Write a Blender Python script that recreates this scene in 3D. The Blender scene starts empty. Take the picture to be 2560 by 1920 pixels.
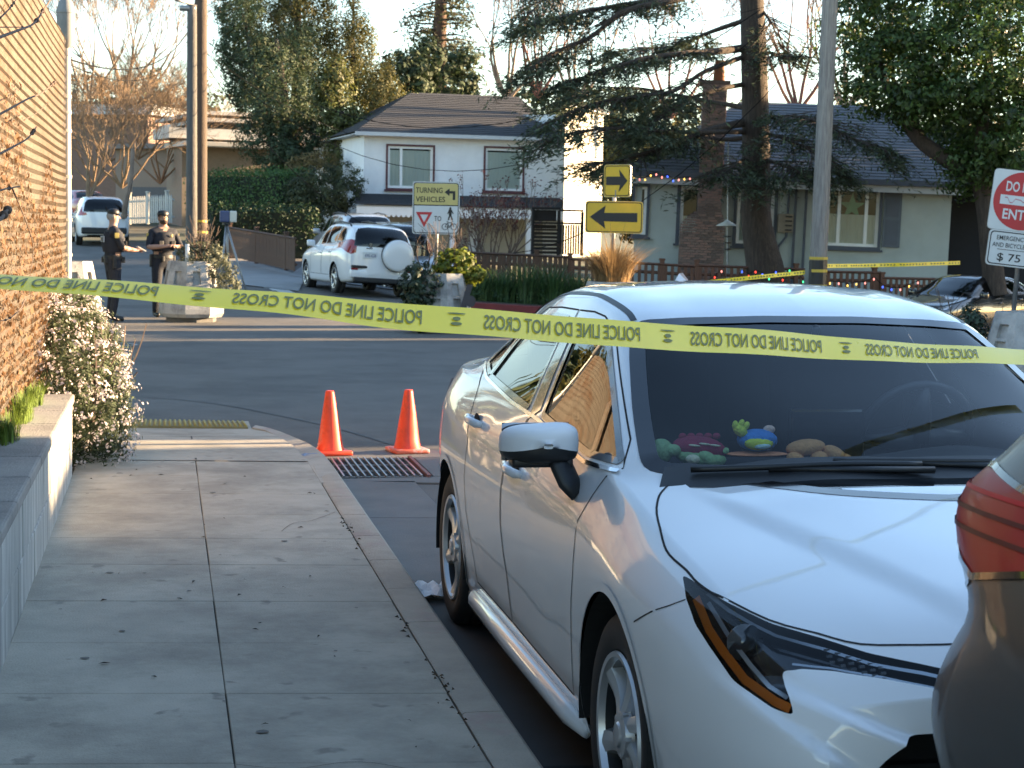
import bpy, bmesh, math, random, os
import numpy as np
from mathutils import Vector, Matrix, Euler
from mathutils.bvhtree import BVHTree
from mathutils.geometry import tessellate_polygon
R = math.radians
random.seed(7)
S = bpy.context.scene
COL = S.collection

# ------------------------------------------------------------------ camera
CAM_H, FPX, ROLL = 1.60, 4400.0, 0.018          # eye height, focal length in pixels of a 2560 px wide frame
PITCH, YAW = R(4.99), R(11.2)                   # down, to the right of the street axis (+Y)
def _v(a): return np.array(a, float)
FW = _v((math.sin(YAW)*math.cos(PITCH), math.cos(YAW)*math.cos(PITCH), -math.sin(PITCH)))
_r0 = _v((math.cos(YAW), -math.sin(YAW), 0)); _u0 = _v((math.sin(YAW)*math.sin(PITCH), math.cos(YAW)*math.sin(PITCH), math.cos(PITCH)))
RT = _r0*math.cos(ROLL)+_u0*math.sin(ROLL); UP = -_r0*math.sin(ROLL)+_u0*math.cos(ROLL)
camd = bpy.data.cameras.new('camera'); cam = bpy.data.objects.new('camera', camd); COL.objects.link(cam)
camd.sensor_width = 36; camd.lens = 36*FPX/2560; camd.clip_start = .05; camd.clip_end = 3000
M = Matrix((RT, UP, -FW)).transposed().to_4x4(); M.translation = (0, 0, CAM_H); cam.matrix_world = M
camd.dof.use_dof = True; camd.dof.focus_distance = 6.2; camd.dof.aperture_fstop = 13
S.camera = cam
# ------------------------------------------------------------------ sky and sun
SUN_AZ, SUN_EL = R(82), R(11)                  # azimuth from +Y towards +X
W = bpy.data.worlds.new('World'); S.world = W; W.use_nodes = True
nt = W.node_tree; nt.nodes.clear()
sky = nt.nodes.new('ShaderNodeTexSky'); sky.sky_type = 'NISHITA'; sky.sun_disc = False
sky.sun_elevation = SUN_EL; sky.sun_rotation = SUN_AZ
sky.altitude = 50; sky.air_density = 1.0; sky.dust_density = .4; sky.ozone_density = 1.5
bg = nt.nodes.new('ShaderNodeBackground'); bg.inputs['Strength'].default_value = 0.08
wo = nt.nodes.new('ShaderNodeOutputWorld')
nt.links.new(sky.outputs[0], bg.inputs[0]); nt.links.new(bg.outputs[0], wo.inputs[0])
sd = bpy.data.lights.new('sun', 'SUN'); sd.energy = 5.0; sd.angle = R(.6); sd.color = (1, .71, .41)
sun = bpy.data.objects.new('sun', sd); COL.objects.link(sun)
SUND = Vector((math.cos(SUN_EL)*math.sin(SUN_AZ), math.cos(SUN_EL)*math.cos(SUN_AZ), math.sin(SUN_EL)))
sun.rotation_euler = SUND.to_track_quat('Z', 'Y').to_euler()
S.view_settings.view_transform = 'Standard'; S.view_settings.look = 'None'
S.view_settings.exposure = 2.85; S.view_settings.gamma = 1; S.view_settings.use_curve_mapping = False
S.render.engine = 'CYCLES'
S.cycles.max_bounces = 8; S.cycles.transparent_max_bounces = 24; S.cycles.use_denoising = True
S.cycles.sample_clamp_indirect = 6; S.cycles.caustics_reflective = False; S.cycles.caustics_refractive = False

# ------------------------------------------------------------------ helpers
def ray(px, py): return FW + (px-1280)/FPX*RT + (960-py)/FPX*UP
def at_z(px, py, z=0.): d = ray(px, py); t = (z-CAM_H)/d[2]; return Vector((t*d[0], t*d[1], z))
def at_d(px, py, d): q = ray(px, py)*d; return Vector((q[0], q[1], q[2]+CAM_H))   # d metres along the optical axis
def gp(px, d): q = at_d(px, 960, d); return Vector((q.x, q.y, 0))
def sstep(a, b, x): t = min(1, max(0, (x-a)/(b-a))); return t*t*(3-2*t)
def terrain(x, y):
    lat = x*_r0[0]+y*_r0[1]; dep = x*FW[0]+y*FW[1]
    z = -.055*max(0., min(lat+3.2, 16))*sstep(27, 41, dep)
    z += .042*max(0., dep-40)*sstep(-2, -6.5, lat)*1.0 + .028*max(0., dep-46)*sstep(-6.5, -2, lat)*sstep(2, -2, lat)
    if dep > 62: z += .01*(dep-62)
    return z
def tv(x, y, dz=0.): return Vector((x, y, terrain(x, y)+dz))

MATS = {}
def nodes(m):
    m.use_nodes = True; t = m.node_tree; t.nodes.clear(); return t, (lambda k: t.nodes.new('ShaderNode'+k)), t.links.new
def c4(c): return (c[0], c[1], c[2], 1)
def mk(name, col, rough=.6, metal=0., var=.15, scale=6., bump=0., bscale=60., coat=0., spec=.5, col2=None, mix=(.45, .62), mscale=3., stretch=None,
       speck=None, transl=0., island=0., sheen=0., coatr=.03, detail=5., emit=None):
    """a procedural surface: base colour broken by large and small noise, optional second colour in patches, fine bump"""
    if name in MATS: return MATS[name]
    m = bpy.data.materials.new(name); t, N, L = nodes(m); MATS[name] = m
    o = N('OutputMaterial'); b = N('BsdfPrincipled'); tc = N('TexCoord')
    vec = tc.outputs['Object']
    if stretch:
        mp = N('Mapping'); mp.inputs['Scale'].default_value = stretch; L(vec, mp.inputs[0]); vec = mp.outputs[0]
    n1 = N('TexNoise'); n1.inputs['Scale'].default_value = scale; n1.inputs['Detail'].default_value = detail; n1.inputs['Roughness'].default_value = .65; L(vec, n1.inputs[0])
    base = N('RGB'); base.outputs[0].default_value = c4(col); cur = base.outputs[0]
    def mixc(f, a, bb, blend='MIX'):
        x = N('Mix'); x.data_type = 'RGBA'; x.blend_type = blend
        if isinstance(f, (int, float)): x.inputs[0].default_value = f
        else: L(f, x.inputs[0])
        for s, q in ((6, a), (7, bb)):
            if isinstance(q, tuple): x.inputs[s].default_value = c4(q)
            else: L(q, x.inputs[s])
        return x.outputs[2]
    def ramp(src, a, bb, lo=0., hi=1.):
        r = N('MapRange'); r.inputs[1].default_value = a; r.inputs[2].default_value = bb; r.inputs[3].default_value = lo; r.inputs[4].default_value = hi; L(src, r.inputs[0]); return r.outputs[0]
    if col2 is not None:
        n2 = N('TexNoise'); n2.inputs['Scale'].default_value = mscale; n2.inputs['Detail'].default_value = 6; n2.inputs['Roughness'].default_value = .7; L(vec, n2.inputs[0])
        cur = mixc(ramp(n2.outputs[0], mix[0], mix[1]), cur, tuple(col2))
    if var:
        g = ramp(n1.outputs[0], .25, .75, 1-var, 1+var); cb = N('CombineColor'); [L(g, cb.inputs[k]) for k in range(3)]
        cur = mixc(1., cur, cb.outputs[0], 'MULTIPLY')
    if island:
        ge = N('NewGeometry'); g = ramp(ge.outputs['Random Per Island'], 0, 1, 1-island, 1+island); cb = N('CombineColor'); [L(g, cb.inputs[k]) for k in range(3)]
        cur = mixc(1., cur, cb.outputs[0], 'MULTIPLY')
    if speck:
        vo = N('TexNoise'); vo.inputs['Scale'].default_value = speck[0]; vo.inputs['Detail'].default_value = 2; L(vec, vo.inputs[0])
        cur = mixc(ramp(vo.outputs[0], speck[1], speck[1]+.06), cur, tuple(speck[2]))
    L(cur, b.inputs['Base Color']); b.inputs['Metallic'].default_value = metal
    b.inputs['Specular IOR Level'].default_value = spec
    if not var: b.inputs['Roughness'].default_value = rough
    else: L(ramp(n1.outputs[0], .2, .8, max(.02, rough-.06 if rough > .1 else rough), min(1, rough+.06 if rough > .1 else rough)), b.inputs['Roughness'])
    if coat: b.inputs['Coat Weight'].default_value = coat; b.inputs['Coat Roughness'].default_value = coatr
    if bump:
        nb = N('TexNoise'); nb.inputs['Scale'].default_value = bscale; nb.inputs['Detail'].default_value = 4; L(vec, nb.inputs[0])
        bp = N('Bump'); bp.inputs['Strength'].default_value = min(1, bump); bp.inputs['Distance'].default_value = .02; L(nb.outputs[0], bp.inputs['Height']); L(bp.outputs[0], b.inputs['Normal'])
    if emit: b.inputs['Emission Color'].default_value = c4(emit[:3]); b.inputs['Emission Strength'].default_value = emit[3]
    sh = b.outputs[0]
    if transl:
        tr = N('BsdfTranslucent'); L(cur, tr.inputs[0]); mx = N('MixShader'); mx.inputs[0].default_value = transl; L(sh, mx.inputs[1]); L(tr.outputs[0], mx.inputs[2]); sh = mx.outputs[0]
    L(sh, o.inputs[0]); return m
def glassy(name, tint, alpha, rough=.0, refl=1.0, ior=1.5):
    """thin sheet of glass: fresnel mirror over a tinted see-through"""
    if name in MATS: return MATS[name]
    m = bpy.data.materials.new(name); t, N, L = nodes(m); MATS[name] = m
    o = N('OutputMaterial'); tr = N('BsdfTransparent'); tr.inputs[0].default_value = c4(tint)
    df = N('BsdfDiffuse'); df.inputs[0].default_value = (tint[0]*.03, tint[1]*.03, tint[2]*.03, 1)
    mx = N('MixShader'); mx.inputs[0].default_value = alpha; L(tr.outputs[0], mx.inputs[1]); L(df.outputs[0], mx.inputs[2])
    gl = N('BsdfGlossy'); gl.inputs['Roughness'].default_value = rough; gl.inputs[0].default_value = (refl, refl, refl, 1)
    fr = N('Fresnel'); fr.inputs[0].default_value = ior
    m2 = N('MixShader'); L(fr.outputs[0], m2.inputs[0]); L(mx.outputs[0], m2.inputs[1]); L(gl.outputs[0], m2.inputs[2]); L(m2.outputs[0], o.inputs[0]); return m

class MB:
    """collects faces for one mesh"""
    def __init__(s): s.v = []; s.f = []; s.m = []; s.cur = 0
    def add(s, vs, fs):
        o = len(s.v); s.v += [tuple(p) for p in vs]; s.f += [tuple(i+o for i in f) for f in fs]; s.m += [s.cur]*len(fs); return s
    def box(s, c, d, rz=0., top=None, mat=None):
        x, y, z = (k/2 for k in d); tx, ty = top if top else (1, 1)
        p = [(-x, -y, -z), (x, -y, -z), (x, y, -z), (-x, y, -z), (-x*tx, -y*ty, z), (x*tx, -y*ty, z), (x*tx, y*ty, z), (-x*tx, y*ty, z)]
        mt = mat if mat else Matrix.Rotation(rz, 3, 'Z')
        p = [tuple(mt @ Vector(q)+Vector(c)) for q in p]
        return s.add(p, [(0, 3, 2, 1), (4, 5, 6, 7), (0, 1, 5, 4), (1, 2, 6, 5), (2, 3, 7, 6), (3, 0, 4, 7)])
    def rbox(s, c, d, r, rz=0., mat=None):
        """box with chamfered edges"""
        x, y, z = (k/2 for k in d); r = min(r, x*.9, y*.9, z*.9); vs = []; fs = []
        mt = mat if mat else Matrix.Rotation(rz, 3, 'Z')
        bm = bmesh.new(); bmesh.ops.create_cube(bm, size=1)
        for q in bm.verts: q.co = Vector((q.co.x*2*x, q.co.y*2*y, q.co.z*2*z))
        bmesh.ops.bevel(bm, geom=bm.edges[:], offset=r, segments=2, affect='EDGES', profile=.6)
        bm.verts.index_update(); vs = [tuple(mt @ q.co+Vector(c)) for q in bm.verts]; fs = [tuple(q.index for q in f.verts) for f in bm.faces]; bm.free()
        return s.add(vs, fs)
    def tube(s, pts, rad, n=8, cap=True, squash=None):
        pts = [Vector(p) for p in pts]; k = len(pts)
        if not hasattr(rad, '__len__'): rad = [rad]*k
        ref = Vector((0, 0, 1)) if abs((pts[-1]-pts[0]).normalized().z) < .9 else Vector((1, 0, 0)); vs = []; fs = []; a = None
        for i, p in enumerate(pts):
            t = (pts[min(i+1, k-1)]-pts[max(i-1, 0)])
            t = t.normalized() if t.length > 1e-9 else Vector((0, 0, 1))
            a = (ref - t*ref.dot(t)); a = a.normalized() if a.length > 1e-6 else Vector((1, 0, 0)); b = t.cross(a); ref = a
            for j in range(n):
                g = 2*math.pi*j/n; vs.append(p+(a*math.cos(g)*(squash or 1)+b*math.sin(g))*rad[i])
        for i in range(k-1):
            for j in range(n): fs.append((i*n+j, i*n+(j+1) % n, (i+1)*n+(j+1) % n, (i+1)*n+j))
        if cap: fs += [tuple(range(n))[::-1], tuple((k-1)*n+j for j in range(n))]
        return s.add(vs, fs)
    def lathe(s, prof, n=24, o=(0, 0, 0), axis='Z', closed=False, cap=True):
        vs = []; fs = []; o = Vector(o)
        for r, h in prof:
            for j in range(n):
                g = 2*math.pi*j/n; c, d = r*math.cos(g), r*math.sin(g)
                vs.append(o+Vector({'Z': (c, d, h), 'X': (h, c, d), 'Y': (d, h, c)}[axis]))
        k = len(prof)
        for i in range(k if closed else k-1):
            i2 = (i+1) % k
            for j in range(n): fs.append((i*n+j, i*n+(j+1) % n, i2*n+(j+1) % n, i2*n+j))
        if not closed and cap:
            if prof[0][0] > 1e-4: fs.append(tuple(range(n))[::-1])
            if prof[-1][0] > 1e-4: fs.append(tuple((k-1)*n+j for j in range(n)))
        return s.add(vs, fs)
    def prism(s, poly, h, mt=None, z0=0.):
        """outline in the local XY plane pulled to z0..z0+h, placed by matrix mt"""
        n = len(poly); mt = mt or Matrix.Identity(4)
        vs = [mt @ Vector((x, y, z0)) for x, y in poly]+[mt @ Vector((x, y, z0+h)) for x, y in poly]
        tri = tessellate_polygon([[Vector((x, y, 0)) for x, y in poly]])
        ar = sum(poly[i][0]*poly[(i+1) % n][1]-poly[(i+1) % n][0]*poly[i][1] for i in range(n))
        fs = []
        for a in tri:
            q = [poly[i] for i in a]; cr = (q[1][0]-q[0][0])*(q[2][1]-q[0][1])-(q[1][1]-q[0][1])*(q[2][0]-q[0][0])
            a = tuple(a) if cr > 0 else tuple(a)[::-1]
            fs.append(a[::-1]); fs.append(tuple(i+n for i in a))
        for i in range(n):
            j = (i+1) % n; fs.append((i, j, j+n, i+n) if ar > 0 else (j, i, i+n, j+n))
        return s.add(vs, fs)
    def sheet(s, nu, nv, fn):
        vs = [fn(i/(nu-1), j/(nv-1)) for i in range(nu) for j in range(nv)]
        return s.add(vs, [(i*nv+j, (i+1)*nv+j, (i+1)*nv+j+1, i*nv+j+1) for i in range(nu-1) for j in range(nv-1)])
    def ball(s, c, r, nu=10, nv=8, sx=1, sy=1, sz=1, mat=None):
        vs = []; fs = []; c = Vector(c)
        for i in range(nv+1):
            ph = math.pi*i/nv
            for j in range(nu):
                g = 2*math.pi*j/nu; q = Vector((r*sx*math.sin(ph)*math.cos(g), r*sy*math.sin(ph)*math.sin(g), r*sz*math.cos(ph)))
                vs.append((mat @ q if mat else q)+c)
        for i in range(nv):
            for j in range(nu): fs.append((i*nu+j, (i+1)*nu+j, (i+1)*nu+(j+1) % nu, i*nu+(j+1) % nu))
        return s.add(vs, fs)
    def mesh(s, name, mats, smooth=False):
        me = bpy.data.meshes.new(name); me.from_pydata(s.v, [], s.f)
        for m in (mats if isinstance(mats, (list, tuple)) else [mats]): me.materials.append(m)
        if isinstance(mats, (list, tuple)) and len(mats) > 1: me.polygons.foreach_set('material_index', s.m)
        if smooth: me.polygons.foreach_set('use_smooth', [True]*len(me.polygons))
        me.update(); return me
def link(name, me, parent=None):
    o = bpy.data.objects.new(name, me); COL.objects.link(o)
    if parent is not None: o.parent = parent
    return o
def autosmooth(me, ang=35):
    me.polygons.foreach_set('use_smooth', [True]*len(me.polygons))
    try: me.set_sharp_from_angle(angle=R(ang))
    except Exception: pass
def obj(name, mb, mats, parent=None, smooth=False, ang=None):
    me = mb.mesh(name, mats, smooth)
    if ang: autosmooth(me, ang)
    return link(name, me, parent)
def tag(o, label=None, cat=None, group=None, kind=None):
    for k, q in (('label', label), ('category', cat), ('group', group), ('kind', kind)):
        if q: o[k] = q
    return o
def thing(name, label, cat, loc=(0, 0, 0), rz=0., group=None):
    o = bpy.data.objects.new(name, None); COL.objects.link(o); o.location = loc; o.rotation_euler = (0, 0, rz); o.empty_display_size = .1
    return tag(o, label, cat, group)
def copy_tree(o, parent=None):
    c = o.copy(); COL.objects.link(c); c.parent = parent
    for ch in list(o.children): copy_tree(ch, c)
    return c
_fonts = {}
def text2d(txt, size=1., bold=0., space=1.):
    """flat lettering as (verts, faces), origin at its left baseline"""
    cu = bpy.data.curves.new('t', 'FONT'); cu.body = txt; cu.size = size; cu.offset = bold; cu.space_character = space; cu.resolution_u = 3
    ob = bpy.data.objects.new('t', cu); COL.objects.link(ob); bpy.context.view_layer.update()
    me = ob.to_mesh(); vs = [tuple(v.co) for v in me.vertices]; fs = [tuple(p.vertices) for p in me.polygons]; ob.to_mesh_clear()
    bpy.data.objects.remove(ob); bpy.data.curves.remove(cu); return vs, fs
def lettering(mb, txt, mt, h, width=None, bold=0., center=True):
    """puts text of cap height h (and total width) in the local XY plane of mt"""
    vs, fs = text2d(txt, 1., bold); xs = [v[0] for v in vs]; ys = [v[1] for v in vs]
    x0, x1, y0, y1 = min(xs), max(xs), min(ys), max(ys); sy = h/(y1-y0); sx = width/(x1-x0) if width else sy
    ox = (x0+x1)/2 if center else x0; oy = (y0+y1)/2 if center else y0
    mb.add([mt @ Vector(((x-ox)*sx, (y-oy)*sy, 0)) for x, y, z in vs], fs)
# ---- foliage
def cards(name, P, Nrm, size, asp, mat, parent=None, rng=None, curl=.25, along=None, shape='leaf'):
    """many small leaf faces: P (n,3) places, Nrm (n,3) rough facing, size (n,)"""
    n = len(P); rng = rng or np.random.default_rng(1)
    d = rng.normal(size=(n, 3)) if along is None else along
    Nrm = Nrm/np.maximum(1e-6, np.linalg.norm(Nrm, axis=1, keepdims=True))
    t = d-Nrm*(d*Nrm).sum(1, keepdims=True); t /= np.maximum(1e-6, np.linalg.norm(t, axis=1, keepdims=True)); b = np.cross(Nrm, t)
    s = size[:, None]; w = s*asp
    V = np.stack([P-t*s*.5, P+b*w*.5+Nrm*w*curl*.3, P+t*s*.5-Nrm*s*curl*.4, P-b*w*.5+Nrm*w*curl*.3], 1).reshape(-1, 3)
    me = bpy.data.meshes.new(name); me.vertices.add(4*n); me.vertices.foreach_set('co', V.ravel().astype('f'))
    me.loops.add(4*n); me.loops.foreach_set('vertex_index', np.arange(4*n)); me.polygons.add(n)
    me.polygons.foreach_set('loop_start', np.arange(n)*4); me.polygons.foreach_set('loop_total', np.full(n, 4)); me.materials.append(mat); me.update(); me.validate()
    return link(name, me, parent)
def clumps(rng, env, nc, npc, cr, flat=.7):
    """points gathered in clumps; env(rng, k) gives clump centres and outward directions"""
    C, D = env(rng, nc); P = np.repeat(C, npc, 0); Dn = np.repeat(D, npc, 0)
    q = rng.normal(size=P.shape); q /= np.linalg.norm(q, axis=1, keepdims=True); r = rng.random((len(P), 1))**.5
    sc = np.repeat(rng.uniform(.6, 1.3, (nc, 1)), npc, 0)*cr
    off = q*r*sc*np.array([1, 1, flat]); return P+off, Dn*.6+q+np.array([0, 0, .35])
def ellip(c, r, lo=.35, zmin=-9):
    c = np.array(c); r = np.array(r)
    def env(rng, k):
        q = rng.normal(size=(k*3, 3)); q /= np.linalg.norm(q, axis=1, keepdims=True); q = q[q[:, 2] > zmin][:k]
        t = rng.uniform(lo**3, 1, (len(q), 1))**(1/3); 
        while len(q) < k: q = np.concatenate([q, q])[:k]; t = np.concatenate([t, t])[:k]
        return c+q*t*r, q
    return env
def multi(envs, wts):
    def env(rng, k):
        w = np.array(wts, float); ks = np.maximum(1, (w/w.sum()*k).astype(int)); ks[0] += k-ks.sum()
        A, B = zip(*[e(rng, n) for e, n in zip(envs, ks)]); return np.concatenate(A), np.concatenate(B)
    return env
def grow(mb, p, d, length, r, depth, rng, bend=.25, nb=(2, 3), spread=.6, shrink=.68, seg=4, sides=5, up=.1, rmin=.004, tips=None, gravity=0.):
    """recursive bare branching"""
    pts = [p.copy()]; rad = [r]; dd = d.normalized()
    for i in range(seg):
        dd = (dd+Vector((rng.uniform(-1, 1), rng.uniform(-1, 1), rng.uniform(-1, 1)))*bend*.5+Vector((0, 0, up-gravity))).normalized()
        p = p+dd*length/seg; pts.append(p.copy()); rad.append(max(rmin, r*(1-.42*(i+1)/seg)))
    mb.tube(pts, rad, max(3, sides), cap=False)
    if depth <= 0:
        if tips is not None: tips.append((p.copy(), dd.copy()))
        return
    for k in range(rng.randint(*nb)):
        i = rng.randint(max(1, seg-2), seg) if k else seg
        ax = Vector((rng.uniform(-1, 1), rng.uniform(-1, 1), rng.uniform(-1, 1))); nd = (dd+ax.normalized()*spread*rng.uniform(.6, 1.25)).normalized()
        grow(mb, pts[i], nd, length*shrink*rng.uniform(.75, 1.2), rad[i]*(.78 if k == 0 else .62), depth-1, rng, bend, nb, spread, shrink, max(2, seg-1), max(3, sides-1), up, rmin, tips, gravity)
def spline(pts, n):
    """smooth curve through control points"""
    P = [Vector(p) for p in pts]; out = []; k = len(P)
    for i in range(k-1):
        a, b, c, d = P[max(0, i-1)], P[i], P[i+1], P[min(k-1, i+2)]
        for j in range(n):
            t = j/n; out.append(.5*((2*b)+(c-a)*t+(2*a-5*b+4*c-d)*t*t+(3*b-a-3*c+d)*t**3))
    return out+[P[-1]]
def pchip(xs, ys, q):
    """monotone cubic through (xs, ys) (ys may be (n,m)) at q"""
    xs = np.asarray(xs, float); ys = np.asarray(ys, float); q = np.clip(np.asarray(q, float), xs[0], xs[-1]); one = ys.ndim == 1
    if one: ys = ys[:, None]
    h = np.diff(xs)[:, None]; d = np.diff(ys, axis=0)/h; m = np.zeros_like(ys)
    if len(xs) > 2:
        w1, w2 = 2*h[1:]+h[:-1], h[1:]+2*h[:-1]; s = d[:-1]*d[1:] > 0
        with np.errstate(all='ignore'): m[1:-1] = np.where(s, (w1+w2)/(w1/np.where(d[:-1] == 0, 1, d[:-1])+w2/np.where(d[1:] == 0, 1, d[1:])), 0)
    m[0] = d[0]; m[-1] = d[-1]
    i = np.clip(np.searchsorted(xs, q, 'right')-1, 0, len(xs)-2); t = ((q-xs[i])/h[i, 0])[:, None]; hh = h[i]
    r = (2*t**3-3*t**2+1)*ys[i]+(t**3-2*t**2+t)*hh*m[i]+(-2*t**3+3*t**2)*ys[i+1]+(t**3-t**2)*hh*m[i+1]
    return r[:, 0] if one else r
def inpoly(x, y, poly):
    c = False; n = len(poly); j = n-1
    for i in range(n):
        if (poly[i][1] > y) != (poly[j][1] > y) and x < (poly[j][0]-poly[i][0])*(y-poly[i][1])/(poly[j][1]-poly[i][1])+poly[i][0]: c = not c
        j = i
    return c

# ------------------------------------------------------------------ vehicles: lofted bodies cut into panels
def _loft(st, sharp, nu, seg, wtab, bow, half_w, L):
    us = np.array([s[0] for s in st]); Q = np.array([[c for p in s[1] for c in p] for s in st])
    a = np.concatenate([np.linspace(0, 1, 14)**2*.25, np.linspace(.25, L-.3, nu)[1:], L-.3*np.linspace(1, 0, 12)[1:]**2])
    G = pchip(us, Q, a).reshape(len(a), -1, 2); K = G.shape[1]; out = []
    for k in range(K-1):
        p, q = G[:, k], G[:, k+1]; pp = G[:, max(k-1, 0)]; qq = G[:, min(k+2, K-1)].copy()
        if k+2 > K-1: qq = q+np.array([-1, 1])*(q-G[:, K-2])*np.array([-1, -1])*np.array([-1, 1])  # mirrored across the centre
        d = q-p; m0 = d*(1-sharp[k])+(q-pp)*.5*sharp[k] if k else d; m1 = d*(1-sharp[k+1])+(qq-p)*.5*sharp[k+1]
        for j in range(seg[k]+(1 if k == K-2 else 0)):
            t = j/seg[k]; out.append((2*t**3-3*t**2+1)*p+(t**3-2*t**2+t)*m0+(-2*t**3+3*t**2)*q+(t**3-t**2)*m1)
    P = np.stack(out, 1); x = P[..., 0].copy(); x[:, -1] = 0
    w = pchip([t[0] for t in wtab], [t[1] for t in wtab], a)[:, None]
    y = a[:, None]+w*bow*(x/half_w)**2.3
    return np.stack([x, y, P[..., 1]], -1)          # (nu, ns, 3), right-hand half from sill to centre
def body_bm(st, sharp, nu, seg, wtab, bow, half_w, L, bulge=(.03, .03), zc=.5):
    H = _loft(st, sharp, nu, seg, wtab, bow, half_w, L); Lh = H[:, ::-1][:, 1:].copy(); Lh[..., 0] *= -1
    G = np.concatenate([H, Lh], 1); n, m = G.shape[:2]
    bm = bmesh.new(); V = [[bm.verts.new(G[i, j]) for j in range(m)] for i in range(n)]
    for i in range(n-1):
        for j in range(m-1): bm.faces.new((V[i][j], V[i][j+1], V[i+1][j+1], V[i+1][j]))
    for end, sg in ((0, -1), (n-1, 1)):
        ring = V[end]; C = Vector((0, 0, zc)); prev = ring
        for k in (.97, .94, .91, .88, .85, .82, .79, .75, .7, .62, .5, .3):
            new = []
            for q in ring:
                p = q.co; c = Vector((p.x*k, 0, C.z+(p.z-C.z)*k)); w = wtab[0][1] if end == 0 else wtab[-1][1]; u0 = 0 if end == 0 else L
                c.y = u0+w*bow*(abs(c.x)/half_w)**2.3+sg*bulge[0 if end == 0 else 1]*(1-k*k); new.append(bm.verts.new(c))
            for j in range(m-1): bm.faces.new((prev[j], prev[j+1], new[j+1], new[j]))
            bm.faces.new((prev[m-1], prev[0], new[0], new[m-1])); prev = new
        c = bm.verts.new((0, (0 if end == 0 else L)+sg*bulge[0 if end == 0 else 1], C.z))
        for j in range(m): bm.faces.new((prev[j], prev[(j+1) % m], c))
    bmesh.ops.recalc_face_normals(bm, faces=bm.faces[:]); bm.faces.layers.int.new('reg'); return bm
AX = {'side': (1, 2, 0), 'front': (0, 2, 1), 'top': (0, 1, 2)}
def cut(bm, poly, view, filt, reg, only=0):
    """cuts the outline poly (seen in `view`) out of the skin and marks the faces inside as region reg"""
    a, b, c = AX[view]; lay = bm.faces.layers.int['reg']
    x0, x1 = min(p[0] for p in poly)-.03, max(p[0] for p in poly)+.03; y0, y1 = min(p[1] for p in poly)-.03, max(p[1] for p in poly)+.03
    def near(f):
        q = f.calc_center_median(); return x0 < q[a] < x1 and y0 < q[b] < y1 and f[lay] == only and filt(q)
    cand = [f for f in bm.faces if near(f)]; n = len(poly); info = {}
    def inf(f):
        r = info.get(f)
        if r is None:
            P = [(v.co[a], v.co[b]) for v in f.verts]; x = sum(p[0] for p in P)/len(P); y = sum(p[1] for p in P)/len(P)
            r = info[f] = (x, y, max(abs(p[0]-x)+abs(p[1]-y) for p in P), P)
        return r
    for i in range(n):
        p, q = poly[i], poly[(i+1) % n]; dx, dy = q[0]-p[0], q[1]-p[1]; ln = math.hypot(dx, dy)
        if ln < 1e-6: continue
        sel = []; nn = (-dy/ln, dx/ln); tx, ty = dx/ln, dy/ln
        for f in cand:
            x, y, rr, P = info.get(f) or inf(f); x -= p[0]; y -= p[1]
            if abs(x*nn[0]+y*nn[1]) > rr or not -rr < x*tx+y*ty < ln+rr: continue
            if not f.is_valid: continue
            D = [(v[0]-p[0])*nn[0]+(v[1]-p[1])*nn[1] for v in P]; T = [(v[0]-p[0])*tx+(v[1]-p[1])*ty for v in P]
            if min(D) < -1e-5 and max(D) > 1e-5 and max(T) > -1e-4 and min(T) < ln+1e-4: sel.append(f)
        if not sel: continue
        co = [0, 0, 0]; no = [0, 0, 0]; co[a], co[b] = p; no[a], no[b] = nn
        geom = list({e for f in sel for e in f.edges})+list({v for f in sel for v in f.verts})+sel
        for f in sel: info.pop(f, None)
        r = bmesh.ops.bisect_plane(bm, geom=geom, plane_co=co, plane_no=no, dist=1e-5)
        bad = set(sel); cand = [f for f in cand if f.is_valid and f not in bad]; cand += list({g for g in r['geom'] if isinstance(g, bmesh.types.BMFace)})
    k = 0
    for f in cand:
        if f.is_valid and f[lay] == only:
            q = f.calc_center_median()
            if inpoly(q[a], q[b], poly): f[lay] = reg; k += 1
    return k
def region_mesh(bm, reg, name, mats, off=0.):
    lay = bm.faces.layers.int['reg']; idx = {}; vs = []; fs = []
    for f in bm.faces:
        if f[lay] != reg: continue
        t = []
        for v in f.verts:
            if v not in idx: idx[v] = len(vs); vs.append(v.co+v.normal*off)
            t.append(idx[v])
        fs.append(tuple(t))
    mb = MB(); mb.add(vs, fs); me = mb.mesh(name, mats, True)
    try:                                            # keep the shading of the uncut skin across seams
        nr = [tuple(v.normal) for v in idx]; me.normals_split_custom_set_from_vertices(nr)
    except Exception: pass
    return me
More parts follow.
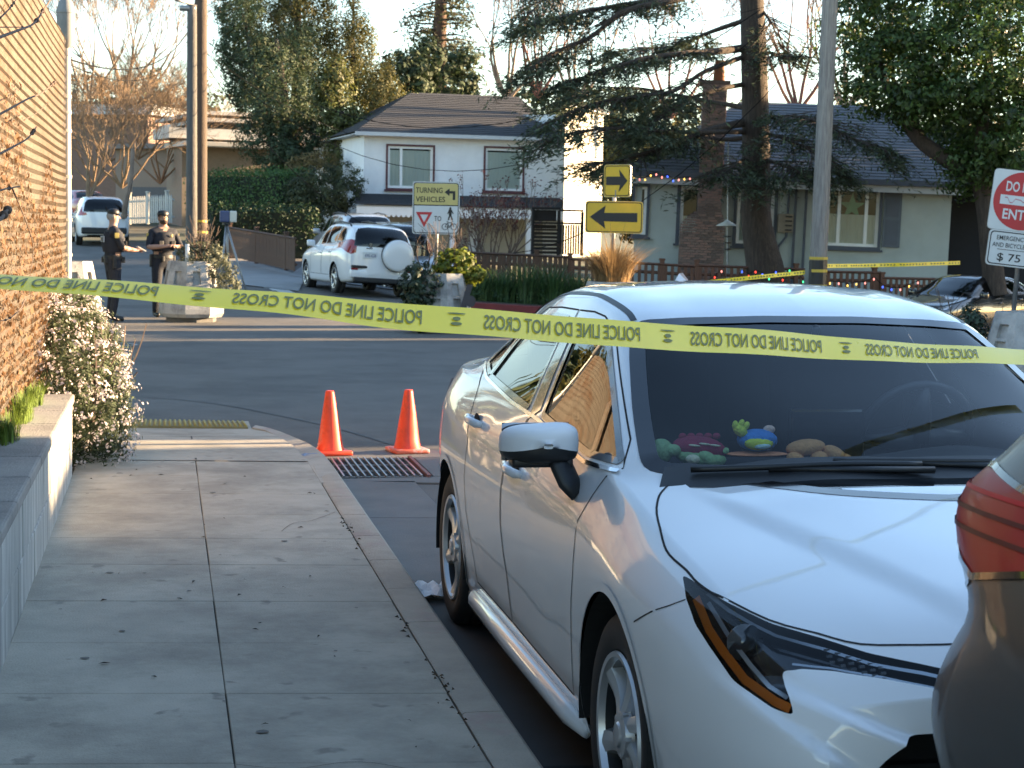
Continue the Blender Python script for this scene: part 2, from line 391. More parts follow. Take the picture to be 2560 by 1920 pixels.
def ribbon(mb, bvh, path, view, side, width, off, closed=False, step=.03, wide_in=None):
    """a strip lying on the skin along a 2-D path"""
    a, b, c = AX[view]; pts = list(path)+([path[0]] if closed else []); P = []
    for i in range(len(pts)-1):
        p, q = pts[i], pts[i+1]; n = max(1, int(math.hypot(q[0]-p[0], q[1]-p[1])/step))
        P += [(p[0]+(q[0]-p[0])*k/n, p[1]+(q[1]-p[1])*k/n) for k in range(n)]
    if not closed: P.append(pts[-1])
    pos = []; nor = []
    for x, y in P:
        o = [0, 0, 0]; d = [0, 0, 0]; o[a], o[b] = x, y; o[c] = side*6.; d[c] = -side
        h = bvh.ray_cast(Vector(o), Vector(d))
        if h[0] is None:
            h = bvh.find_nearest(Vector([o[0] if c != 0 else side*.8, o[1] if c != 1 else (0 if side < 0 else 4.6), o[2] if c != 2 else 1.]))
        pos.append(h[0]); nor.append(h[1] if h[1][c]*side > 0 else -h[1])
    k = len(pos); vs = []; fs = []
    for i in range(k):
        t = (pos[(i+1) % k]-pos[i-1]) if closed else (pos[min(i+1, k-1)]-pos[max(i-1, 0)])
        t = t.normalized() if t.length > 1e-9 else Vector((0, 0, 1)); n = nor[i]; w = n.cross(t).normalized()
        vs += [pos[i]+n*off-w*width/2, pos[i]+n*off+w*width/2]
    for i in range(k if closed else k-1): j = (i+1) % k; fs.append((2*i, 2*i+1, 2*j+1, 2*j))
    mb.add(vs, fs)
def circ(cx, cy, r, n=36, a0=0, a1=360): return [(cx+r*math.cos(R(a0+(a1-a0)*i/n)), cy+r*math.sin(R(a0+(a1-a0)*i/n))) for i in range(n if a1-a0 == 360 else n+1)]
def rounded(pts, r=.03, n=4):
    """rounds the corners of an outline"""
    out = []; k = len(pts)
    for i in range(k):
        p = Vector(pts[i]); a = (Vector(pts[i-1])-p); b = (Vector(pts[(i+1) % k])-p); ra = min(r, a.length*.45, b.length*.45)
        A = p+a.normalized()*ra; B = p+b.normalized()*ra
        for j in range(n+1): t = j/n; out.append(tuple(A*(1-t)**2+p*2*t*(1-t)+B*t*t))
    return out
_wheelcache = {}
def wheel(car, x, y, r, w, style, side, mats):
    """wheel with its outer face at lateral x; parts tyre and rim"""
    key = (r, w, style, side)
    if key not in _wheelcache:
        rr = r*.665; T = MB(); h = -side*w  # local X axis = axle; outer face at 0, inner at h
        T.lathe([(rr, 0.012*-side), (rr+.012, -side*.002), (r*.86, side*.006), (r*.95, -side*.006), (r*.985, -side*.02), (r, -side*.04), (r, -side*.055), (r-.006, -side*.06), (r, -side*.065), (r, h*.5-.004*side), (r-.006, h*.5), (r, h*.5+.004*side), (r, h+side*.04), (r*.97, h+side*.01), (r*.86, h), (rr, h+side*.01)], 48, axis='X', cap=False)
        Rm = MB(); D = MB()
        Rm.lathe([(rr+.004, -side*.004), (rr, side*.004), (rr-.012, side*.002), (rr-.018, -side*.016)], 48, axis='X', cap=False); D.lathe([(rr-.018, -side*.016), (rr-.025, -side*.10), (rr-.02, h*.9)], 48, axis='X', cap=False)
        D.lathe([(.02, -side*.095), (rr*.5, -side*.10), (rr-.02, -side*.11)], 32, axis='X')
        n, tw = (6, .38) if style == 'twist' else ((5, 0.) if style == 'five' else (10, 0.))
        for k in range(n):
            g0 = 2*math.pi*k/n+.3
            def sp(t, e, lift):
                rad = .045+t*(rr-.06); wd = (.42 if style != 'multi' else .2)*(1-.62*t+.45*t*t)*1.0; g = g0+tw*math.sin(t*1.7)+e*wd*(.10/(rad+.05)+.13)
                dep = -side*(.012+.022*math.sin(math.pi*min(1, t*1.0))*.6-lift)
                return (dep, rad*math.cos(g), rad*math.sin(g))
            nu = 9; ev = [(-1, -.03), (-.78, 0.), (-.1, .006), (.1, .006), (.78, 0.), (1, -.03)]
            vs = [sp(i/(nu-1), e, l) for i in range(nu) for e, l in ev]
            Rm.add(vs, [(i*6+j, (i+1)*6+j, (i+1)*6+j+1, i*6+j+1) for i in range(nu-1) for j in range(5)])
        Rm.lathe([(.062, -side*.03), (.058, -side*.006), (.034, -side*.002), (.03, side*.004), (.012, side*.006), (.001, side*.006)], 20, axis='X')
        for k in range(5):
            g = 2*math.pi*(k+.5)/5; Rm.lathe([(.011, -side*.02), (.011, -side*.004), (.004, -side*.001)], 8, o=(-side*.002, .052*math.cos(g), .052*math.sin(g)), axis='X')
        _wheelcache[key] = (T.mesh('tyre', mats['tyre'], True), Rm.mesh('rim', mats['rim']), D.mesh('brake_drum', mats['dark'], True))
        autosmooth(_wheelcache[key][1], 40)
    t, q, d = _wheelcache[key]
    e = bpy.data.objects.new('wheel', None); COL.objects.link(e); e.parent = car; e.location = (x, y, r); e.empty_display_size = .1
    link('tyre', t, e); link('rim', q, e); link('brake_drum', d, e); return e
def arch(mb, cx, cz, r, x_out, x_in, side, n=28, a0=-12, a1=192):
    """inside of a wheel well"""
    P = circ(cx, cz, r, n, a0, a1); vs = [(side*x_out, y, z) for y, z in P]+[(side*x_in, y, z) for y, z in P]; k = len(P)
    mb.add(vs, [(i, i+1, k+i+1, k+i) for i in range(k-1)]); mb.add([(side*x_in, y, z) for y, z in P], [tuple(range(k))])
PAINT = dict(white=mk('paint_white', (.78, .79, .80), .3, var=0, coat=1, spec=.5),
             tyre=mk('tyre_rubber', (.018, .018, .019), .75, var=.3, scale=20), rim=mk('alloy', (.55, .555, .56), .32, metal=.7, var=.08), dark=mk('black_plastic', (.013, .014, .016), .45, var=.2, scale=14),
             well=mk('wheel_well', (.008, .008, .008), .9), seam=mk('panel_seam', (.012, .012, .014), .8, var=0), trim=mk('gloss_black', (.008, .008, .01), .12, coat=.6, var=0),
             chrome=mk('chrome', (.75, .76, .78), .12, metal=1, var=.02), amber=mk('amber_lens', (.55, .13, .015), .15, coat=.7, var=.05), red=mk('red_lens', (.30, .006, .01), .12, coat=.8, var=.1, scale=3),
             clear=mk('clear_reflector', (.55, .56, .58), .18, metal=.7, var=.1), seat=mk('seat_cloth', (.035, .036, .04), .9, var=.2))
GLASS = glassy('car_glass', (.38, .43, .43), .12); PRIV = glassy('privacy_glass', (.10, .11, .12), .2); LENS = glassy('headlight_cover', (.92, .95, .97), .0, ior=1.35)
WSHIELD = glassy('windshield_glass', (.95, .98, .98), .0, ior=1.37)

def A9(s): v = [float(k) for k in s.split()]; return (v[0], [(v[i], v[i+1]) for i in range(1, 19, 2)])
SUVT = [A9(k) for k in """0 .5 .28 .62 .30 .68 .42 .70 .60 .69 .72 .62 .82 .42 .86 .22 .88 0 .885
.08 .56 .26 .72 .28 .79 .42 .81 .62 .80 .77 .70 .90 .48 .94 .25 .955 0 .96
.35 .64 .24 .80 .26 .86 .40 .88 .65 .87 .84 .76 .98 .52 1.02 .27 1.035 0 1.04
.9 .68 .24 .83 .26 .88 .40 .905 .68 .895 .90 .79 1.04 .56 1.075 .3 1.09 0 1.095
1.2 .70 .23 .84 .25 .885 .40 .905 .70 .895 .92 .805 1.07 .60 1.11 .33 1.13 0 1.135
1.4 .70 .23 .84 .25 .885 .40 .905 .70 .895 .93 .81 1.09 .74 1.17 .38 1.22 0 1.235
1.7 .70 .23 .84 .25 .885 .40 .905 .70 .895 .93 .81 1.10 .70 1.36 .37 1.41 0 1.42
2.0 .70 .23 .84 .25 .885 .40 .905 .70 .895 .94 .815 1.105 .655 1.53 .36 1.57 0 1.58
2.2 .70 .23 .84 .25 .885 .40 .905 .70 .895 .94 .815 1.11 .635 1.585 .36 1.625 0 1.635
2.7 .70 .23 .84 .25 .885 .40 .905 .70 .895 .95 .815 1.12 .62 1.62 .355 1.67 0 1.68
3.4 .70 .24 .84 .26 .885 .41 .907 .71 .897 .96 .81 1.14 .615 1.61 .35 1.66 0 1.67
3.95 .69 .26 .82 .28 .875 .43 .90 .72 .892 .97 .805 1.16 .605 1.575 .345 1.62 0 1.63
4.25 .66 .28 .79 .30 .85 .45 .88 .73 .872 .97 .795 1.16 .61 1.51 .34 1.56 0 1.57
4.44 .62 .30 .75 .32 .81 .46 .845 .74 .838 .97 .775 1.15 .63 1.36 .345 1.43 0 1.45
4.53 .58 .32 .70 .34 .76 .47 .795 .74 .787 .96 .73 1.12 .61 1.26 .34 1.32 0 1.34
4.58 .52 .36 .64 .38 .70 .48 .735 .72 .725 .93 .675 1.06 .56 1.16 .32 1.21 0 1.22""".split('\n')]
SUVW = [(0, .7), (.3, .6), (.9, .45), (1.25, .42), (2.05, .25), (2.6, .05), (3.6, -.1), (4.3, -.35), (4.58, -.6)]
SUV_SIDE = dict(f=[(1.70, 1.14), (2.42, 1.16), (2.40, 1.545), (2.28, 1.54), (2.10, 1.47)], r=[(2.50, 1.16), (3.28, 1.185), (3.24, 1.56), (2.85, 1.57), (2.48, 1.555)], q=[(3.36, 1.19), (4.02, 1.24), (3.86, 1.43), (3.70, 1.52), (3.33, 1.555)])
SED_SIDE = dict(f=[(1.40, .968), (1.68, .958), (2.33, 1.0), (2.46, 1.29), (2.25, 1.296), (2.05, 1.255), (1.66, 1.078)], r=[(2.55, 1.0), (3.36, 1.04), (3.32, 1.16), (3.22, 1.26), (2.9, 1.298), (2.68, 1.30)], q=[(3.40, 1.045), (3.60, 1.075), (3.54, 1.13), (3.37, 1.215)])
def gencar(name, label, loc, rz, paint, base='suv', sc=(1, 1, 1), glass=None, tail=None, head=None, warp=None, group=None, roll=0., pitch=0., rails=False, rim='five', nu=70, seg=(2, 3, 5, 5, 5, 8, 5, 5), plate=None, extra=None, rear_glass=None, clad=None):
    """another parked vehicle: loc is the ground point under the middle of its nose"""
    car = thing(name, label, 'car', loc, rz, group); car.rotation_euler = Euler((pitch, roll, rz), 'XYZ')
    T, Wt, L0 = (SUVT, SUVW, 4.58) if base == 'suv' else (SED, WT, 4.63)
    sx, sy, sz = sc; T = [(u*sy, [(x*sx, z*sz) for x, z in P]) for u, P in T]; Wt = [(u*sy, w) for u, w in Wt]; L = L0*sy
    bm = body_bm(T, SHARP if base != 'suv' else [1, .8, .75, 1, .55, .35, .55, 1, 1], nu, list(seg), Wt, .30*sy, .88*sx, L, zc=.6*sz if base == 'suv' else .5*sz)
    if warp:
        for v in bm.verts: v.co = warp(v.co, L)
    bm.normal_update(); bvh = BVHTree.FromBMesh(bm); regs = {0: ('body', paint)}; nid = [1]
    S2 = lambda P: [(y*sy, z*sz) for y, z in P]; F2 = lambda P: [(x*sx, z*sz) for x, z in P]
    def region(poly, view, filt, nm, mt): i = nid[0]; nid[0] += 1; cut(bm, poly, view, filt, i); regs[i] = (nm, mt); return i
    glass = glass or PRIV
    if base == 'suv':
        ws = F2([(-.70, 1.15), (0, 1.12), (.70, 1.15), (.60, 1.56), (.3, 1.60), (-.3, 1.60), (-.60, 1.56)]); rw = F2([(-.66, 1.14), (.66, 1.14), (.60, 1.42), (.52, 1.53), (.3, 1.565), (-.3, 1.565), (-.52, 1.53), (-.60, 1.42)]); sd_, fy, ry = SUV_SIDE, .93, 3.62; wr, wrad = .405, .36
    else:
        ws = F2([(-.69, .985), (0, .95), (.69, .985), (.59, 1.236), (.545, 1.318), (.15, 1.338), (-.15, 1.338), (-.545, 1.318), (-.59, 1.236)]); rw = F2([(-.62, 1.10), (.62, 1.10), (.53, 1.30), (.3, 1.37), (-.3, 1.37), (-.53, 1.30)]); sd_, fy, ry = SED_SIDE, 1.03, 3.69; wr, wrad = .35, .318
    region(rounded(ws, .04), 'front', lambda q: q.y < 2.5*sy and q.y > .9*sy, 'windshield', glass); region(rounded(rw, .05), 'front', lambda q: q.y > 2.9*sy, 'rear_window', rear_glass or glass)
    seals = [(ws, 'front', -1), (rw, 'front', 1)]
    for s in (-1, 1):
        for k in 'frq':
            p = rounded(S2(sd_[k]), .03); region(p, 'side', lambda q, s=s: q.x*s > .4, 'window', glass); seals.append((p, 'side', s))
        for y in (fy, ry):
            region(circ(y*sy, wrad*sz, wr*sz, 32), 'side', lambda q, s=s: q.x*s > .45, 'cutout', None)
        if tail:
            for pl, mt, vw in tail: region([((p*s if vw == 'front' else p*sy), z*sz) for p, z in pl] if vw == 'front' else S2(pl), vw, (lambda q, s=s: q.y > 3.6*sy and q.x*s > .2), 'tail_lamp', mt)
        if head: region([(p*s*sx, z*sz) for p, z in head], 'front', lambda q, s=s: q.y < 1.2 and q.x*s > .1, 'headlight', PAINT['clear'])
    for i, (nm, mt) in regs.items():
        if mt is None: continue
        me = region_mesh(bm, i, nm, mt, 0)
        if len(me.polygons): link(nm, me, car)
    for p, vw, s in seals: m = MB(); ribbon(m, bvh, p, vw, s, .03, .004, True, .06); obj('window_seal', m, PAINT['trim'], car, True)
    m = MB()
    for s in (-1, 1):
        b0 = (1.10 if base == 'suv' else .96)*sz; lo = .42*sz if base == 'suv' else .3*sz
        for y0, y1 in ((1.42, 2.45), (2.47, 3.30 if base == 'suv' else 3.22)): ribbon(m, bvh, S2([(y0, lo/sz), (y0, b0/sz), ]), 'side', s, .01, .002); ribbon(m, bvh, S2([(y1, b0/sz), (y1, lo/sz), (y0, lo/sz)]), 'side', s, .01, .002)
        for y, z in ((2.28, .93), (3.12, .96)) if base == 'suv' else ((2.40, .81), (3.20, .885)):
            p = bvh.ray_cast(Vector((s*5, y*sy, z*sz)), Vector((-s, 0, 0)))[0]
            if p: h = MB(); h.tube([(p.x, p.y-.09, p.z), (p.x+.03*s, p.y-.05, p.z), (p.x+.03*s, p.y+.05, p.z), (p.x, p.y+.09, p.z)], .016, 6); obj('door_handle', h, paint, car, True)
        for y in (fy, ry):
            wl = MB(); arch(wl, y*sy, wrad*sz, wr*sz, .86*sx, .5*sx, s); obj('wheel_well', wl, PAINT['well'], car)
            lp = MB(); ribbon(lp, bvh, circ(y*sy, wrad*sz, (wr+.012)*sz, 28, -8, 188), 'side', s, .035 if not clad else .07, .006); obj('arch_lip', lp, clad or paint, car, True)
            wheel(car, s*(.875*sx if base == 'suv' else .85*sx), y*sy, wrad*sz*.985, .22, rim, s, PAINT)
        q = bvh.ray_cast(Vector((s*5, (1.62 if base == 'suv' else 1.62)*sy, (1.05 if base == 'suv' else .9)*sz)), Vector((-s, 0, 0)))[0]
        mm = MB(); mm.rbox((q.x+.13*s, q.y, q.z+.09), (.20, .11, .15), .04); mm.tube([(q.x-.01*s, q.y, q.z), (q.x+.09*s, q.y, q.z+.05)], .03, 6); obj('side_mirror', mm, paint, car, True)
        if rails: r_ = MB(); xs = [bvh.ray_cast(Vector((s*.6*sx, y*sy, 5)), Vector((0, 0, -1)))[0]+Vector((0, 0, dz)) for y, dz in ((2.2, 0), (2.3, .05), (3.0, .06), (3.8, .05), (3.92, 0))]; r_.tube(xs, .018, 6); obj('roof_rail', r_, PAINT['dark'], car, True)
    obj('seam', m, PAINT['seam'], car)['kind'] = 'stuff'
    m = MB(); m.box((0, L/2, .34*sz), (1.3*sx, L*.86, .14)); obj('underbody', m, PAINT['well'], car)
    m = MB(); m.box((0, L*.55, .8*sz), (1.4*sx, L*.5, .5)); 
    for x in (-.36, .36): m.rbox((x*sx, 2.55*sy, (1.15 if base == 'suv' else 1.0)*sz), (.46, .14, .7), .05)
    obj('cabin_seats', m, PAINT['seat'], car)['kind'] = 'stuff'
    if extra: extra(car, bvh, L, sx, sy, sz)
    bm.free(); return car

# ------------------------------------------------------------------ ground, road, pavement
SWZ = .14
ASPH = mk('asphalt', (.123, .114, .102), .82, var=.22, scale=1.3, bump=.35, bscale=160, col2=(.082, .077, .070), mscale=.45, detail=8, speck=(240, .66, (.19, .19, .185)))
CONC = mk('sidewalk_concrete', (.43, .385, .31), .85, var=.26, scale=2.2, bump=.22, bscale=120, col2=(.30, .268, .215), mscale=1.3, detail=9, speck=(9, .67, (.26, .235, .19)))
CONC2 = mk('kerb_concrete', (.39, .345, .28), .85, var=.24, scale=3, bump=.3, bscale=90, col2=(.42, .275, .25), mix=(.52, .70), mscale=1.4, detail=8)
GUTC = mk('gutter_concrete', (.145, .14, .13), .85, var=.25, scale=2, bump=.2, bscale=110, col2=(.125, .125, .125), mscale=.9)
SOIL = mk('soil', (.07, .055, .04), .95, var=.4, scale=4, bump=.6, bscale=40, col2=(.10, .09, .05))
g = MB(); n = 46
def gsheet(mb, x0, x1, y0, y1, st, dz):
    nx, ny = int((x1-x0)/st)+1, int((y1-y0)/st)+1
    mb.sheet(nx, ny, lambda u, v: tv(x0+(x1-x0)*u, y0+(y1-y0)*v, dz))
gsheet(g, -140, 160, -40, 300, 4, -.06); tag(obj('ground', g, mk('earth', (.075, .07, .045), .95, var=.4, scale=.6, col2=(.05, .07, .025), mscale=.2), None, True), kind='structure')
g = MB(); gsheet(g, -16, 34, -8, 64, .8, 0.); road = obj('road', g, ASPH, None, True); tag(road, kind='structure')
def strip(mb, pts, w, z=.004, zf=None):
    """flat line on the ground along points"""
    P = [Vector((p[0], p[1], 0)) for p in pts]; vs = []
    for i, p in enumerate(P):
        t = (P[min(i+1, len(P)-1)]-P[max(i-1, 0)]).normalized(); q = Vector((-t.y, t.x, 0))*w/2
        for s in (-1, 1): a = p+q*s; vs.append((a.x, a.y, (zf(a.x, a.y) if zf else terrain(a.x, a.y))+z))
    mb.add(vs, [(2*i, 2*i+1, 2*i+3, 2*i+2) for i in range(len(P)-1)])
SEAM = mk('tar_seam', (.016, .016, .017), .6, var=.3)
crack = [at_z(x, y) for x, y in ((250, 984), (350, 993), (460, 1001), (570, 1015), (650, 1030), (800, 1062), (900, 1088), (980, 1112), (1100, 1142), (1180, 1175))]
m = MB(); strip(m, spline(crack, 5), .022); tag(obj('road_seam', m, SEAM, road))
m = MB(); strip(m, spline([at_z(x, y) for x, y in ((270, 870), (290, 866), (330, 864), (338, 861), (300, 857))], 4), .05); obj('road_marking', m, mk('worn_white', (.45, .45, .43), .8, var=.3, scale=9), road)
# faint tyre lane patch and white crossing paint by the SUV
m = MB()
for k in range(4): a = at_z(640+18*k, 722+3*k); b = at_z(660+20*k, 728+3*k); strip(m, [a, b], .35, .006)
obj('road_marking', m, MATS['worn_white'], road)
# gutter slabs
SKEW = -.12
gut = None
def slab(mb, P, z0, z1, inset=.004, bev=.006, zf=None):
    """a paving piece from its corner points (counter-clockwise) with eased edges"""
    c = sum((Vector((p[0], p[1])) for p in P), Vector((0, 0)))/len(P); k = len(P); zt = zf or (lambda x, y: z1)
    def sh(d): return [Vector((p[0], p[1]))+(c-Vector((p[0], p[1]))).normalized()*d*1.4 for p in P]
    a, b = sh(inset), sh(inset+bev)
    vs = [(p.x, p.y, z0) for p in a]+[(p.x, p.y, zt(p.x, p.y)-bev*.7) for p in a]+[(p.x, p.y, zt(p.x, p.y)) for p in b]
    fs = [tuple(range(2*k, 3*k))]
    for r in (0, k): fs += [(r+i, r+(i+1) % k, r+k+(i+1) % k, r+k+i) for i in range(k)]
    mb.add(vs, fs)
gutter = tag(obj('gutter', MB().add([(1.0, -6, .001), (1.56, -6, .001), (1.56, 11.0, .001), (1.0, 11.2, .001)], [(0, 1, 2, 3)]), SEAM), kind='structure')
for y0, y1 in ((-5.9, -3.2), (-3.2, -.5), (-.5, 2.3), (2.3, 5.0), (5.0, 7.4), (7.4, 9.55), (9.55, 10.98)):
    m = MB(); slab(m, [(1.03, y0), (1.55, y0-.05), (1.55, y1-.05), (1.03, y1)], -.05, .012); obj('gutter_slab', m, GUTC if y0 > 7 else mk('gutter_car_shade', (.045, .045, .046), .85, var=.3, scale=3), gutter)  # near slabs get an asphalt-dark colour that stands for the car's shade
for P in ([(1.04, 10.98), (2.1, 10.75), (2.1, 11.15), (1.04, 11.05)], [(1.70, 11.15), (2.1, 11.15), (2.1, 12.05), (1.70, 12.05)], [(1.05, 12.05), (2.1, 12.05), (2.1, 12.45), (1.08, 12.5)]):
    m = MB(); slab(m, P, -.05, .012); obj('gutter_slab', m, GUTC, gutter)
# drain grate
gr = thing('drain_grate', 'steel storm drain grate in the gutter beside the kerb', 'drain', (0, 0, 0)); GX0, GX1, GY0, GY1 = 1.10, 1.66, 11.10, 12.02
STEEL = mk('galvanised_steel', (.30, .30, .30), .45, metal=.7, var=.25, scale=14)
m = MB(); m.add([(GX0-.03, GY0-.02, .003), (GX1+.03, GY0-.02, .003), (GX1+.03, GY1+.02, .003), (GX0-.03, GY1+.02, .003)], [(0, 1, 2, 3)]); obj('drain_pit', m, PAINT['well'], gr)
for k in range(12): x = GX0+.02+(GX1-GX0-.06)*k/11; m = MB(); m.box((x, (GY0+GY1)/2, .014), (.011, GY1-GY0, .022)); obj('bar', m, STEEL, gr)
for k in range(13): y = GY0+.03+(GY1-GY0-.06)*k/12; m = MB(); m.box(((GX0+GX1)/2-.02, y, .009), (GX1-GX0-.05, .012, .012)); obj('cross_bar', m, MATS['galvanised_steel'] if k % 4 == 0 else mk('dull_steel', (.07, .075, .08), .6, metal=.5, var=.3), gr)
m = MB(); m.box((GX1+.005, (GY0+GY1)/2, .016), (.022, GY1-GY0+.03, .026)); obj('frame_rail', m, mk('rusty_red_steel', (.22, .10, .09), .7, metal=.3, var=.3, scale=10), gr)
# kerb along the street and round the corner
def kz(y): return SWZ-.105*sstep(10.9, 13.6, y)
outer = [Vector((1.03, y, 0)) for y in np.arange(-6, 10.9, .62)]+[at_z(x, y, z) for x, y, z in ((857, 1200, .13), (836, 1170, .125), (814, 1145, .115), (790, 1122, .105), (767, 1104, .09), (735, 1086, .075), (706, 1074, .055), (669, 1066, .04), (640, 1062, .035))]
inner = [Vector((.885, y, 0)) for y in np.arange(-6, 10.9, .62)]+[at_z(x, y, z) for x, y, z in ((800, 1212, .13), (785, 1188, .125), (765, 1160, .115), (746, 1137, .105), (732, 1118, .09), (712, 1100, .075), (690, 1084, .055), (664, 1074, .04), (630, 1068, .035))]
kerb = tag(obj('kerb', MB().add([(.88, -6, -.02), (1.035, -6, -.02), (1.035, 11, -.02), (.88, 11, -.02)], [(0, 1, 2, 3)]), SEAM), kind='structure')
for i in range(len(outer)-1):
    if i < 20 and i % 2: continue
    j = i+2 if i < len(outer)-10 and i+2 < len(outer) and i < 20 else i+1
    a, b, c, d = inner[i], outer[i], outer[j], inner[j]; m = MB(); r = .012
    def sec(p, q):
        t = (q-p).normalized(); z = kz((p.y+q.y)/2); p = Vector((p.x, p.y, 0)); q = Vector((q.x, q.y, 0))
        return [p+Vector((0, 0, -.03)), p+Vector((0, 0, z-r*.5)), p+t*r+Vector((0, 0, z)), q-t*.022+Vector((0, 0, z)), q-t*.006+Vector((0, 0, z-.014)), q+t*.012+Vector((0, 0, -.03))]
    s0, s1 = sec(a, b), sec(d, c); dv = (d-a).normalized()*.003; s0 = [p+dv for p in s0]; s1 = [p-dv for p in s1]
    m.add(s0+s1, [(k, k+1, k+7, k+6) for k in range(5)]+[(0, 1, 2, 3, 4, 5)[::-1], (6, 7, 8, 9, 10, 11)]); obj('kerb_stone', m, CONC2, kerb, ang=30)
# sidewalk slabs
sidewalk = tag(obj('sidewalk', MB().add([(-.56, -6, SWZ-.012), (.875, -6, SWZ-.012), (.875, 10.9, SWZ-.012), (-.56, 10.9, SWZ-.012)], [(0, 1, 2, 3)]), mk('joint_dirt', (.085, .078, .066), .95, var=.4, scale=30)), kind='structure')
rows = [-6+.7*i for i in range(15)]+[4.72, 5.47, 6.15, 6.85, 7.60, 8.25, 8.95, 9.65, 10.3, 10.95]
rows = [-2.3, -1.6, -.9, -.2, .5, 1.2, 1.9, 2.6, 3.3, 4.02, 4.74, 5.47, 6.15, 6.85, 7.60, 8.25, 8.95, 9.65, 10.35, 11.0]
rs = random.Random(3)
for i in range(len(rows)-1):
    for x0, x1 in ((-.53, .187), (.187, .878)):
        y0, y1 = rows[i], rows[i+1]; m = MB(); wide = .0028 if i % 2 == 0 else .0014
        slab(m, [(x0, y0+SKEW*(x0-.2)), (x1, y0+SKEW*(x1-.2)), (x1, y1+SKEW*(x1-.2)), (x0, y1+SKEW*(x0-.2))], SWZ-.05, SWZ+rs.uniform(-.0008, .0008), wide, .0028); obj('paving_slab', m, CONC, sidewalk)
# corner ramp down to the road
def rz_(x, y): return SWZ-.125*sstep(11.0, 14.2, y)
m = MB(); ring = inner[-9:]
edge = [Vector((.88, 11.02-.08, 0)), Vector((.88, 11.2, 0))]+ring
m.sheet(14, 30, lambda u, v: (lambda y: (lambda xr: (-2.6+(xr+2.6)*u, y+SKEW*(-2.6+(xr+2.6)*u-.2)*(1-v), rz_(0, y)))(min(.88, float(np.interp(y, [p.y for p in edge], [p.x for p in edge])) if y < edge[-1].y else edge[-1].x)))(11.03+3.35*v))
tag(obj('corner_ramp', m, CONC, None, True), kind='structure')
m = MB(); strip(m, [(.19, 11.05), (.19, 13.0)], .012, .004, rz_); strip(m, [(-2.4, 13.05), (.62, 12.95)], .01, .004, rz_); obj('score_line', m, MATS['joint_dirt'], bpy.data.objects['corner_ramp'])
tac = thing('tactile_strip', 'pale yellow ribbed warning strip at the foot of the kerb ramp', 'warning strip', (0, 0, 0))
YEL = mk('tactile_yellow', (.42, .33, .09), .8, var=.2, scale=8, col2=(.30, .25, .11), mscale=4)
TA, TB, TC, TD = [at_z(x, y, .03) for x, y in ((240, 1065), (622, 1069), (612, 1056), (250, 1050))]
m = MB(); slab(m, [TA, TB, TC, TD], 0, .036); obj('base', m, mk('tactile_base', (.26, .22, .10), .85, var=.2), tac)
for k in range(30):
    t = (k+.5)/30; a = TA.lerp(TB, t); b = TD.lerp(TC, t); m = MB(); m.tube([a+(b-a)*.03+Vector((0, 0, .008)), b-(b-a)*.03+Vector((0, 0, .008))], .011, 6); obj('rib', m, YEL, tac, True)
# ------------------------------------------------------------------ low wall, fence and planting on the left
WALLC = mk('wall_concrete', (.40, .39, .355), .9, var=.3, scale=3, bump=.3, bscale=60, col2=(.56, .545, .50), mix=(.48, .6), mscale=2.4, stretch=(6, 6, .5), detail=8)
COPE = mk('coping_concrete', (.33, .31, .28), .9, var=.2, scale=4, bump=.3, bscale=80, col2=(.20, .19, .175), mscale=2)
lw = thing('retaining_wall', 'low pale concrete block wall edging the sidewalk below the chain-link fence', 'wall', (0, 0, 0))
WY1 = 10.42
y = .2; k = 0
while y < WY1-.05:
    y1 = min(WY1, y+.4)
    for c in range(2):
        ya, yb = (y, y1) if c == 0 else (max(.2, y-.2), min(WY1, y1-.2) if y1 < WY1 else WY1)
        m = MB(); m.rbox((-.625+rs.uniform(-.003, .003), (ya+yb)/2, SWZ-.02+.215*c+.108), (.20, yb-ya-.006, .213), .006); obj('block', m, WALLC, lw)
    y += .4
y = .2
while y < WY1-.05:
    y1 = min(WY1+.01, y+.62); m = MB(); m.rbox((-.625, (y+y1)/2, .586), (.225, y1-y-.008, .052), .012); obj('coping_slab', m, COPE, lw); y += .62
m = MB(); m.sheet(4, 20, lambda u, v: (-3.5+2.75*u, -2+16.4*v, .56+.03*math.sin(v*40+u*9))); tag(obj('planting_bed', m, SOIL, None, True), kind='structure')
FX, FY0, FY1, FZ0, FZ1 = -.745, 1.5, 14.0, .60, 3.02
fence = thing('chain_link_fence', 'tall chain-link fence backed with sunlit tan screening, above the low wall', 'fence', (0, 0, 0))
GALV = mk('galvanised_pipe', (.36, .34, .31), .5, metal=.6, var=.15, scale=8)
m = MB(); p = .057; nw = int((FY1-FY0)/p); nz = int((FZ1-FZ0)/p)
V = []; F = []
for w in range(nw):
    y = FY0+w*p; o = len(V); pts = []
    for q in range(2*nz+1):
        zz = FZ0+q*p/2+.005*math.sin(y*.9+1)+.003*math.sin(y*2.1+q*.05); yy = y+(p*.52 if q % 2 else -p*.02); xx = FX+(.004 if q % 2 else -.004); pts.append((xx, yy, zz))
    for (a, b, c) in pts: V += [(a+.0016, b, c), (a-.0012, b+.0013, c), (a-.0012, b-.0013, c)]
    for q in range(2*nz): 
        for j in range(3): F.append((o+q*3+j, o+q*3+(j+1) % 3, o+q*3+3+(j+1) % 3, o+q*3+3+j))
m.add(V, F); tag(obj('chain_link_mesh', m, mk('weathered_wire', (.22, .18, .135), .7, metal=.2, var=.25, scale=7), fence), kind='stuff')
SCR = mk('tan_screening', (.205, .172, .133), .9, var=.3, scale=5, bump=.4, bscale=90, col2=(.17, .095, .05), mix=(.50, .66), mscale=.9, stretch=(1, 1.2, 3), transl=.25)
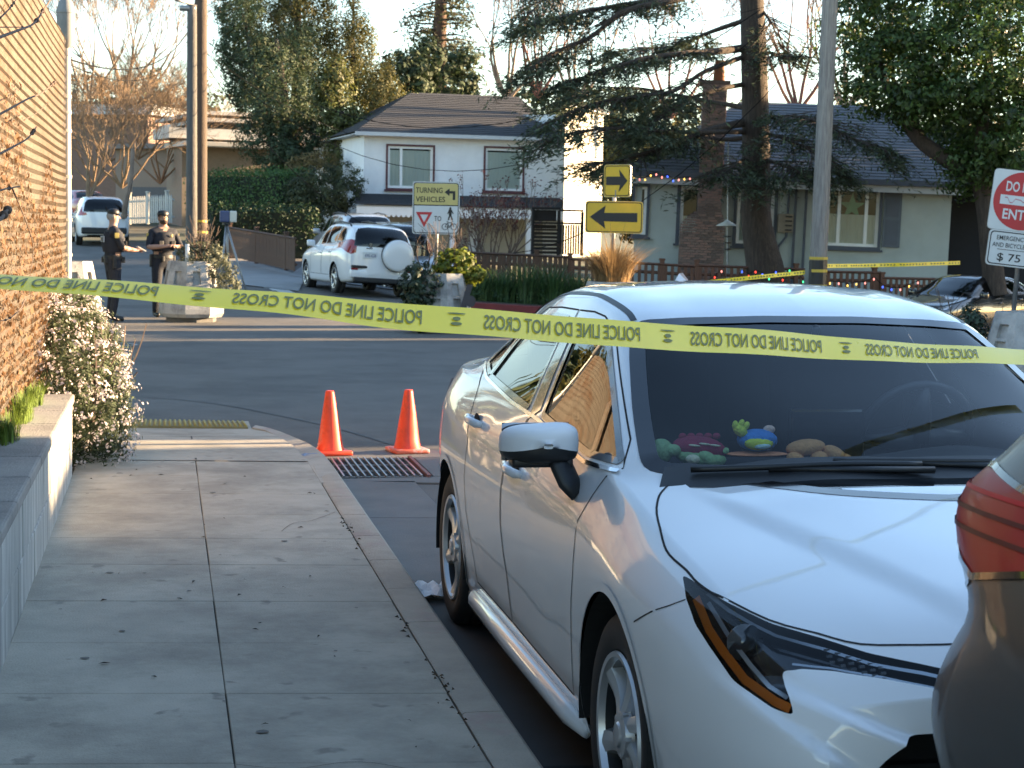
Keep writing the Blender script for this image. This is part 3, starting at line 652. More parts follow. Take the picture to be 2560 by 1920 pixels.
m = MB(); m.sheet(80, 30, lambda u, v: (FX-.016-.006*math.sin(v*9+u*40)-.004*math.sin(u*97), FY0+(FY1-FY0)*u, FZ0-.02+(FZ1-FZ0)*v-.02*math.sin(u*25)*(v > .97))); obj('screening', m, SCR, fence, True)
for y in (2.2, 5.1, 8.1, 11.0):
    m = MB(); m.lathe([(.028, 0), (.028, FZ1-.3), (.034, FZ1-.3), (.034, FZ1-.27), (.001, FZ1-.25)], 12, o=(FX-.07, y, .3)); obj('post', m, GALV, fence, True)
m = MB(); px = FX+.0; m.lathe([(.036, 0), (.036, 2.82), (.043, 2.82), (.043, 2.86), (.036, 2.86), (.036, 3.05)], 16, o=(px, FY1+.05, .05)); cp = obj('corner_post', m, GALV, fence, ang=40)
m = MB(); m.lathe([(.045, 2.88), (.066, 2.94), (.068, 3.14), (.073, 3.14), (.073, 3.16), (.068, 3.17), (.055, 3.22), (.03, 3.255), (.001, 3.26)], 16, o=(px, FY1+.05, .05)); obj('post_cap', m, mk('grey_pvc', (.20, .20, .19), .6, var=.2), cp, ang=40)
for z in (.9, 1.35, 1.62, 1.95, 2.3, 2.44, 2.56): m = MB(); m.lathe([(.038, -.012), (.042, -.012), (.042, .012), (.038, .012)], 14, o=(px, FY1+.05, z)); m.box((px, FY1+.05-.05, z), (.006, .05, .022)); obj('tension_band', m, GALV, cp)
# dry vine leaves matted on the lower fence
rng = np.random.default_rng(11)
DRY = mk('dry_vine_leaf', (.125, .07, .036), .9, var=.2, island=.5, transl=.25)
n = 20000; yy = rng.uniform(2.5, 13.9, n); top = .75+1.15*np.clip((13.9-yy)/9, 0, 1)**.6*.9+.25*np.sin(yy*2.2); zz = .62+rng.random(n)**1.25*top
P = np.stack([FX-.012+rng.normal(0, .012, n), yy, zz], 1); N_ = np.stack([np.ones(n), rng.normal(0, .35, n), rng.normal(0, .35, n)], 1)
tag(cards('vine_leaves', P, N_, rng.uniform(.02, .055, n), .7, DRY, None, rng), 'dry brown vine leaves matted over the lower part of the chain-link fence', 'vine', kind='stuff')
# bare twigs poking over the fence
TWIG = mk('twig_bark', (.10, .07, .055), .9, var=.3, scale=20)
rr = random.Random(5)
def pth(P, X): return [Vector((X+.0, 0, 0))*0+(lambda d: Vector((d[0], d[1], d[2]))*(X/d[0])+Vector((0, 0, CAM_H)))(ray(*p)) for p in P]
tw = thing('bare_shrub', 'bare dark twigs of a leafless shrub reaching in front of the fence', 'shrub', (0, 0, 0))
for P, X, r in (([(-60, 120), (0, 93), (45, 76), (85, 58), (112, 20), (132, -10)], -.55, .007), ([(-60, 310), (0, 285), (70, 247), (105, 232), (140, 203)], -.58, .006), ([(-60, 410), (0, 384), (40, 363), (70, 345), (91, 317)], -.57, .006), ([(-50, 500), (0, 476), (50, 466)], -.57, .005), ([(-40, 560), (0, 548), (14, 530), (25, 520)], -.5, .009),
                ([(-30, 70), (0, 68), (82, 68)], -.56, .003), ([(30, 470), (60, 540), (80, 600), (82, 640), (75, 690)], -.66, .0035), ([(62, 748), (52, 770), (25, 795), (0, 803)], -.66, .0035), ([(60, 300), (95, 280), (122, 255)], -.66, .003), ([(0, 45), (25, 20), (44, -8)], -.62, .004)):
    q = spline(pth(P, X), 5); m = MB(); k = len(q); m.tube(q, [r*(1-.6*i/k) for i in range(k)], 6)
    for j in range(2): i = rr.randint(k//3, k-2); m.ball(q[i], r*1.7, 6, 4)
    obj('twig', m, TWIG, tw, True)
# weeds at the fence foot
def tuft(name, P, n, h, sp, mat, rng, parent=None, w=.012, lean=.5):
    V = []; F = []
    for k in range(n):
        a = rng.uniform(0, 2*math.pi); b = np.array(P)+np.array([math.cos(a), math.sin(a), 0])*rng.uniform(0, sp); hh = h*rng.uniform(.5, 1.15); l = rng.uniform(0, lean)*hh
        d = np.array([math.cos(a), math.sin(a), 0]); pr = np.array([-d[1], d[0], 0])*w*rng.uniform(.6, 1.2)/2; o = len(V)
        for t, ww in ((0, 1), (.4, .9), (.75, .6), (1, .05)): c = b+d*l*t*t+np.array([0, 0, hh*t*(1-.18*t*lean)]); V += [c-pr*ww, c+pr*ww]
        F += [(o+2*i, o+2*i+1, o+2*i+3, o+2*i+2) for i in range(3)]
    m = MB(); m.add(V, F); return obj(name, m, mat, parent)
GRASS = mk('weed_green', (.13, .20, .03), .7, var=.2, island=.45, transl=.35); GRASSD = mk('weed_dark', (.035, .075, .025), .7, var=.2, island=.45, transl=.3)
for px_, py_, nm, h in ((18, 1100, 'low green weeds sprouting at the foot of the fence on the coping', .16), (52, 1050, 'taller light green weeds on the coping halfway to the flowering bush', .20), (80, 1010, 'light green weeds on the coping next to the flowering bush', .16)):
    q = at_z(px_, py_, .61); q.x = -.70; t = thing('weeds', nm, 'weeds', q); tuft('leaves', (0, 0, 0), 420, h*.8, .10, GRASS, rng, t, .006, .9); t.children[0].scale = (.55, 2.4, 1)
# rosemary
ros = thing('rosemary_bush', 'grey-green rosemary bush covered in pale pink blossom, spilling over the low wall end', 'bush', (-.5, 11.6, .2))
env = multi([ellip((-.06, .1, .42), (.31, 1.25, .46)), ellip((.08, -.45, .22), (.25, .62, .46)), ellip((-.14, .7, .68), (.22, .8, .32))], (5, 4, 3))
P, N_ = clumps(rng, env, 620, 34, .085, 1.0); cards('foliage', P, N_, rng.uniform(.025, .05, len(P)), .28, mk('rosemary_leaf', (.065, .085, .04), .8, var=.2, island=.5, transl=.25), ros, rng)
P, N_ = clumps(rng, multi([ellip((-.06, .1, .42), (.34, 1.28, .49), .86), ellip((.08, -.45, .22), (.28, .65, .48), .86), ellip((-.14, .7, .68), (.25, .83, .34), .86)], (5, 4, 3)), 560, 9, .05, 1.0); cards('blossom', P, N_, rng.uniform(.014, .028, len(P)), .8, mk('rosemary_blossom', (.70, .62, .60), .7, var=.1, island=.2, transl=.35), ros, rng)
m = MB()
for k in range(16): grow(m, Vector((rng.uniform(-.15, .1), rng.uniform(-.9, .9), .05)), Vector((rng.uniform(-.3, .5), rng.uniform(-.5, .5), 1)), .45, .014, 1, rr, sides=4)
obj('stems', m, TWIG, ros)['kind'] = 'stuff'
# litter and leaf bits
m = MB(); rs2 = random.Random(8)
for k in range(38):
    x = rs2.uniform(-.5, .86); y_ = rs2.uniform(3.9, 10.6); a = rs2.uniform(0, 6.28); l = rs2.uniform(.005, .022); w = l*rs2.uniform(.25, .6); c, s_ = math.cos(a), math.sin(a); z = SWZ+.004
    m.add([(x-l*c, y_-l*s_, z), (x+w*s_, y_-w*c, z+.004), (x+l*c, y_+l*s_, z+.002), (x-w*s_, y_+w*c, z+.006)], [(0, 1, 2, 3)])
cl_ = [rs2.uniform(4, 9.5) for _ in range(9)]
for k in range(60):
    y_ = rs2.choice(cl_)+rs2.gauss(0, .16); x = .880+rs2.gauss(0, .010)-(.02 if rs2.random() < .3 else 0); a = rs2.uniform(0, 6.28); l = rs2.uniform(.004, .014); c, s_ = math.cos(a)*l, math.sin(a)*l
    m.add([(x-c, y_-s_, SWZ+.003), (x+s_*.4, y_-c*.4, SWZ+.012), (x+c, y_+s_, SWZ+.005)], [(0, 1, 2)])
tag(obj('leaf_litter', m, mk('dead_leaf', (.06, .045, .03), .9, var=.3, island=.5)), 'small dark leaf bits scattered over the sidewalk and along the kerb joint', 'litter', kind='stuff')
m = MB()
for k in range(16):
    x = rs2.uniform(-.48, .84); y_ = rs2.uniform(3.9, 10.4); r_ = rs2.uniform(.006, .018); m.add([(x+r_*math.cos(g_)*rs2.uniform(.8, 1.2), y_+r_*math.sin(g_)*rs2.uniform(.8, 1.2), SWZ+.0035) for g_ in np.linspace(0, 2*math.pi, 10)[:-1]], [tuple(range(9))])
tag(obj('gum_spots', m, mk('old_gum', (.17, .16, .14), .9, var=.2)), 'old dark gum spots trodden into the sidewalk', 'gum', kind='stuff')
for P in ([(.19, 4.72), (.34, 4.66), (.52, 4.70), (.70, 4.58), (.87, 4.52)], [(.55, 8.4), (.62, 8.62), (.72, 8.7), (.86, 8.95)]):
    m = MB(); strip(m, [(p.x, p.y) for p in spline([(a, b, 0) for a, b in P], 5)], .0032, SWZ+.0035, lambda x, y: 0.); obj('crack', m, MATS['joint_dirt'], sidewalk)
def crumple(name, px, py, z, sx, sy, h, col, label, cat):
    q = at_z(px, py, z); rq = random.Random(px); m = MB(); hs = [[rq.uniform(0, h) for _ in range(7)] for _ in range(9)]
    m.sheet(9, 7, lambda u, v: (q.x+(u-.5)*sx*(1+.2*hs[round(u*8)][2]/h), q.y+(v-.5)*sy*(1+.3*hs[3][round(v*6)]/h), z+.006+hs[round(u*8)][round(v*6)])); tag(obj(name, m, mk(name, col, .8, var=.1)), label, cat)
crumple('crumpled_paper', 1080, 1491, .012, .16, .22, .05, (.72, .74, .76), 'crumpled white paper lying in the gutter at the rear wheel of the white sedan', 'paper')
crumple('flattened_wrapper', 775, 1142, .115, .10, .12, .012, (.22, .27, .36), 'small bluish flattened wrapper on the curved kerb beside the left cone', 'wrapper')
# ------------------------------------------------------------------ cones
ORG = mk('cone_orange', (.95, .08, .028), .5, var=.14, scale=9, col2=(.52, .075, .03), mix=(.5, .72), mscale=6, coat=.1)
def cone(px, py, label, lean, dent, pale):
    q = at_z(px, py, .012); t = thing('traffic_cone', label, 'traffic cone', q, .2, 'orange cones in the gutter')
    m = MB(); n = 28; V = []; prof = [(.098, .03), (.092, .05), (.084, .09), (.07, .19), (.056, .28), (.043, .36), (.031, .435), (.027, .447), (.02, .448), (.001, .446)]
    for r, h in prof:
        for j in range(n):
            g = 2*math.pi*j/n; k = 1-dent*math.exp(-((h-.14)/.05)**2)*max(0, math.cos(g+1.2))**4; V.append((r*k*math.cos(g)+lean*h, r*k*math.sin(g), h))
    m.add(V, [(i*n+j, i*n+(j+1) % n, (i+1)*n+(j+1) % n, (i+1)*n+j) for i in range(len(prof)-1) for j in range(n)]); obj('cone_body', m, ORG, t, True)
    m = MB(); m.rbox((0, 0, .016), (.255, .255, .032), .012); obj('base', m, mk('cone_base_worn', (.80, .16, .09), .6, var=.2, col2=(.75, .55, .50), mix=(.5, .6), mscale=9) if pale else ORG, t, True)
cone(826, 1135, 'orange traffic cone nearer the kerb, clean straight sides', -.02, 0., False)
cone(1018, 1130, 'orange traffic cone nearer the white sedan, dented, with a scuffed pale base', .01, .25, True)
# ------------------------------------------------------------------ police tape across the view
TAPE = mk('tape_yellow', (1.0, .77, .04), .3, var=.05, scale=5, transl=.1, coat=.6); TINK = mk('tape_print', (.17, .18, .05), .5, var=.1)
def tape_frame(Z0=3.62):
    xs = [-420, -200, 0, 390, 640, 1053, 1280, 1597, 1920, 2209, 2430, 2560]; ys = [655, 682, 702, 732, 752, 795, 812, 838, 857, 878, 887, 892]; ws = [.035, .03, .025, .034, .040, .058, .060, .063, .064, .054, .046, .042]
    def f(k):
        x = (393+772*k)/(1+.1066*k); Z = Z0*(1+.1066*k); y = float(pchip(xs, ys, [x])[0]); w = float(pchip(xs, ws, [x])[0])
        c = at_d(x, y, Z); a = min(w, .0755)/2; b = math.sqrt(max(0, .0762**2-4*a*a))/2; upv = Vector((0, 0, 1)); fv = Vector((FW[0], FW[1], 0)).normalized()
        return c, upv*a+fv*b
    return f
def tape_build(f, k0, k1, n, texts, name, label, seg_text=('POLICE LINE DO NOT CROSS')):
    t = thing(name, label, 'police tape', (0, 0, 0)); m = MB()
    def surf(k, v, off=0.):
        c, h = f(k); c2, _ = f(k+.01); tn = (c2-c).normalized(); nr = tn.cross(h).normalized()
        if nr.dot(Vector((0, 0, CAM_H))-c) < 0: nr = -nr
        return c+h*v+nr*(off+.002*math.cos(v*1.4)-.002*math.sin(k*9))
    m.sheet(n, 7, lambda u, v: surf(k0+(k1-k0)*u, 2*v-1)); obj('band', m, TAPE, t, True)
    vs, fs = text2d(seg_text, 1, .012); xs = [v[0] for v in vs]; y0, y1 = 0, max(v[1] for v in vs)*.98; x0, x1 = min(xs), max(xs)
    for K in texts:
        m = MB(); m.add([surf(K+1.0-.735*(v[0]-x0)/(x1-x0), -.52+1.02*(v[1]-y0)/(y1-y0), .003) for v in vs], fs); obj('lettering', m, TINK, t)
        m = MB()                                        # emblem between the repeats
        for cx, cy, r, sq in ((.145, .05, .017, 1), (.145, -.32, .024, .6), (.145, .45, .04, .18)):
            m.add([surf(K+cx+r*math.cos(g), cy+r*sq*9*math.sin(g), .003) for g in np.linspace(0, 2*math.pi, 14)[:-1]], [tuple(range(13))])
        obj('emblem', m, TINK, t)
    return t
tape_build(tape_frame(), -1.18, 4.5, 160, (-2, -1, 0, 1, 2, 3), 'police_tape', 'long yellow police tape with mirrored black lettering, stretched from the fence across the white sedan')

# ------------------------------------------------------------------ white sedan in front
def L9(*v): return [(v[i], v[i+1]) for i in range(0, 18, 2)]
SED = [(0.00, L9(.50, .20, .60, .215, .66, .31, .685, .47, .67, .575, .61, .635, .42, .665, .22, .68, 0, .685)),
       (0.06, L9(.56, .19, .68, .205, .74, .31, .765, .48, .75, .60, .68, .675, .46, .71, .24, .725, 0, .73)),
       (0.20, L9(.62, .18, .75, .20, .80, .32, .825, .50, .815, .645, .735, .735, .50, .775, .26, .79, 0, .795)),
       (0.45, L9(.66, .18, .80, .20, .845, .33, .868, .54, .862, .70, .765, .798, .525, .825, .27, .842, 0, .848)),
       (0.85, L9(.68, .18, .815, .20, .858, .33, .888, .57, .882, .745, .785, .865, .545, .885, .28, .905, 0, .91)),
       (1.07, L9(.70, .17, .82, .185, .862, .32, .886, .58, .877, .768, .79, .905, .572, .925, .308, .945, 0, .950)),
       (1.13, L9(.70, .17, .82, .185, .862, .32, .885, .58, .876, .771, .79, .915, .577, .940, .312, .960, 0, .965)),
       (1.30, L9(.70, .17, .825, .185, .864, .32, .883, .585, .870, .78, .795, .936, .735, .995, .37, 1.045, 0, 1.055)),
       (1.60, L9(.70, .17, .83, .185, .865, .32, .882, .59, .866, .785, .80, .948, .69, 1.13, .355, 1.18, 0, 1.19)),
       (1.90, L9(.70, .17, .83, .185, .867, .32, .884, .595, .866, .795, .802, .958, .635, 1.27, .34, 1.31, 0, 1.322)),
       (2.04, L9(.70, .17, .83, .185, .867, .32, .885, .60, .866, .80, .803, .963, .612, 1.325, .335, 1.36, 0, 1.372)),
       (2.25, L9(.70, .17, .83, .185, .867, .32, .885, .60, .866, .80, .803, .968, .60, 1.358, .332, 1.40, 0, 1.412)),
       (2.55, L9(.70, .17, .83, .185, .867, .32, .885, .605, .866, .81, .803, .975, .59, 1.38, .33, 1.424, 0, 1.435)),
       (2.95, L9(.70, .17, .83, .185, .867, .32, .886, .61, .868, .82, .802, .985, .583, 1.372, .33, 1.418, 0, 1.43)),
       (3.35, L9(.70, .17, .83, .185, .868, .33, .89, .62, .874, .835, .80, .998, .578, 1.325, .325, 1.375, 0, 1.39)),
       (3.65, L9(.69, .18, .825, .20, .868, .34, .892, .635, .876, .85, .795, 1.01, .585, 1.24, .33, 1.29, 0, 1.305)),
       (3.95, L9(.68, .19, .81, .21, .858, .35, .886, .65, .868, .87, .785, 1.02, .625, 1.10, .35, 1.145, 0, 1.16)),
       (4.15, L9(.66, .20, .78, .22, .835, .36, .866, .66, .85, .88, .765, 1.025, .62, 1.055, .35, 1.075, 0, 1.08)),
       (4.42, L9(.60, .22, .71, .24, .765, .38, .80, .66, .785, .88, .705, 1.02, .57, 1.05, .32, 1.062, 0, 1.066)),
       (4.57, L9(.54, .24, .63, .26, .69, .39, .725, .65, .71, .86, .63, .99, .50, 1.025, .28, 1.035, 0, 1.038)),
       (4.63, L9(.48, .26, .56, .28, .62, .39, .655, .63, .64, .83, .57, .94, .44, .965, .24, .97, 0, .972))]
SED = [(u, [(x*(.98 if k < 6 else (.945 if k == 6 else .96)), z) for k, (x, z) in enumerate(P)]) for u, P in SED]
SHARP = [1, .8, .75, 1, .55, .35, .55, 1, 1]
WT = [(0, .62), (.3, .6), (.9, .48), (1.25, .46), (2.05, .27), (2.6, .05), (3.2, -.15), (3.9, -.35), (4.63, -.75)]
def build_sedan():
    car = thing('parked_car', 'glossy white four-door sedan parked at the kerb facing the viewer, plush toys on its dashboard', 'car', (1.985, 3.27, 0), 0)
    bm = body_bm(SED, SHARP, 125, [3, 5, 9, 9, 8, 16, 10, 10], WT, .30, .87, 4.63, zc=.46)
    for v in bm.verts:                                  # raised middle of the hood between two soft creases
        x, y, z = abs(v.co.x), v.co.y, v.co.z
        if y < 1.25 and z > .6:
            xl = .22+.34*y; v.co.z += .016*sstep(xl+.035, xl-.025, x)*sstep(1.2, .95, y)*sstep(.10, .30, y)
    for v in bm.verts:                                  # folded ledges of the bumper corner under the headlight
        x, y, z = abs(v.co.x), v.co.y, v.co.z
        if y < .6 and z < .72 and x > .2:
            zl = .662 if x > .70 else .662-(.70-x)*.37
            d = .045*min(1, max(0, (zl-z)/.018))*sstep(.30, .42, x)*sstep(.80, .70, x)*sstep(.40, .52, z)
            zb = .605-(.735-x)*.62
            d += .05*min(1, max(0, (zb-z)/.016))*sstep(.575, .70, x)*sstep(.86, .76, x)*sstep(.30, .46, z)
            v.co.y -= d
    bm.normal_update(); bvh = BVHTree.FromBMesh(bm)
    FA, RA, WR = (1.05, .325), (3.685, .325), .352
    fl = lambda s: (lambda q: q.x*s > .45)
    regs = {}; nid = [1]
    def region(poly, view, filt, name, mat, off=0., only=0, grp=None):
        i = nid[0]; nid[0] += 1; cut(bm, poly, view, filt, i, only); regs[i] = (name, mat, off); return i
    win_f = rounded([(1.40, .968), (1.68, .958), (2.33, 1.0), (2.475, 1.292), (2.38, 1.304), (2.25, 1.296), (2.10, 1.27), (2.0, 1.235), (1.66, 1.078), (1.47, .995)], .02)
    win_r = rounded([(2.55, 1.0), (3.36, 1.04), (3.32, 1.16), (3.22, 1.26), (3.1, 1.287), (2.9, 1.298), (2.70, 1.30), (2.66, 1.285)], .02)
    win_q = rounded([(3.40, 1.045), (3.62, 1.075), (3.55, 1.13), (3.37, 1.215)], .02)
    door_f = [(1.506, .287), (1.488, .435), (1.479, .537), (1.463, .642), (1.471, .723), (1.486, .792), (1.45, .869), (1.42, .925), (1.37, .955), (1.47, 1.022), (1.66, 1.107), (2.0, 1.265), (2.1, 1.30), (2.25, 1.328), (2.40, 1.336), (2.60, 1.332), (2.49, 1.10), (2.46, .99), (2.56, .85), (2.562, .725), (2.527, .611), (2.478, .521), (2.429, .455), (2.38, .30)]
    door_r = [(2.395, .30), (2.443, .455), (2.492, .521), (2.541, .611), (2.576, .725), (2.574, .85), (2.475, .99), (2.505, 1.10), (2.615, 1.332), (2.9, 1.328), (3.14, 1.316), (3.34, 1.255), (3.52, 1.16), (3.64, 1.075), (3.45, 1.0), (3.40, .96), (3.25, .80), (3.251, .667), (3.217, .54), (3.106, .388), (3.06, .30)]
    ws = rounded([(-.69, .968), (-.45, .945), (0, .935), (.45, .945), (.69, .968), (.645, 1.101), (.59, 1.236), (.545, 1.318), (.4, 1.329), (.15, 1.338), (-.15, 1.338), (-.4, 1.329), (-.545, 1.318), (-.59, 1.236), (-.645, 1.101)], .03)
    rw = rounded([(-.62, 1.10), (0, 1.12), (.62, 1.10), (.53, 1.30), (.3, 1.37), (0, 1.385), (-.3, 1.37), (-.53, 1.30)], .05)
    body = 0
    i_ws = region(ws, 'front', lambda q: 1.0 < q.y < 2.35, 'windshield', WSHIELD, -.002)
    region(rw, 'front', lambda q: q.y > 2.9 and abs(q.x) < .68, 'rear_window', GLASS, -.002)
    hl_ = [(.655, 1.225), (.695, 1.175), (.72, 1.125), (.749, 1.033), (.775, .885), (.782, .797), (.773, .683), (.768, .60), (.747, .501), (.685, .352), (.606, .256), (.535, .191), (.42, .148), (.291, .123), (.15, .112)]
    hood = [(-x, y) for x, y in hl_]+[(0, .108)]+hl_[::-1]+[(.5, 1.148), (0, 1.11), (-.5, 1.148)]
    hood = [tuple(p)[:2] for p in spline([(x, y, 0) for x, y in hood], 3)]
    region(hood, 'top', lambda q: q.z > .60, 'hood', PAINT['white'])
    hl = {}
    for s in (-1, 1):
        region(win_f, 'side', fl(s), 'window', GLASS, -.004); region(win_r, 'side', fl(s), 'window', GLASS, -.004); region(win_q, 'side', fl(s), 'window', GLASS, -.004)
        # headlight, seen from the front
        h = [(x*s, z) for x, z in ((.783, .797), (.747, .776), (.685, .754), (.606, .742), (.527, .725), (.438, .714), (.344, .700), (.335, .685), (.391, .671), (.52, .686), (.611, .692), (.67, .690), (.701, .681), (.71, .643), (.708, .611), (.736, .613), (.781, .64), (.799, .689), (.806, .719), (.80, .757))]
        hl[s] = region(rounded(h, .008), 'front', lambda q, s=s: q.y < .8 and q.x*s > .25, 'headlight', LENS)
        for c in (FA, RA): region(circ(c[0], c[1], WR, 48), 'side', fl(s), 'cutout', None)
        region(door_f, 'side', fl(s), 'door', PAINT['white']); region(door_r, 'side', fl(s), 'door', PAINT['white'])
    # grille mouth
    region(rounded([(-.40, .592), (.40, .592), (.50, .582), (.56, .53), (.66, .30), (.60, .24), (-.60, .24), (-.66, .30), (-.56, .53), (-.50, .582)], .03), 'front', lambda q: q.y < .35, 'cutout', None)
    
    regs[0] = ('body', PAINT['white'], 0)
    for i, (nm, mt, off) in regs.items():
        if mt is None: continue
        me = region_mesh(bm, i, nm, mt, off)
        if len(me.polygons): link(nm, me, car)
    # headlight insides
    for s in (-1, 1):
        i = hl[s]; me = region_mesh(bm, i, 'lamp_housing', PAINT['trim'], -.035); link('lamp_housing', me, car)
        A = MB(); 
        def strip(path, w, mat, nm, off): m = MB(); ribbon(m, bvh, path, 'front', -1, w, off); link(nm, m.mesh(nm, mat, True), car)
        strip([(x*s, z) for x, z in ((.786, .768), (.792, .72), (.785, .69), (.768, .65), (.735, .627), (.716, .622))], .02, PAINT['amber'], 'marker_light', -.010)
        strip([(x*s, z) for x, z in ((.772, .768), (.768, .72), (.752, .68), (.733, .655), (.715, .645))], .010, PAINT['clear'], 'light_guide', -.012)
        strip([(x*s, z) for x, z in ((.765, .782), (.747, .765), (.685, .742), (.606, .730), (.527, .713), (.438, .704), (.36, .692))], .009, PAINT['clear'], 'light_guide', -.010)
        strip([(x*s, z) for x, z in ((.68, .702), (.611, .702), (.52, .694), (.42, .680))], .006, PAINT['clear'], 'light_guide', -.012)
        m = MB(); p = bvh.ray_cast(Vector((.735*s, -2, .71)), Vector((0, 1, 0)))[0]
        m.lathe([(.001, -.022), (.02, -.016), (.028, 0), (.034, .006), (.040, .004), (.042, -.005)], 24, o=(p.x, p.y+.06, p.z-.002), axis='Y'); obj('projector_lamp', m, mk('lamp_lens_dark', (.05, .055, .06), .08, coat=1, var=0), car, True)
        m = MB()
        for a in range(6):
            for b in range(3):
                x = (.60-.018*a)*s; z = .720-.004*a-.009*b; q = bvh.ray_cast(Vector((x, -2, z)), Vector((0, 1, 0)))[0]; m.box((q.x, q.y+.024, q.z), (.012, .006, .005))
        obj('reflector', m, PAINT['clear'], car)
    # black trims, seals and seams
    sm = MB(); blk = MB(); ribbon(blk, bvh, ws, 'front', -1, .05, .0015, True); obj('windshield_seal', blk, PAINT['trim'], car, True)
    for s in (-1, 1):
        for w in (win_f, win_r, win_q): blk = MB(); ribbon(blk, bvh, w, 'side', s, .022, .003, True); obj('window_seal', blk, PAINT['trim'], car, True)
        for pth, w in (([(2.43, .99), (2.49, 1.10), (2.575, 1.295)], .10), ([(3.38, 1.045), (3.345, 1.20)], .04), ([(1.64, .965), (1.745, 1.10)], .022)):
            blk = MB(); ribbon(blk, bvh, pth, 'side', s, w, .0035); obj('window_pillar', blk, PAINT['trim'], car, True)
        cr = MB(); ribbon(cr, bvh, [(1.37, .945), (1.66, .935), (2.0, .955), (2.35, .982), (2.8, .994), (3.4, 1.03), (3.66, 1.07)], 'side', s, .013, .006); obj('belt_moulding', cr, PAINT['chrome'], car, True)
        for d in (door_f, door_r): ribbon(sm, bvh, d, 'side', s, .006, .0012, True)
        ribbon(sm, bvh, [(.80, .658), (.699, .704), (.636, .731), (.592, .755)], 'side', s, .004, .0012)
        ribbon(sm, bvh, [(4.05, .62), (4.2, .66), (4.35, .66)], 'side', s, .005, .0012)
        rt = MB(); ribbon(rt, bvh, [(.552*s, 2.03), (.548*s, 2.1), (.548*s, 2.22), (.545*s, 2.5), (.542*s, 2.9), (.54*s, 3.3), (.55*s, 3.6)], 'top', 1, .02, .0015); obj('roof_drip_strip', rt, PAINT['dark'], car, True)
    ribbon(sm, bvh, hood, 'top', 1, .006, .0012, True); obj('seam', sm, PAINT['seam'], car, True)['kind'] = 'stuff'
    # arches and wells
    for s in (-1, 1):
        for c in (FA, RA):
            wl = MB(); lip = MB(); arch(wl, c[0], c[1], WR, .855, .50, s); ribbon(lip, bvh, circ(c[0], c[1], WR+.008, 40, -14, 194), 'side', s, .022, .004)
            obj('wheel_well', wl, PAINT['well'], car); obj('arch_lip', lip, PAINT['white'], car, True)
    fl_ = MB(); fl_.box((0, 2.3, .22), (1.30, 4.0, .06)); obj('underbody', fl_, PAINT['well'], car)
    g = MB(); g.box((0, .19, .42), (1.25, .04, .46))
    for k in range(9): g.box((0, .155, .26+.028*k), (1.12-.02*abs(k-4), .03, .008))
    obj('grille', g, PAINT['dark'], car)
    # rocker highlight sill
    for s in (-1, 1):
        m = MB(); m.tube([(s*.825, 1.42, .205), (s*.848, 1.56, .222), (s*.853, 2.4, .225), (s*.852, 3.1, .225), (s*.83, 3.28, .21)], [.014, .024, .026, .024, .014], 10, squash=1.5); obj('sill', m, PAINT['white'], car, True)
    for s in (-1, 1):
        for c in (FA, RA): wheel(car, s*.845, c[0]-(.04 if c is FA else -.01), .316, .205, 'twist', s, PAINT)
    # mirrors
    for s in (-1, 1):
        top = MB(); low = MB()
        def shell(t, g):
            e = t; a = g*2*math.pi; return None
        prof = [(-.06, .12, .12), (-.045, .40, .40), (-.02, .62, .62), (.06, .80, .80), (.2, .91, .91), (.45, .98, .98), (.75, 1, 1), (1.0, .9, .92)]
        C = Vector((s*.925, 1.66, .988)); n = 28; vs = []; 
        for k, (t, sx, sz) in enumerate(prof):
            for j in range(n):
                g = 2*math.pi*j/n; cx, cz = math.cos(g), math.sin(g); ex = math.copysign(abs(cx)**.55, cx)*.118*sx; ez = math.copysign(abs(cz)**.6, cz)*.058*sz
                vs.append(C+Vector((ex-.012*s*(1-t), -.06+.115*t+.045*abs(ex/.118)**2*(1-t)+.10*(ex*-s/.118*.12), ez*(1-.10*ex*s/.118))))
        fs = [(k*n+j, k*n+(j+1) % n, (k+1)*n+(j+1) % n, (k+1)*n+j) for k in range(len(prof)-1) for j in range(n)]+[tuple(range(n))]
        lowj = {j for j in range(n) if math.sin(2*math.pi*(j+.5)/n) < -.30}; lo = [f for f in fs[:-1] if (f[0] % n) in lowj]; up = [f for f in fs if f not in lo]
        top.add(vs, up); low.add(vs, lo); low.tube([(s*.868, 1.66, .952), (s*.858, 1.65, .92), (s*.842, 1.63, .88), (s*.815, 1.61, .845)], [.05, .05, .05, .042], 10, squash=.5)
        low.rbox((s*.918, 1.67, .936), (.18, .07, .03), .01)
        me = obj('side_mirror', top, mk('mirror_shell_white', (.80, .81, .82), .6, var=0), car, True); bb = obj('mirror_base', low, PAINT['dark'], me, True)
        gl = MB(); gl.add([C+Vector((x*.1, .062, z*.055)) for x, z in ((-1, -1), (1, -1), (1, 1), (-1, 1))], [(0, 1, 2, 3)]); obj('mirror_glass', gl, PAINT['chrome'], me)
    # door handles
    for s in (-1, 1):
        for y, z in ((2.40, .81), (3.20, .885)):
            p = bvh.ray_cast(Vector((s*5, y, z)), Vector((-s, 0, 0)))[0]
            m = MB(); m.tube([(p.x-.004*s, y-.10, z-.004), (p.x+.022*s, y-.085, z), (p.x+.034*s, y, z+.004), (p.x+.022*s, y+.085, z+.004), (p.x-.004*s, y+.10, z)], [.009, .013, .012, .013, .009], 10, squash=1.25); hh = obj('door_handle', m, PAINT['white'], car, True)
            c = MB(); c.ball((p.x-.001*s, y, z), .04, 14, 8, .1, 1.5, .75); obj('handle_recess', c, PAINT['well'], hh, True)
    # cowl and wipers
    cw = MB(); path = [(-.67, 1.262), (-.5, 1.185), (0, 1.148), (.5, 1.185), (.67, 1.262)]
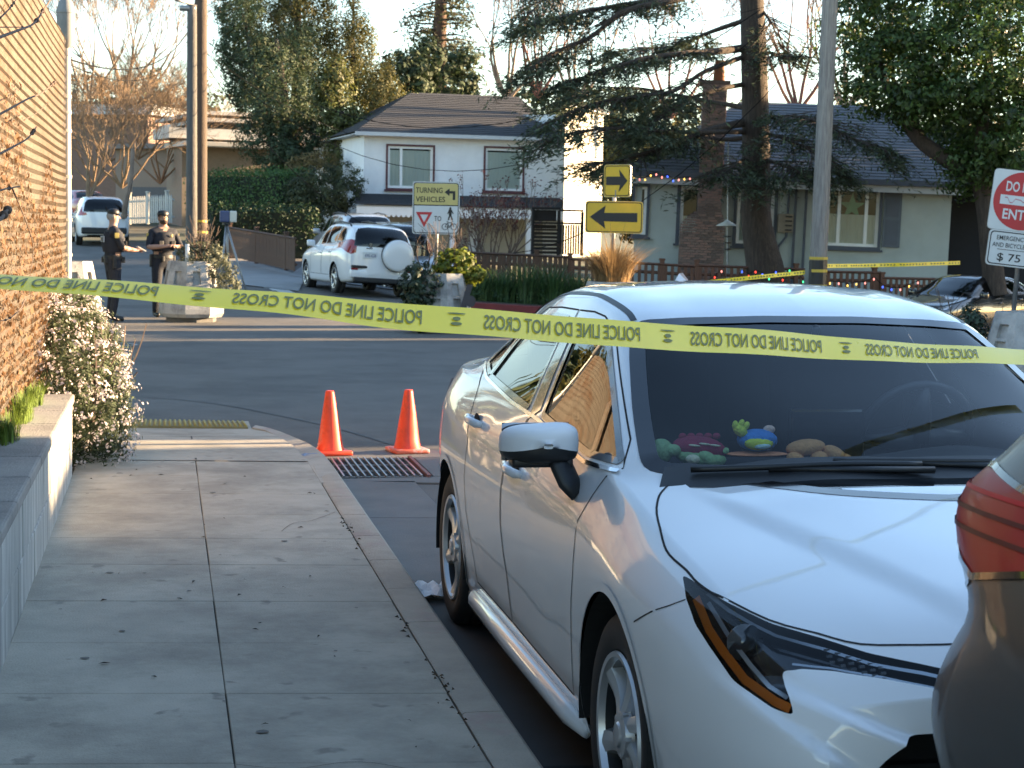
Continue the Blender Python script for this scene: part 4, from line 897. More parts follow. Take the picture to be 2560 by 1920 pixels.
    ribbon(cw, bvh, path, 'top', 1, .125, .006); obj('cowl', cw, PAINT['dark'], car, True)
    for pts in (((-.60, 1.243), (-.40, 1.185), (-.20, 1.163), (.02, 1.15)), ((-.22, 1.18), (0, 1.168), (.30, 1.18), (.40, 1.195))):
        m = MB(); q = []
        for x, y in pts:
            h = bvh.ray_cast(Vector((x, y, 5)), Vector((0, 0, -1)))[0]; q.append(h+Vector((0, -.008, .016)))
        m.tube(spline(q, 4), .009, 6); m.tube([q[1]+Vector((0, 0, -.006)), q[-1]+Vector((.02, -.04, -.01))], [.008, .010], 6); obj('wiper', m, PAINT['dark'], car, True)
    # shark fin
    m = MB(); z = 1.385
    m.add([(-.03, 3.22, z), (.03, 3.22, z), (.035, 3.42, z-.01), (-.035, 3.42, z-.01), (0, 3.20, z+.005), (0, 3.36, z+.062), (0, 3.41, z+.058)], [(0, 4, 5, 6, 3), (1, 2, 6, 5, 4), (2, 3, 6), (0, 1, 4)]); obj('roof_antenna', m, PAINT['white'], car)
    # tail lamps
    for s in (-1, 1):
        m = MB(); ribbon(m, bvh, [(4.22, .90), (4.36, .89), (4.45, .87)], 'side', s, .12, .008); obj('tail_lamp', m, PAINT['red'], car, True)
    # cabin
    m = MB()
    m.sheet(17, 9, lambda u, v: (lambda x, t: (x, 1.24+.10*(abs(x)/.7)**2+.62*t, .915+.03*math.sin(t*math.pi)-.22*max(0, t-.75)*3+.035*math.exp(-((x-.36)/.2)**2-((t-.65)/.22)**2)))(-.68+1.36*u, v)); obj('dashboard', m, PAINT['seat'], car, True)
    m = MB(); m.box((0, 2.6, .55), (1.5, 2.3, .5)); obj('cabin_floor', m, PAINT['seat'], car)
    for x in (-.36, .36):
        m = MB(); m.rbox((x, 2.62, .98), (.48, .14, .62), .05, mat=Matrix.Rotation(-.28, 3, 'X')); m.rbox((x, 2.42, .62), (.5, .5, .16), .05)
        st = obj('seat', m, PAINT['seat'], car, True); h = MB(); h.rbox((x, 2.76, 1.30), (.26, .10, .19), .04); h.tube([(x, 2.73, 1.2), (x, 2.75, 1.28)], .03, 6); obj('headrest', h, PAINT['seat'], st, True)
    m = MB(); m.rbox((0, 3.35, .98), (1.2, .14, .60), .05, mat=Matrix.Rotation(-.35, 3, 'X')); obj('rear_seat', m, PAINT['seat'], car, True)
    m = MB(); mt = Matrix.Translation((.35, 1.93, .97)) @ Matrix.Rotation(R(-68), 4, 'X')
    ring = [mt @ Vector((.185*math.cos(g), .185*math.sin(g), 0)) for g in np.linspace(0, 2*math.pi, 29)]; m.tube(ring, .016, 8, False)
    for g in (0, math.pi, -math.pi/2): m.tube([mt @ Vector((0, 0, -.02)), mt @ Vector((.18*math.cos(g), .18*math.sin(g), 0))], [.05, .016], 6)
    obj('steering_wheel', m, PAINT['dark'], car, True)
    m = MB(); m.rbox((0, 1.93, 1.25), (.23, .03, .065), .012); m.tube([(0, 1.93, 1.27), (0, 1.90, 1.32)], .012, 6); obj('rear_view_mirror', m, PAINT['dark'], car, True)
    m = MB(); m.rbox((0.0, 1.80, 1.0), (.24, .03, .15), .01); obj('display_screen', m, PAINT['trim'], car)
    bm.free(); return car, bvh
sedan, sedan_bvh = build_sedan()

# ------------------------------------------------------------------ maroon SUV beside the viewer
MAROON = mk('paint_maroon', (.021, .021, .022), .42, metal=.1, var=0, coat=.3)
def warp_m(c, L):
    y = c.y
    if y > 3.9: y += sstep(3.9, 4.5, y)*(.12*math.exp(-((c.z-.80)/.13)**2)-.04*math.exp(-((c.z-1.0)/.05)**2)+.15*math.exp(-((c.z-1.15)/.10)**2))
    return Vector((c.x, y, c.z))
REDL = mk('tail_lens_red', (.36, .004, .008), .35, coat=.08, spec=.12, var=.1, scale=9)
def maroon_extra(car, bvh, L, sx, sy, sz):
    for s in (-1, 1):
        for z0, nm, mt_ in ((1.085, 'lamp_rib', mk('lens_dark_red', (.10, .002, .004), .4, spec=.1, var=0)), (1.115, 'lamp_rib', MATS['lens_dark_red']), (1.145, 'lamp_rib', mk('lens_bright_red', (.55, .015, .02), .4, spec=.1, var=0))):
            m = MB(); ribbon(m, bvh, [(y, (z0+(4.6-y)*.02)*1.03) for y in (4.62, 4.5, 4.4, 4.3, 4.2, 4.12)], 'side', s, .008, .003); obj(nm, m, mt_, car, True)
        m = MB(); ribbon(m, bvh, [(y, z*1.03) for y, z in ((4.60, 1.108), (4.50, 1.058), (4.30, 1.027), (4.10, 1.067), (3.98, 1.14), (4.02, 1.158), (4.25, 1.173), (4.40, 1.188), (4.55, 1.178))], 'side', s, .012, .003); obj('lamp_trim', m, PAINT['trim'], car, True)
        m = MB(); ribbon(m, bvh, [(y, z*1.03) for y, z in ((4.58, .99), (4.52, .96), (4.40, .98), (4.31, 1.02))], 'side', s, .01, .003); obj('lamp_trim', m, PAINT['trim'], car, True)
maroon = gencar('parked_suv', 'dark maroon SUV at the picture edge, only its rear corner and red tail lamp showing', (2.13, -1.70, 0), 0, MAROON, 'suv', (1.02, 1.0, 1.03), warp=warp_m, nu=84, seg=(2, 3, 7, 8, 8, 8, 5, 5),
    tail=[([(4.66, 1.12), (4.50, 1.06), (4.30, 1.03), (4.10, 1.07), (3.98, 1.14), (4.02, 1.155), (4.25, 1.17), (4.40, 1.185), (4.50, 1.18), (4.66, 1.16)], REDL, 'side'),
          ([(4.66, 1.11), (4.66, 1.02), (4.52, .965), (4.40, .985), (4.31, 1.025), (4.50, 1.05)], PAINT['clear'], 'side')], extra=maroon_extra)

# ------------------------------------------------------------------ planters, signs, poles
PLC = mk('planter_concrete', (.42, .41, .39), .9, var=.25, scale=5, bump=.4, bscale=50, col2=(.24, .235, .23), mscale=3, detail=8)
def holed(mb, A, B, C, D, us, vs, holes, depth):
    """quad A-B-C-D (outward side counter-clockwise) with recessed pockets; holes = set of (i, j) cells"""
    n = (B-A).cross(D-A).normalized(); pt = lambda u, v: A.lerp(B, u).lerp(D.lerp(C, u), v)
    for i in range(len(us)-1):
        for j in range(len(vs)-1):
            q = [pt(us[i], vs[j]), pt(us[i+1], vs[j]), pt(us[i+1], vs[j+1]), pt(us[i], vs[j+1])]
            if (i, j) in holes:
                p = [k-n*depth for k in q]; mb.add(q+p, [(4, 5, 6, 7)]+[(k, (k+1) % 4, 4+(k+1) % 4, 4+k) for k in range(4)])
            else: mb.add(q, [(0, 1, 2, 3)])
def planter(px, py, d, label, rz=0., h=1.0, sc=1.):
    c = at_d(px, py, d); z = terrain(c.x, c.y); t = thing('concrete_planter', label, 'planter', (c.x, c.y, z), rz, 'concrete planters closing the street')
    m = MB(); n = 8; lv = [(.50, .08), (.54, .14), (.54, .22), (.40, h-.06), (.385, h)]; ring = lambda r, zz: [Vector((r*sc*math.cos(2*math.pi*(k+.5)/n), r*sc*math.sin(2*math.pi*(k+.5)/n), zz)) for k in range(n)]
    R_ = [ring(r, zz) for r, zz in lv]
    for k in range(n):
        j = (k+1) % n
        for a, b in ((0, 1), (1, 2), (3, 4)): m.add([R_[a][k], R_[a][j], R_[b][j], R_[b][k]], [(0, 1, 2, 3)])
        holed(m, R_[2][k], R_[2][j], R_[3][j], R_[3][k], (0, .30, .70, 1), (0, .10, .50, .56, .86, 1), {(1, 1), (1, 3)}, .05)
    inn = ring(.33, h); low = ring(.32, h-.12); o = R_[4]
    for k in range(n):
        j = (k+1) % n; m.add([o[k], o[j], inn[j], inn[k]], [(0, 1, 2, 3)]); m.add([inn[k], inn[j], low[j], low[k]], [(0, 1, 2, 3)])
    b = obj('bowl', m, PLC, t)
    m = MB(); m.add(low, [tuple(range(n))]); obj('soil', m, SOIL, t)
    m = MB(); m.lathe([(.42*sc, 0), (.42*sc, .09)], 8); obj('foot', m, mk('planter_foot', (.12, .115, .11), .9, var=.3), t)
    return t, Vector((c.x, c.y, z))
def face_cam(p, yaw=0.):
    """matrix at p whose local +Z looks to the viewer, +X right, +Y up"""
    d = Vector((-p.x, -p.y, 0)).normalized(); d = Matrix.Rotation(yaw, 3, 'Z') @ d; r = Vector((0, 0, 1)).cross(d)
    return Matrix(((r.x, 0, d.x, p.x), (r.y, 0, d.y, p.y), (r.z, 1, d.z, p.z), (0, 0, 0, 1)))
def rrect(w, h, r): return rounded([(-w/2, -h/2), (w/2, -h/2), (w/2, h/2), (-w/2, h/2)], r, 4)
SGW = mk('sign_white', (.66, .67, .66), .45, var=.06, scale=6); SGY = mk('sign_yellow', (.72, .45, .03), .45, var=.08, scale=6); SGP = mk('sign_faded_yellow', (.62, .50, .18), .5, var=.08, scale=6)
SGK = mk('sign_black', (.015, .015, .016), .5, var=.1); SGR = mk('sign_red', (.52, .03, .035), .45, var=.08, scale=6); ALU = mk('sign_aluminium', (.45, .45, .44), .45, metal=.6, var=.1)
def flat(mb, poly, mt, z): mb.add([mt @ Vector((x, y, z)) for x, y in poly], [tuple(f) for f in [tuple(range(len(poly)))]])
def ringpoly(mb, outer, inner, mt, z):
    n = len(outer); mb.add([mt @ Vector((x, y, z)) for x, y in outer]+[mt @ Vector((x, y, z)) for x, y in inner], [(i, (i+1) % n, n+(i+1) % n, n+i) for i in range(n)])
def sign_post(name, label, p0, p1, r=.03):
    t = thing(name, label, 'sign', p0); m = MB(); d = p1-p0; m.tube([Vector((0, 0, 0)), d], r, 8); obj('post', m, STEEL, t, True); return t
def panel(t, mt, w, h, mat, border=.012, th=.02):
    inv = Matrix.Translation(-Vector(t.location)) @ mt; m = MB(); m.prism(rrect(w, h, .05), th, inv, -th); o = obj('panel', m, ALU, t)
    m = MB(); m.add([inv @ Vector((x, y, .0015)) for x, y in rrect(w-.006, h-.006, .05)], [tuple(range(len(rrect(1, 1, .05))))]); obj('face', m, mat, o)
    if border: m = MB(); ringpoly(m, rrect(w-.03, h-.03, .045), rrect(w-.03-2*border, h-.03-2*border, .04), inv, .003); obj('border', m, SGK, o)
    return inv, o
P1, c1 = planter(478, 795, 29.2, 'white concrete planter with a grey-green shrub, beside the bearded officer', .2)
P2, c2 = planter(1098, 825, 27.4, 'concrete planter overgrown with ivy below the turning vehicles sign', .5, .92)
P3, c3 = planter(1527, 838, 27.2, 'concrete planter with dry tan grass below the yellow arrow signs, behind the sedan roof', .1, .84)
P4, c4_ = planter(2572, 900, 19.6, 'grey concrete planter under the do not enter sign at the picture edge', .35, .80, 1.05)
P5, c5 = planter(168, 800, 27.5, 'sunlit concrete planter half hidden behind the corner fence post', .3, 1.0)
m = MB(); m.tube([(.0-.12, -.25, .9), (-.12, -.25, 1.28)], .035, 8); obj('marker_stub', m, SGW, P1, True)
# painted symbol on the ivy planter's right face
mt = face_cam(c2+Vector((.12, -.52, .52)), .1); inv = mt
m = MB(); flat(m, [(-.16, -.2), (-.05, -.2), (.10, .24), (-.02, .24)], Matrix.Translation(-c2) @ mt, .03); flat(m, circ(.06, -.02, .09, 16), Matrix.Translation(-c2) @ mt, .032); obj('stencil', m, mk('stencil_black', (.05, .05, .055), .8, var=.3), P2)
# TURNING VEHICLES sign
pc = at_d(1090, 520, 27.6); pb = Vector((pc.x+.02, pc.y+.07, c2.z+.75)); t = sign_post('road_sign', 'turning vehicles yield to pedestrians and bicycles sign, yellow over white', pb, Vector((pc.x+.03, pc.y+.07, pc.z+.38)))
mt = face_cam(pc, .08); w, h = .74, .82; inv, po = panel(t, mt, w, h, SGW)
m = MB(); flat(m, [(-w/2+.028, .04), (w/2-.028, .04), (w/2-.028, h/2-.03), (-w/2+.028, h/2-.03)], inv, .0025); obj('yellow_field', m, SGP, po)
m = MB(); flat(m, [(-w/2+.02, .035), (w/2-.02, .035), (w/2-.02, .05), (-w/2+.02, .05)], inv, .004)
lettering(m, 'TURNING', inv @ Matrix.Translation((-.11, .275, .005)), .085, .42, .01); lettering(m, 'VEHICLES', inv @ Matrix.Translation((-.09, .135, .005)), .085, .46, .01)
flat(m, [(.30, .13), (.30, .27), (.21, .27), (.21, .31), (.13, .25), (.21, .19), (.21, .23), (.26, .23), (.26, .13)][::-1], inv, .005)
lettering(m, 'TO', inv @ Matrix.Translation((.03, -.165, .005)), .08, .11, .008)
def bar(mb, a, b, wd, z=.005):
    a, b = Vector((*a, 0)), Vector((*b, 0)); n = Vector((-(b-a).y, (b-a).x, 0)).normalized()*wd/2; mb.add([inv @ (p+Vector((0, 0, z))) for p in (a-n, b-n, b+n, a+n)], [(0, 1, 2, 3)])
flat(m, circ(.225, .0, .018, 10), inv, .005)
for a, b, wd in (((.225, -.015), (.225, -.105), .045), ((.222, -.10), (.195, -.185), .022), ((.228, -.10), (.262, -.185), .022), ((.21, -.03), (.185, -.09), .016), ((.24, -.03), (.272, -.085), .016)): bar(m, a, b, wd)
for cx in (.145, .285): ringpoly(m, circ(cx, -.29, .052, 18), circ(cx, -.29, .042, 18), inv, .005)
for a, b in (((.145, -.29), (.185, -.225)), ((.185, -.225), (.255, -.225)), ((.255, -.225), (.285, -.29)), ((.185, -.225), (.215, -.30)), ((.215, -.30), (.255, -.225)), ((.145, -.29), (.215, -.30)), ((.25, -.205), (.275, -.205)), ((.17, -.205), (.20, -.205))): bar(m, a, b, .01)
obj('print', m, SGK, po)
m = MB(); ringpoly(m, [(-.315, -.065), (-.055, -.065), (-.185, -.305)][::-1], [(-.25, -.105), (-.12, -.105), (-.185, -.225)][::-1], inv, .005); obj('yield_symbol', m, SGR, po)
# arrow signs on the dry grass planter
p = at_d(1535, 543, 27.2); t = sign_post('road_sign', 'wide yellow sign with a black arrow pointing left', Vector((p.x+.02, p.y+.09, c3.z+.7)), Vector((p.x+.02, p.y+.09, p.z+.72))); t['label'] = 'wide yellow arrow sign pointing left, above the dry grass planter'
inv, po = panel(t, face_cam(p, -.02) @ Matrix.Scale(1.09, 4), .82, .455, SGY); m = MB(); flat(m, [(-.345, 0), (-.12, -.165), (-.14, -.06), (.32, -.06), (.32, .06), (-.14, .06), (-.12, .165)], inv, .005)
m.v = []; m.f = []; m.m = []
m.add([inv @ Vector((x, y, .005)) for x, y in ((-.345, 0), (-.12, -.165), (-.14, -.06), (-.14, .06), (-.12, .165), (.33, -.065), (.33, .065))], [(0, 1, 2, 3, 4), (2, 5, 6, 3)]); obj('arrow', m, SGK, po)
p = at_d(1543, 452, 27.0); t2 = thing('road_sign', 'small yellow arrow sign pointing right, fixed above the wide arrow sign', 'sign', p)
inv, po = panel(t2, face_cam(p, -.62) @ Matrix.Scale(1.09, 4), .46, .455, SGY); m = MB(); m.add([inv @ Vector((x, y, .005)) for x, y in ((.18, 0), (.03, .16), (.05, .06), (.05, -.06), (.03, -.16), (-.19, .06), (-.19, -.06))], [(0, 1, 2, 3, 4), (2, 5, 6, 3)]); obj('arrow', m, SGK, po)
m = MB(); m.box((.0, .04, -.2), (.05, .06, .12)); obj('bracket', m, STEEL, t2)
# DO NOT ENTER
p = at_d(2556, 504, 19.8); b = at_d(2533, 770, 19.9); t = sign_post('road_sign', 'white do not enter sign with a red disc and scrawled bar, leaning on its post', b-Vector((0, 0, .15)), at_d(2566, 440, 19.95), .028)
tilt = Matrix.Rotation(-.10, 4, 'Z'); mt = face_cam(p, .22) @ tilt; inv, po = panel(t, mt, .70, .68, SGW, 0)
m = MB(); flat(m, circ(0, 0, .325, 40), inv, .003); obj('red_disc', m, SGR, po)
m = MB(); flat(m, [(-.25, -.05), (.25, -.05), (.25, .055), (-.25, .055)], inv, .005); lettering(m, 'DO NOT', inv @ Matrix.Translation((0, .155, .005)), .115, .40, .02); lettering(m, 'ENTER', inv @ Matrix.Translation((0, -.155, .005)), .115, .40, .02); obj('print', m, mk('sign_print_white', (.7, .7, .69), .5, var=.05), po)
m = MB(); rq = random.Random(2); pts = [(-.20+.03*k, rq.uniform(-.03, .03)) for k in range(11)]
for k in range(10):
    a, b2 = Vector((*pts[k], .007)), Vector((*pts[k+1], .007)); n_ = Vector((0, .006, 0)); m.add([inv @ q for q in (a-n_, b2-n_, b2+n_, a+n_)], [(0, 1, 2, 3)])
obj('scrawl', m, mk('scrawl_pink', (.55, .22, .25), .7, var=.2), po)
p = at_d(2556, 626, 19.7); t2 = thing('road_sign', 'white plate reading emergency vehicles and bicycles excepted, below the do not enter sign', 'sign', p)
mt = face_cam(p, .22) @ tilt; inv, po = panel(t2, mt, .78, .40, SGW); m = MB()
lettering(m, 'EMERGENCY VEHICLES', inv @ Matrix.Translation((0, .115, .005)), .05, .60, .004); lettering(m, 'AND BICYCLES EXCEPTED', inv @ Matrix.Translation((0, .035, .005)), .05, .68, .004)
flat(m, [(-.28, -.018), (.28, -.018), (.28, -.012), (-.28, -.012)], inv, .005); lettering(m, '$ 75', inv @ Matrix.Translation((-.14, -.105, .005)), .10, .26, .008); lettering(m, 'MIN', inv @ Matrix.Translation((.12, -.075, .005)), .04, .12, .004); lettering(m, 'FINE', inv @ Matrix.Translation((.13, -.13, .005)), .045, .13, .004); obj('print', m, SGK, po)
m = MB(); m.box((0, .04, 0), (.05, .06, .2)); obj('bracket', m, STEEL, t2)
# planter plants
def shrub(name, label, c, envs, w, nc, npc, cr, size, asp, mat, stems=6, cat='shrub', seed=1, sm=None):
    rg = np.random.default_rng(seed); t = thing(name, label, cat, c); P, N_ = clumps(rg, multi(envs, w), nc, npc, cr, .9)
    cards('foliage', P, N_, rg.uniform(size*.6, size*1.3, len(P)), asp, mat, t, rg)
    if stems:
        m = MB(); q = random.Random(seed)
        for k in range(stems): grow(m, Vector((q.uniform(-.1, .1), q.uniform(-.1, .1), 0)), Vector((q.uniform(-.6, .6), q.uniform(-.6, .6), 1)), .4, .012, 2, q, sides=4)
        obj('stems', m, sm or TWIG, t)['kind'] = 'stuff'
    return t
OLIVE = mk('grey_green_leaf', (.12, .13, .085), .75, var=.2, island=.45, transl=.3); IVY = mk('ivy_leaf', (.03, .05, .025), .55, var=.2, island=.5, transl=.2); LIME = mk('lime_leaf', (.16, .19, .025), .6, var=.2, island=.45, transl=.45)
shrub('planter_shrub', 'grey-green shrub spilling over the side of the planter next to the officers', c1+Vector((.15, -.05, .92)), [ellip((.05, 0, .12), (.42, .4, .28)), ellip((.40, -.1, -.22), (.24, .3, .45)), ellip((-.15, 0, .2), (.25, .25, .2))], (5, 5, 2), 190, 26, .08, .05, .45, OLIVE, 8, seed=4)
shrub('ivy_plant', 'dark ivy hanging down the planter below the turning vehicles sign', c2+Vector((-.22, -.12, .85)), [ellip((-.12, -.1, -.12), (.34, .35, .38)), ellip((-.15, -.2, -.5), (.22, .25, .35))], (5, 4), 190, 26, .08, .055, .8, IVY, 4, seed=5)
shrub('leafy_plant', 'yellow-green leafy plant lit by the sun on top of the ivy planter', c2+Vector((.22, 0, .9)), [ellip((0, 0, .16), (.36, .3, .24)), ellip((.28, 0, -.02), (.24, .2, .14))], (5, 3), 110, 18, .09, .07, .7, LIME, 6, seed=6)
rng = np.random.default_rng(21); STRAW = mk('dry_grass', (.34, .22, .10), .85, var=.15, island=.4, transl=.4)
t = thing('dry_grass_clump', 'bushy clump of dry tan ornamental grass in the planter behind the sedan roof', 'grass clump', c3+Vector((0, 0, .76))); tuft('blades', (0, 0, 0), 1500, .72, .26, STRAW, rng, t, .012, .95)
rng2 = np.random.default_rng(22); tuft('seed_stalks', (0, 0, 0), 26, 1.1, .2, STRAW, rng2, t, .012, .9)
shrub('dark_bush', 'dark low bush behind the grey planter at the picture edge', c4_+Vector((-.60, .3, .2)), [ellip((0, 0, .3), (.26, .3, .34))], (1,), 60, 26, .1, .06, .6, IVY, 4, seed=8)
t = thing('spiky_plant', 'light green spiky-leaved plant standing in front of the officer with the notebook', 'plant', at_z(250, 708, 0.)*1.0+Vector((0, 0, 0)))
t.location = at_d(252, 735, 14.4); t.location.z = .16; tuft('leaves', (0, 0, 0), 40, .62, .05, mk('spiky_leaf', (.20, .22, .06), .6, var=.2, island=.4, transl=.4), rng, t, .022, .8); t.children[0].scale = (.7, .7, 1)
# utility poles
def pole(name, label, px, d, r0, r1, top, mat, lean=0.):
    c = gp(px, d); z = terrain(c.x, c.y); t = thing(name, label, 'utility pole', (c.x, c.y, z)); m = MB(); k = 14
    m.tube([Vector((lean*top*i/k, 0, top*i/k-.3*(i == 0))) for i in range(k+1)], [r0+(r1-r0)*i/k for i in range(k+1)], 14); obj('shaft', m, mat, t, True); return t, Vector((c.x, c.y, z))
WOOD = mk('pole_wood', (.085, .06, .042), .9, var=.3, scale=5, bump=.7, bscale=9, stretch=(8, 8, .5), col2=(.08, .06, .05), mscale=3); WOODD = mk('pole_wood_dark_grey', (.12, .11, .10), .9, var=.3, scale=5, bump=.7, bscale=9, stretch=(8, 8, .5), col2=(.08, .075, .07), mscale=3); WOODG = mk('pole_wood_grey', (.27, .25, .23), .9, var=.3, scale=5, bump=.7, bscale=9, stretch=(8, 8, .5), col2=(.19, .17, .16), mscale=3)
PA, ca = pole('utility_pole', 'tall brown wooden utility pole, its right side sunlit, left of the grey stub pole', 500, 50, .19, .16, 13, WOOD); PA['label'] = 'tall brown wooden utility pole with yellow bands, one side glowing in the sun'
PB, cb = pole('utility_pole', 'shorter grey stub pole standing tight against the tall brown utility pole', 478, 49.4, .16, .13, 7.25, WOODD)
PC, cc = pole('utility_pole', 'pale grey wooden utility pole in front of the grey house', 2034, 38, .19, .15, 11, WOODG, .012)
BAND = mk('yellow_band', (.55, .38, .05), .6, var=.2)
for y in (553, 580, 606): z = at_d(500, y, 50).z-ca.z; m = MB(); m.lathe([(.195, -.03), (.2, -.03), (.2, .03), (.195, .03)], 14, o=(0, 0, z)); obj('yellow_band', m, BAND, PA)
for y in (645, 676, 714): z = at_d(2030, y, 38).z-cc.z; m = MB(); m.lathe([(.192, -.03), (.20, -.03), (.20, .03), (.192, .03)], 14, o=(.012*z, 0, z)); obj('yellow_band', m, BAND, PC)
z0, z1 = at_d(2030, 712, 38).z-cc.z, at_d(2030, 650, 38).z-cc.z; m = MB(); m.lathe([(.191, z0), (.1965, z0), (.1965, z1), (.191, z1)], 14, o=(.012*z0, 0, 0)); obj('black_wrap', m, PAINT['dark'], PC)
inv = Matrix.Translation(-cc) @ face_cam(at_d(2041, 395, 37.78), 0) @ Matrix.Rotation(-math.pi/2, 4, 'Z'); m = MB(); lettering(m, '104210', inv @ Matrix.Translation((0, 0, .012)), .06, .42, .008); obj('pole_number', m, SGW, PC)
m = MB(); m.rbox((0, 0, 0), (.45, .22, .14), .05); o = obj('pole_bracket', m, STEEL, PB, True); o.location = (-.12, 0, 7.15)
m = MB(); q = at_d(440, 8, 49)-ca; m.tube([at_d(487, 15, 50)-ca, at_d(465, 6, 49.5)-ca, at_d(440, 0, 49)-ca], .04, 6); m.rbox(tuple(at_d(428, -6, 49)-ca), (.5, .2, .12), .04); obj('street_lamp_arm', m, STEEL, PA, True)
WIRE = mk('wire_black', (.008, .008, .009), .9, var=0, spec=.1)
def wire(label, a, b, sag, r=.012):
    a, b = Vector(a), Vector(b); P = [a.lerp(b, k/18)-Vector((0, 0, sag*4*(k/18)*(1-k/18))) for k in range(19)]; m = MB(); m.tube(P, r*.75, 5); tag(obj('overhead_wire', m, WIRE, None, True), label, 'wire', 'overhead wires')
pa = lambda y, x=490: at_d(x, y, 49.8); pc_ = lambda y: at_d(2040, y, 38)
wire('thick overhead wire from the fence corner up to the stub pole', at_d(150, 140, 20), at_d(470, 80, 49.4), .5, .014)
wire('thin overhead wire below the thick one left of the stub pole', at_d(150, 150, 20), at_d(475, 100, 49.4), .6, .008)
wire('overhead wire sagging from the brown pole past the evergreens to the right', pa(82), at_d(1900, 25, 38), 2.6, .014)
wire('lower overhead wire sagging across the evergreens and the white house roof', pa(108), at_d(1960, 30, 40), 3.6, .012)
wire('overhead wire dropping from the brown pole across the evergreens to the white house corner', pa(112), at_d(925, 350, 59), .35, .011)
wire('steep stay wire in front of the dark evergreen', at_d(640, -20, 52), at_d(830, 255, 58), .1, .012)
wire('overhead wire crossing the white house roof', pa(125), at_d(2020, 120, 39), 5.2, .014)
wire('thin wire high between the cedar and the pale pole', at_d(1700, 60, 44), at_d(2060, -30, 38), .1, .009)
# far tape round the pale pole
def flat_tape(label, pts, w):
    t = thing('police_tape', label, 'police tape', (0, 0, 0)); m = MB(); P = [at_d(*p) for p in pts]
    m.sheet(len(P), 2, lambda u, v: P[round(u*(len(P)-1))]+Vector((0, 0, (v-.5)*w))); obj('band', m, TAPE, t)
    m = MB(); rq = random.Random(4)
    for i in range(len(P)-1):
        for k in range(16):
            u0 = (k+.2)/16; u1 = (k+.75)/16; a, b = P[i].lerp(P[i+1], u0), P[i].lerp(P[i+1], u1)
            if k % 6 == 5: continue
            n = (Vector((0, 0, CAM_H))-a).normalized()*.006; m.add([a+n+Vector((0, 0, -.2*w)), b+n+Vector((0, 0, -.2*w)), b+n+Vector((0, 0, .2*w)), a+n+Vector((0, 0, .2*w))], [(0, 1, 2, 3)])
    obj('lettering', m, TINK, t)['kind'] = 'stuff'
flat_tape('thin far strip of yellow police tape from the pale pole towards the sedan roof', [(1690, 715, 36), (1780, 705, 36.4), (1900, 692, 37), (2012, 681, 37.7)], .085)
flat_tape('thin far strip of yellow police tape from the pale pole to the dark tree', [(2052, 665, 37.7), (2150, 664, 38.5), (2280, 661, 39.5), (2400, 657, 40.5)], .085)
# tripod scanner
t = thing('survey_tripod', 'survey scanner on a tripod standing in the street behind the shrub planter', 'tripod', at_d(566, 726, 40.5)); o_ = Vector(t.location); t.location.z = terrain(o_.x, o_.y); o_ = Vector(t.location)
hub = at_d(566, 562, 40.5)-o_
for f in ((548, 715), (618, 728), (575, 700)):
    ft = at_d(f[0], f[1], 40.5+(.5 if f[1] == 700 else -.3))-o_; ft.z = .02; m = MB(); m.tube([hub, hub.lerp(ft, .5), ft], [.028, .024, .016], 6); obj('leg', m, STEEL, t, True)
m = MB(); m.rbox(tuple(hub+Vector((-.04, 0, .19))), (.22, .2, .26), .03); obj('scanner_body', m, mk('scanner_blue', (.06, .08, .18), .4, var=.1), t); m = MB(); m.rbox(tuple(hub+Vector((.15, 0, .19))), (.16, .2, .26), .03); obj('scanner_cover', m, mk('scanner_white', (.7, .68, .6), .4, var=.05), t)
m = MB(); m.lathe([(.09, 0), (.09, .06)], 12, o=tuple(hub)); obj('tripod_head', m, PAINT['dark'], t)
# ------------------------------------------------------------------ other cars
def park(contact_px, d, local, rz): c = at_d(*contact_px, d); w = Vector((c.x, c.y, 0)); q = Matrix.Rotation(rz, 3, 'Z') @ Vector((local[0], local[1], 0)); n = w-q; return (n.x, n.y, terrain(c.x, c.y))
def rav_extra(car, bvh, L, sx, sy, sz):
    m = MB(); m.lathe([(.30, .0), (.355, .02), (.365, .06), (.365, .17), (.35, .20), (.30, .215), (.12, .222), (.001, .223)], 36, o=(-.33, L-.02, .96), axis='Y'); sp = obj('spare_wheel_cover', m, PAINT['white'], car, ang=50)
    m = MB(); m.lathe([(.368, .03), (.376, .03), (.376, .07), (.368, .07)], 36, o=(-.33, L-.02, .96), axis='Y', closed=True); obj('cover_rim', m, PAINT['dark'], sp)
    m = MB(); m.rbox((.30, L+.005, .93), (.34, .03, .16), .008); o = obj('licence_plate', m, SGW, car); m = MB(); mt = Matrix.Translation((.30, L+.0225, .925)) @ Matrix(((-1, 0, 0, 0), (0, 0, 1, 0), (0, 1, 0, 0), (0, 0, 0, 1))); lettering(m, '6WL 6258', mt, .07, .26, .006); obj('plate_number', m, mk('plate_ink', (.05, .07, .2), .6, var=0), o)
    m = MB(); m.rbox((0, L-.06, .50), (1.5, .12, .20), .04); obj('rear_bumper', m, PAINT['white'], car, True); m = MB(); m.rbox((0, L-.05, .655), (1.45, .10, .07), .02); obj('bumper_top', m, PAINT['dark'], car)
    for s in (-1, 1): m = MB(); m.box((s*.66, L+.003, .60), (.16, .012, .035)); obj('reflector', m, PAINT['red'], car)
    m = MB(); m.rbox((0, L-.03, .36), (1.35, .10, .12), .03); obj('bumper_lower', m, PAINT['dark'], car)
    m = MB(); m.rbox((.33, L+.0, 1.09), (.16, .02, .03), .008); obj('handle_trim', m, PAINT['chrome'], car); m = MB(); m.lathe([(.055, 0), (.055, .02)], 14, o=(.30, L-.012, 1.16), axis='Y'); obj('badge', m, PAINT['chrome'], car)
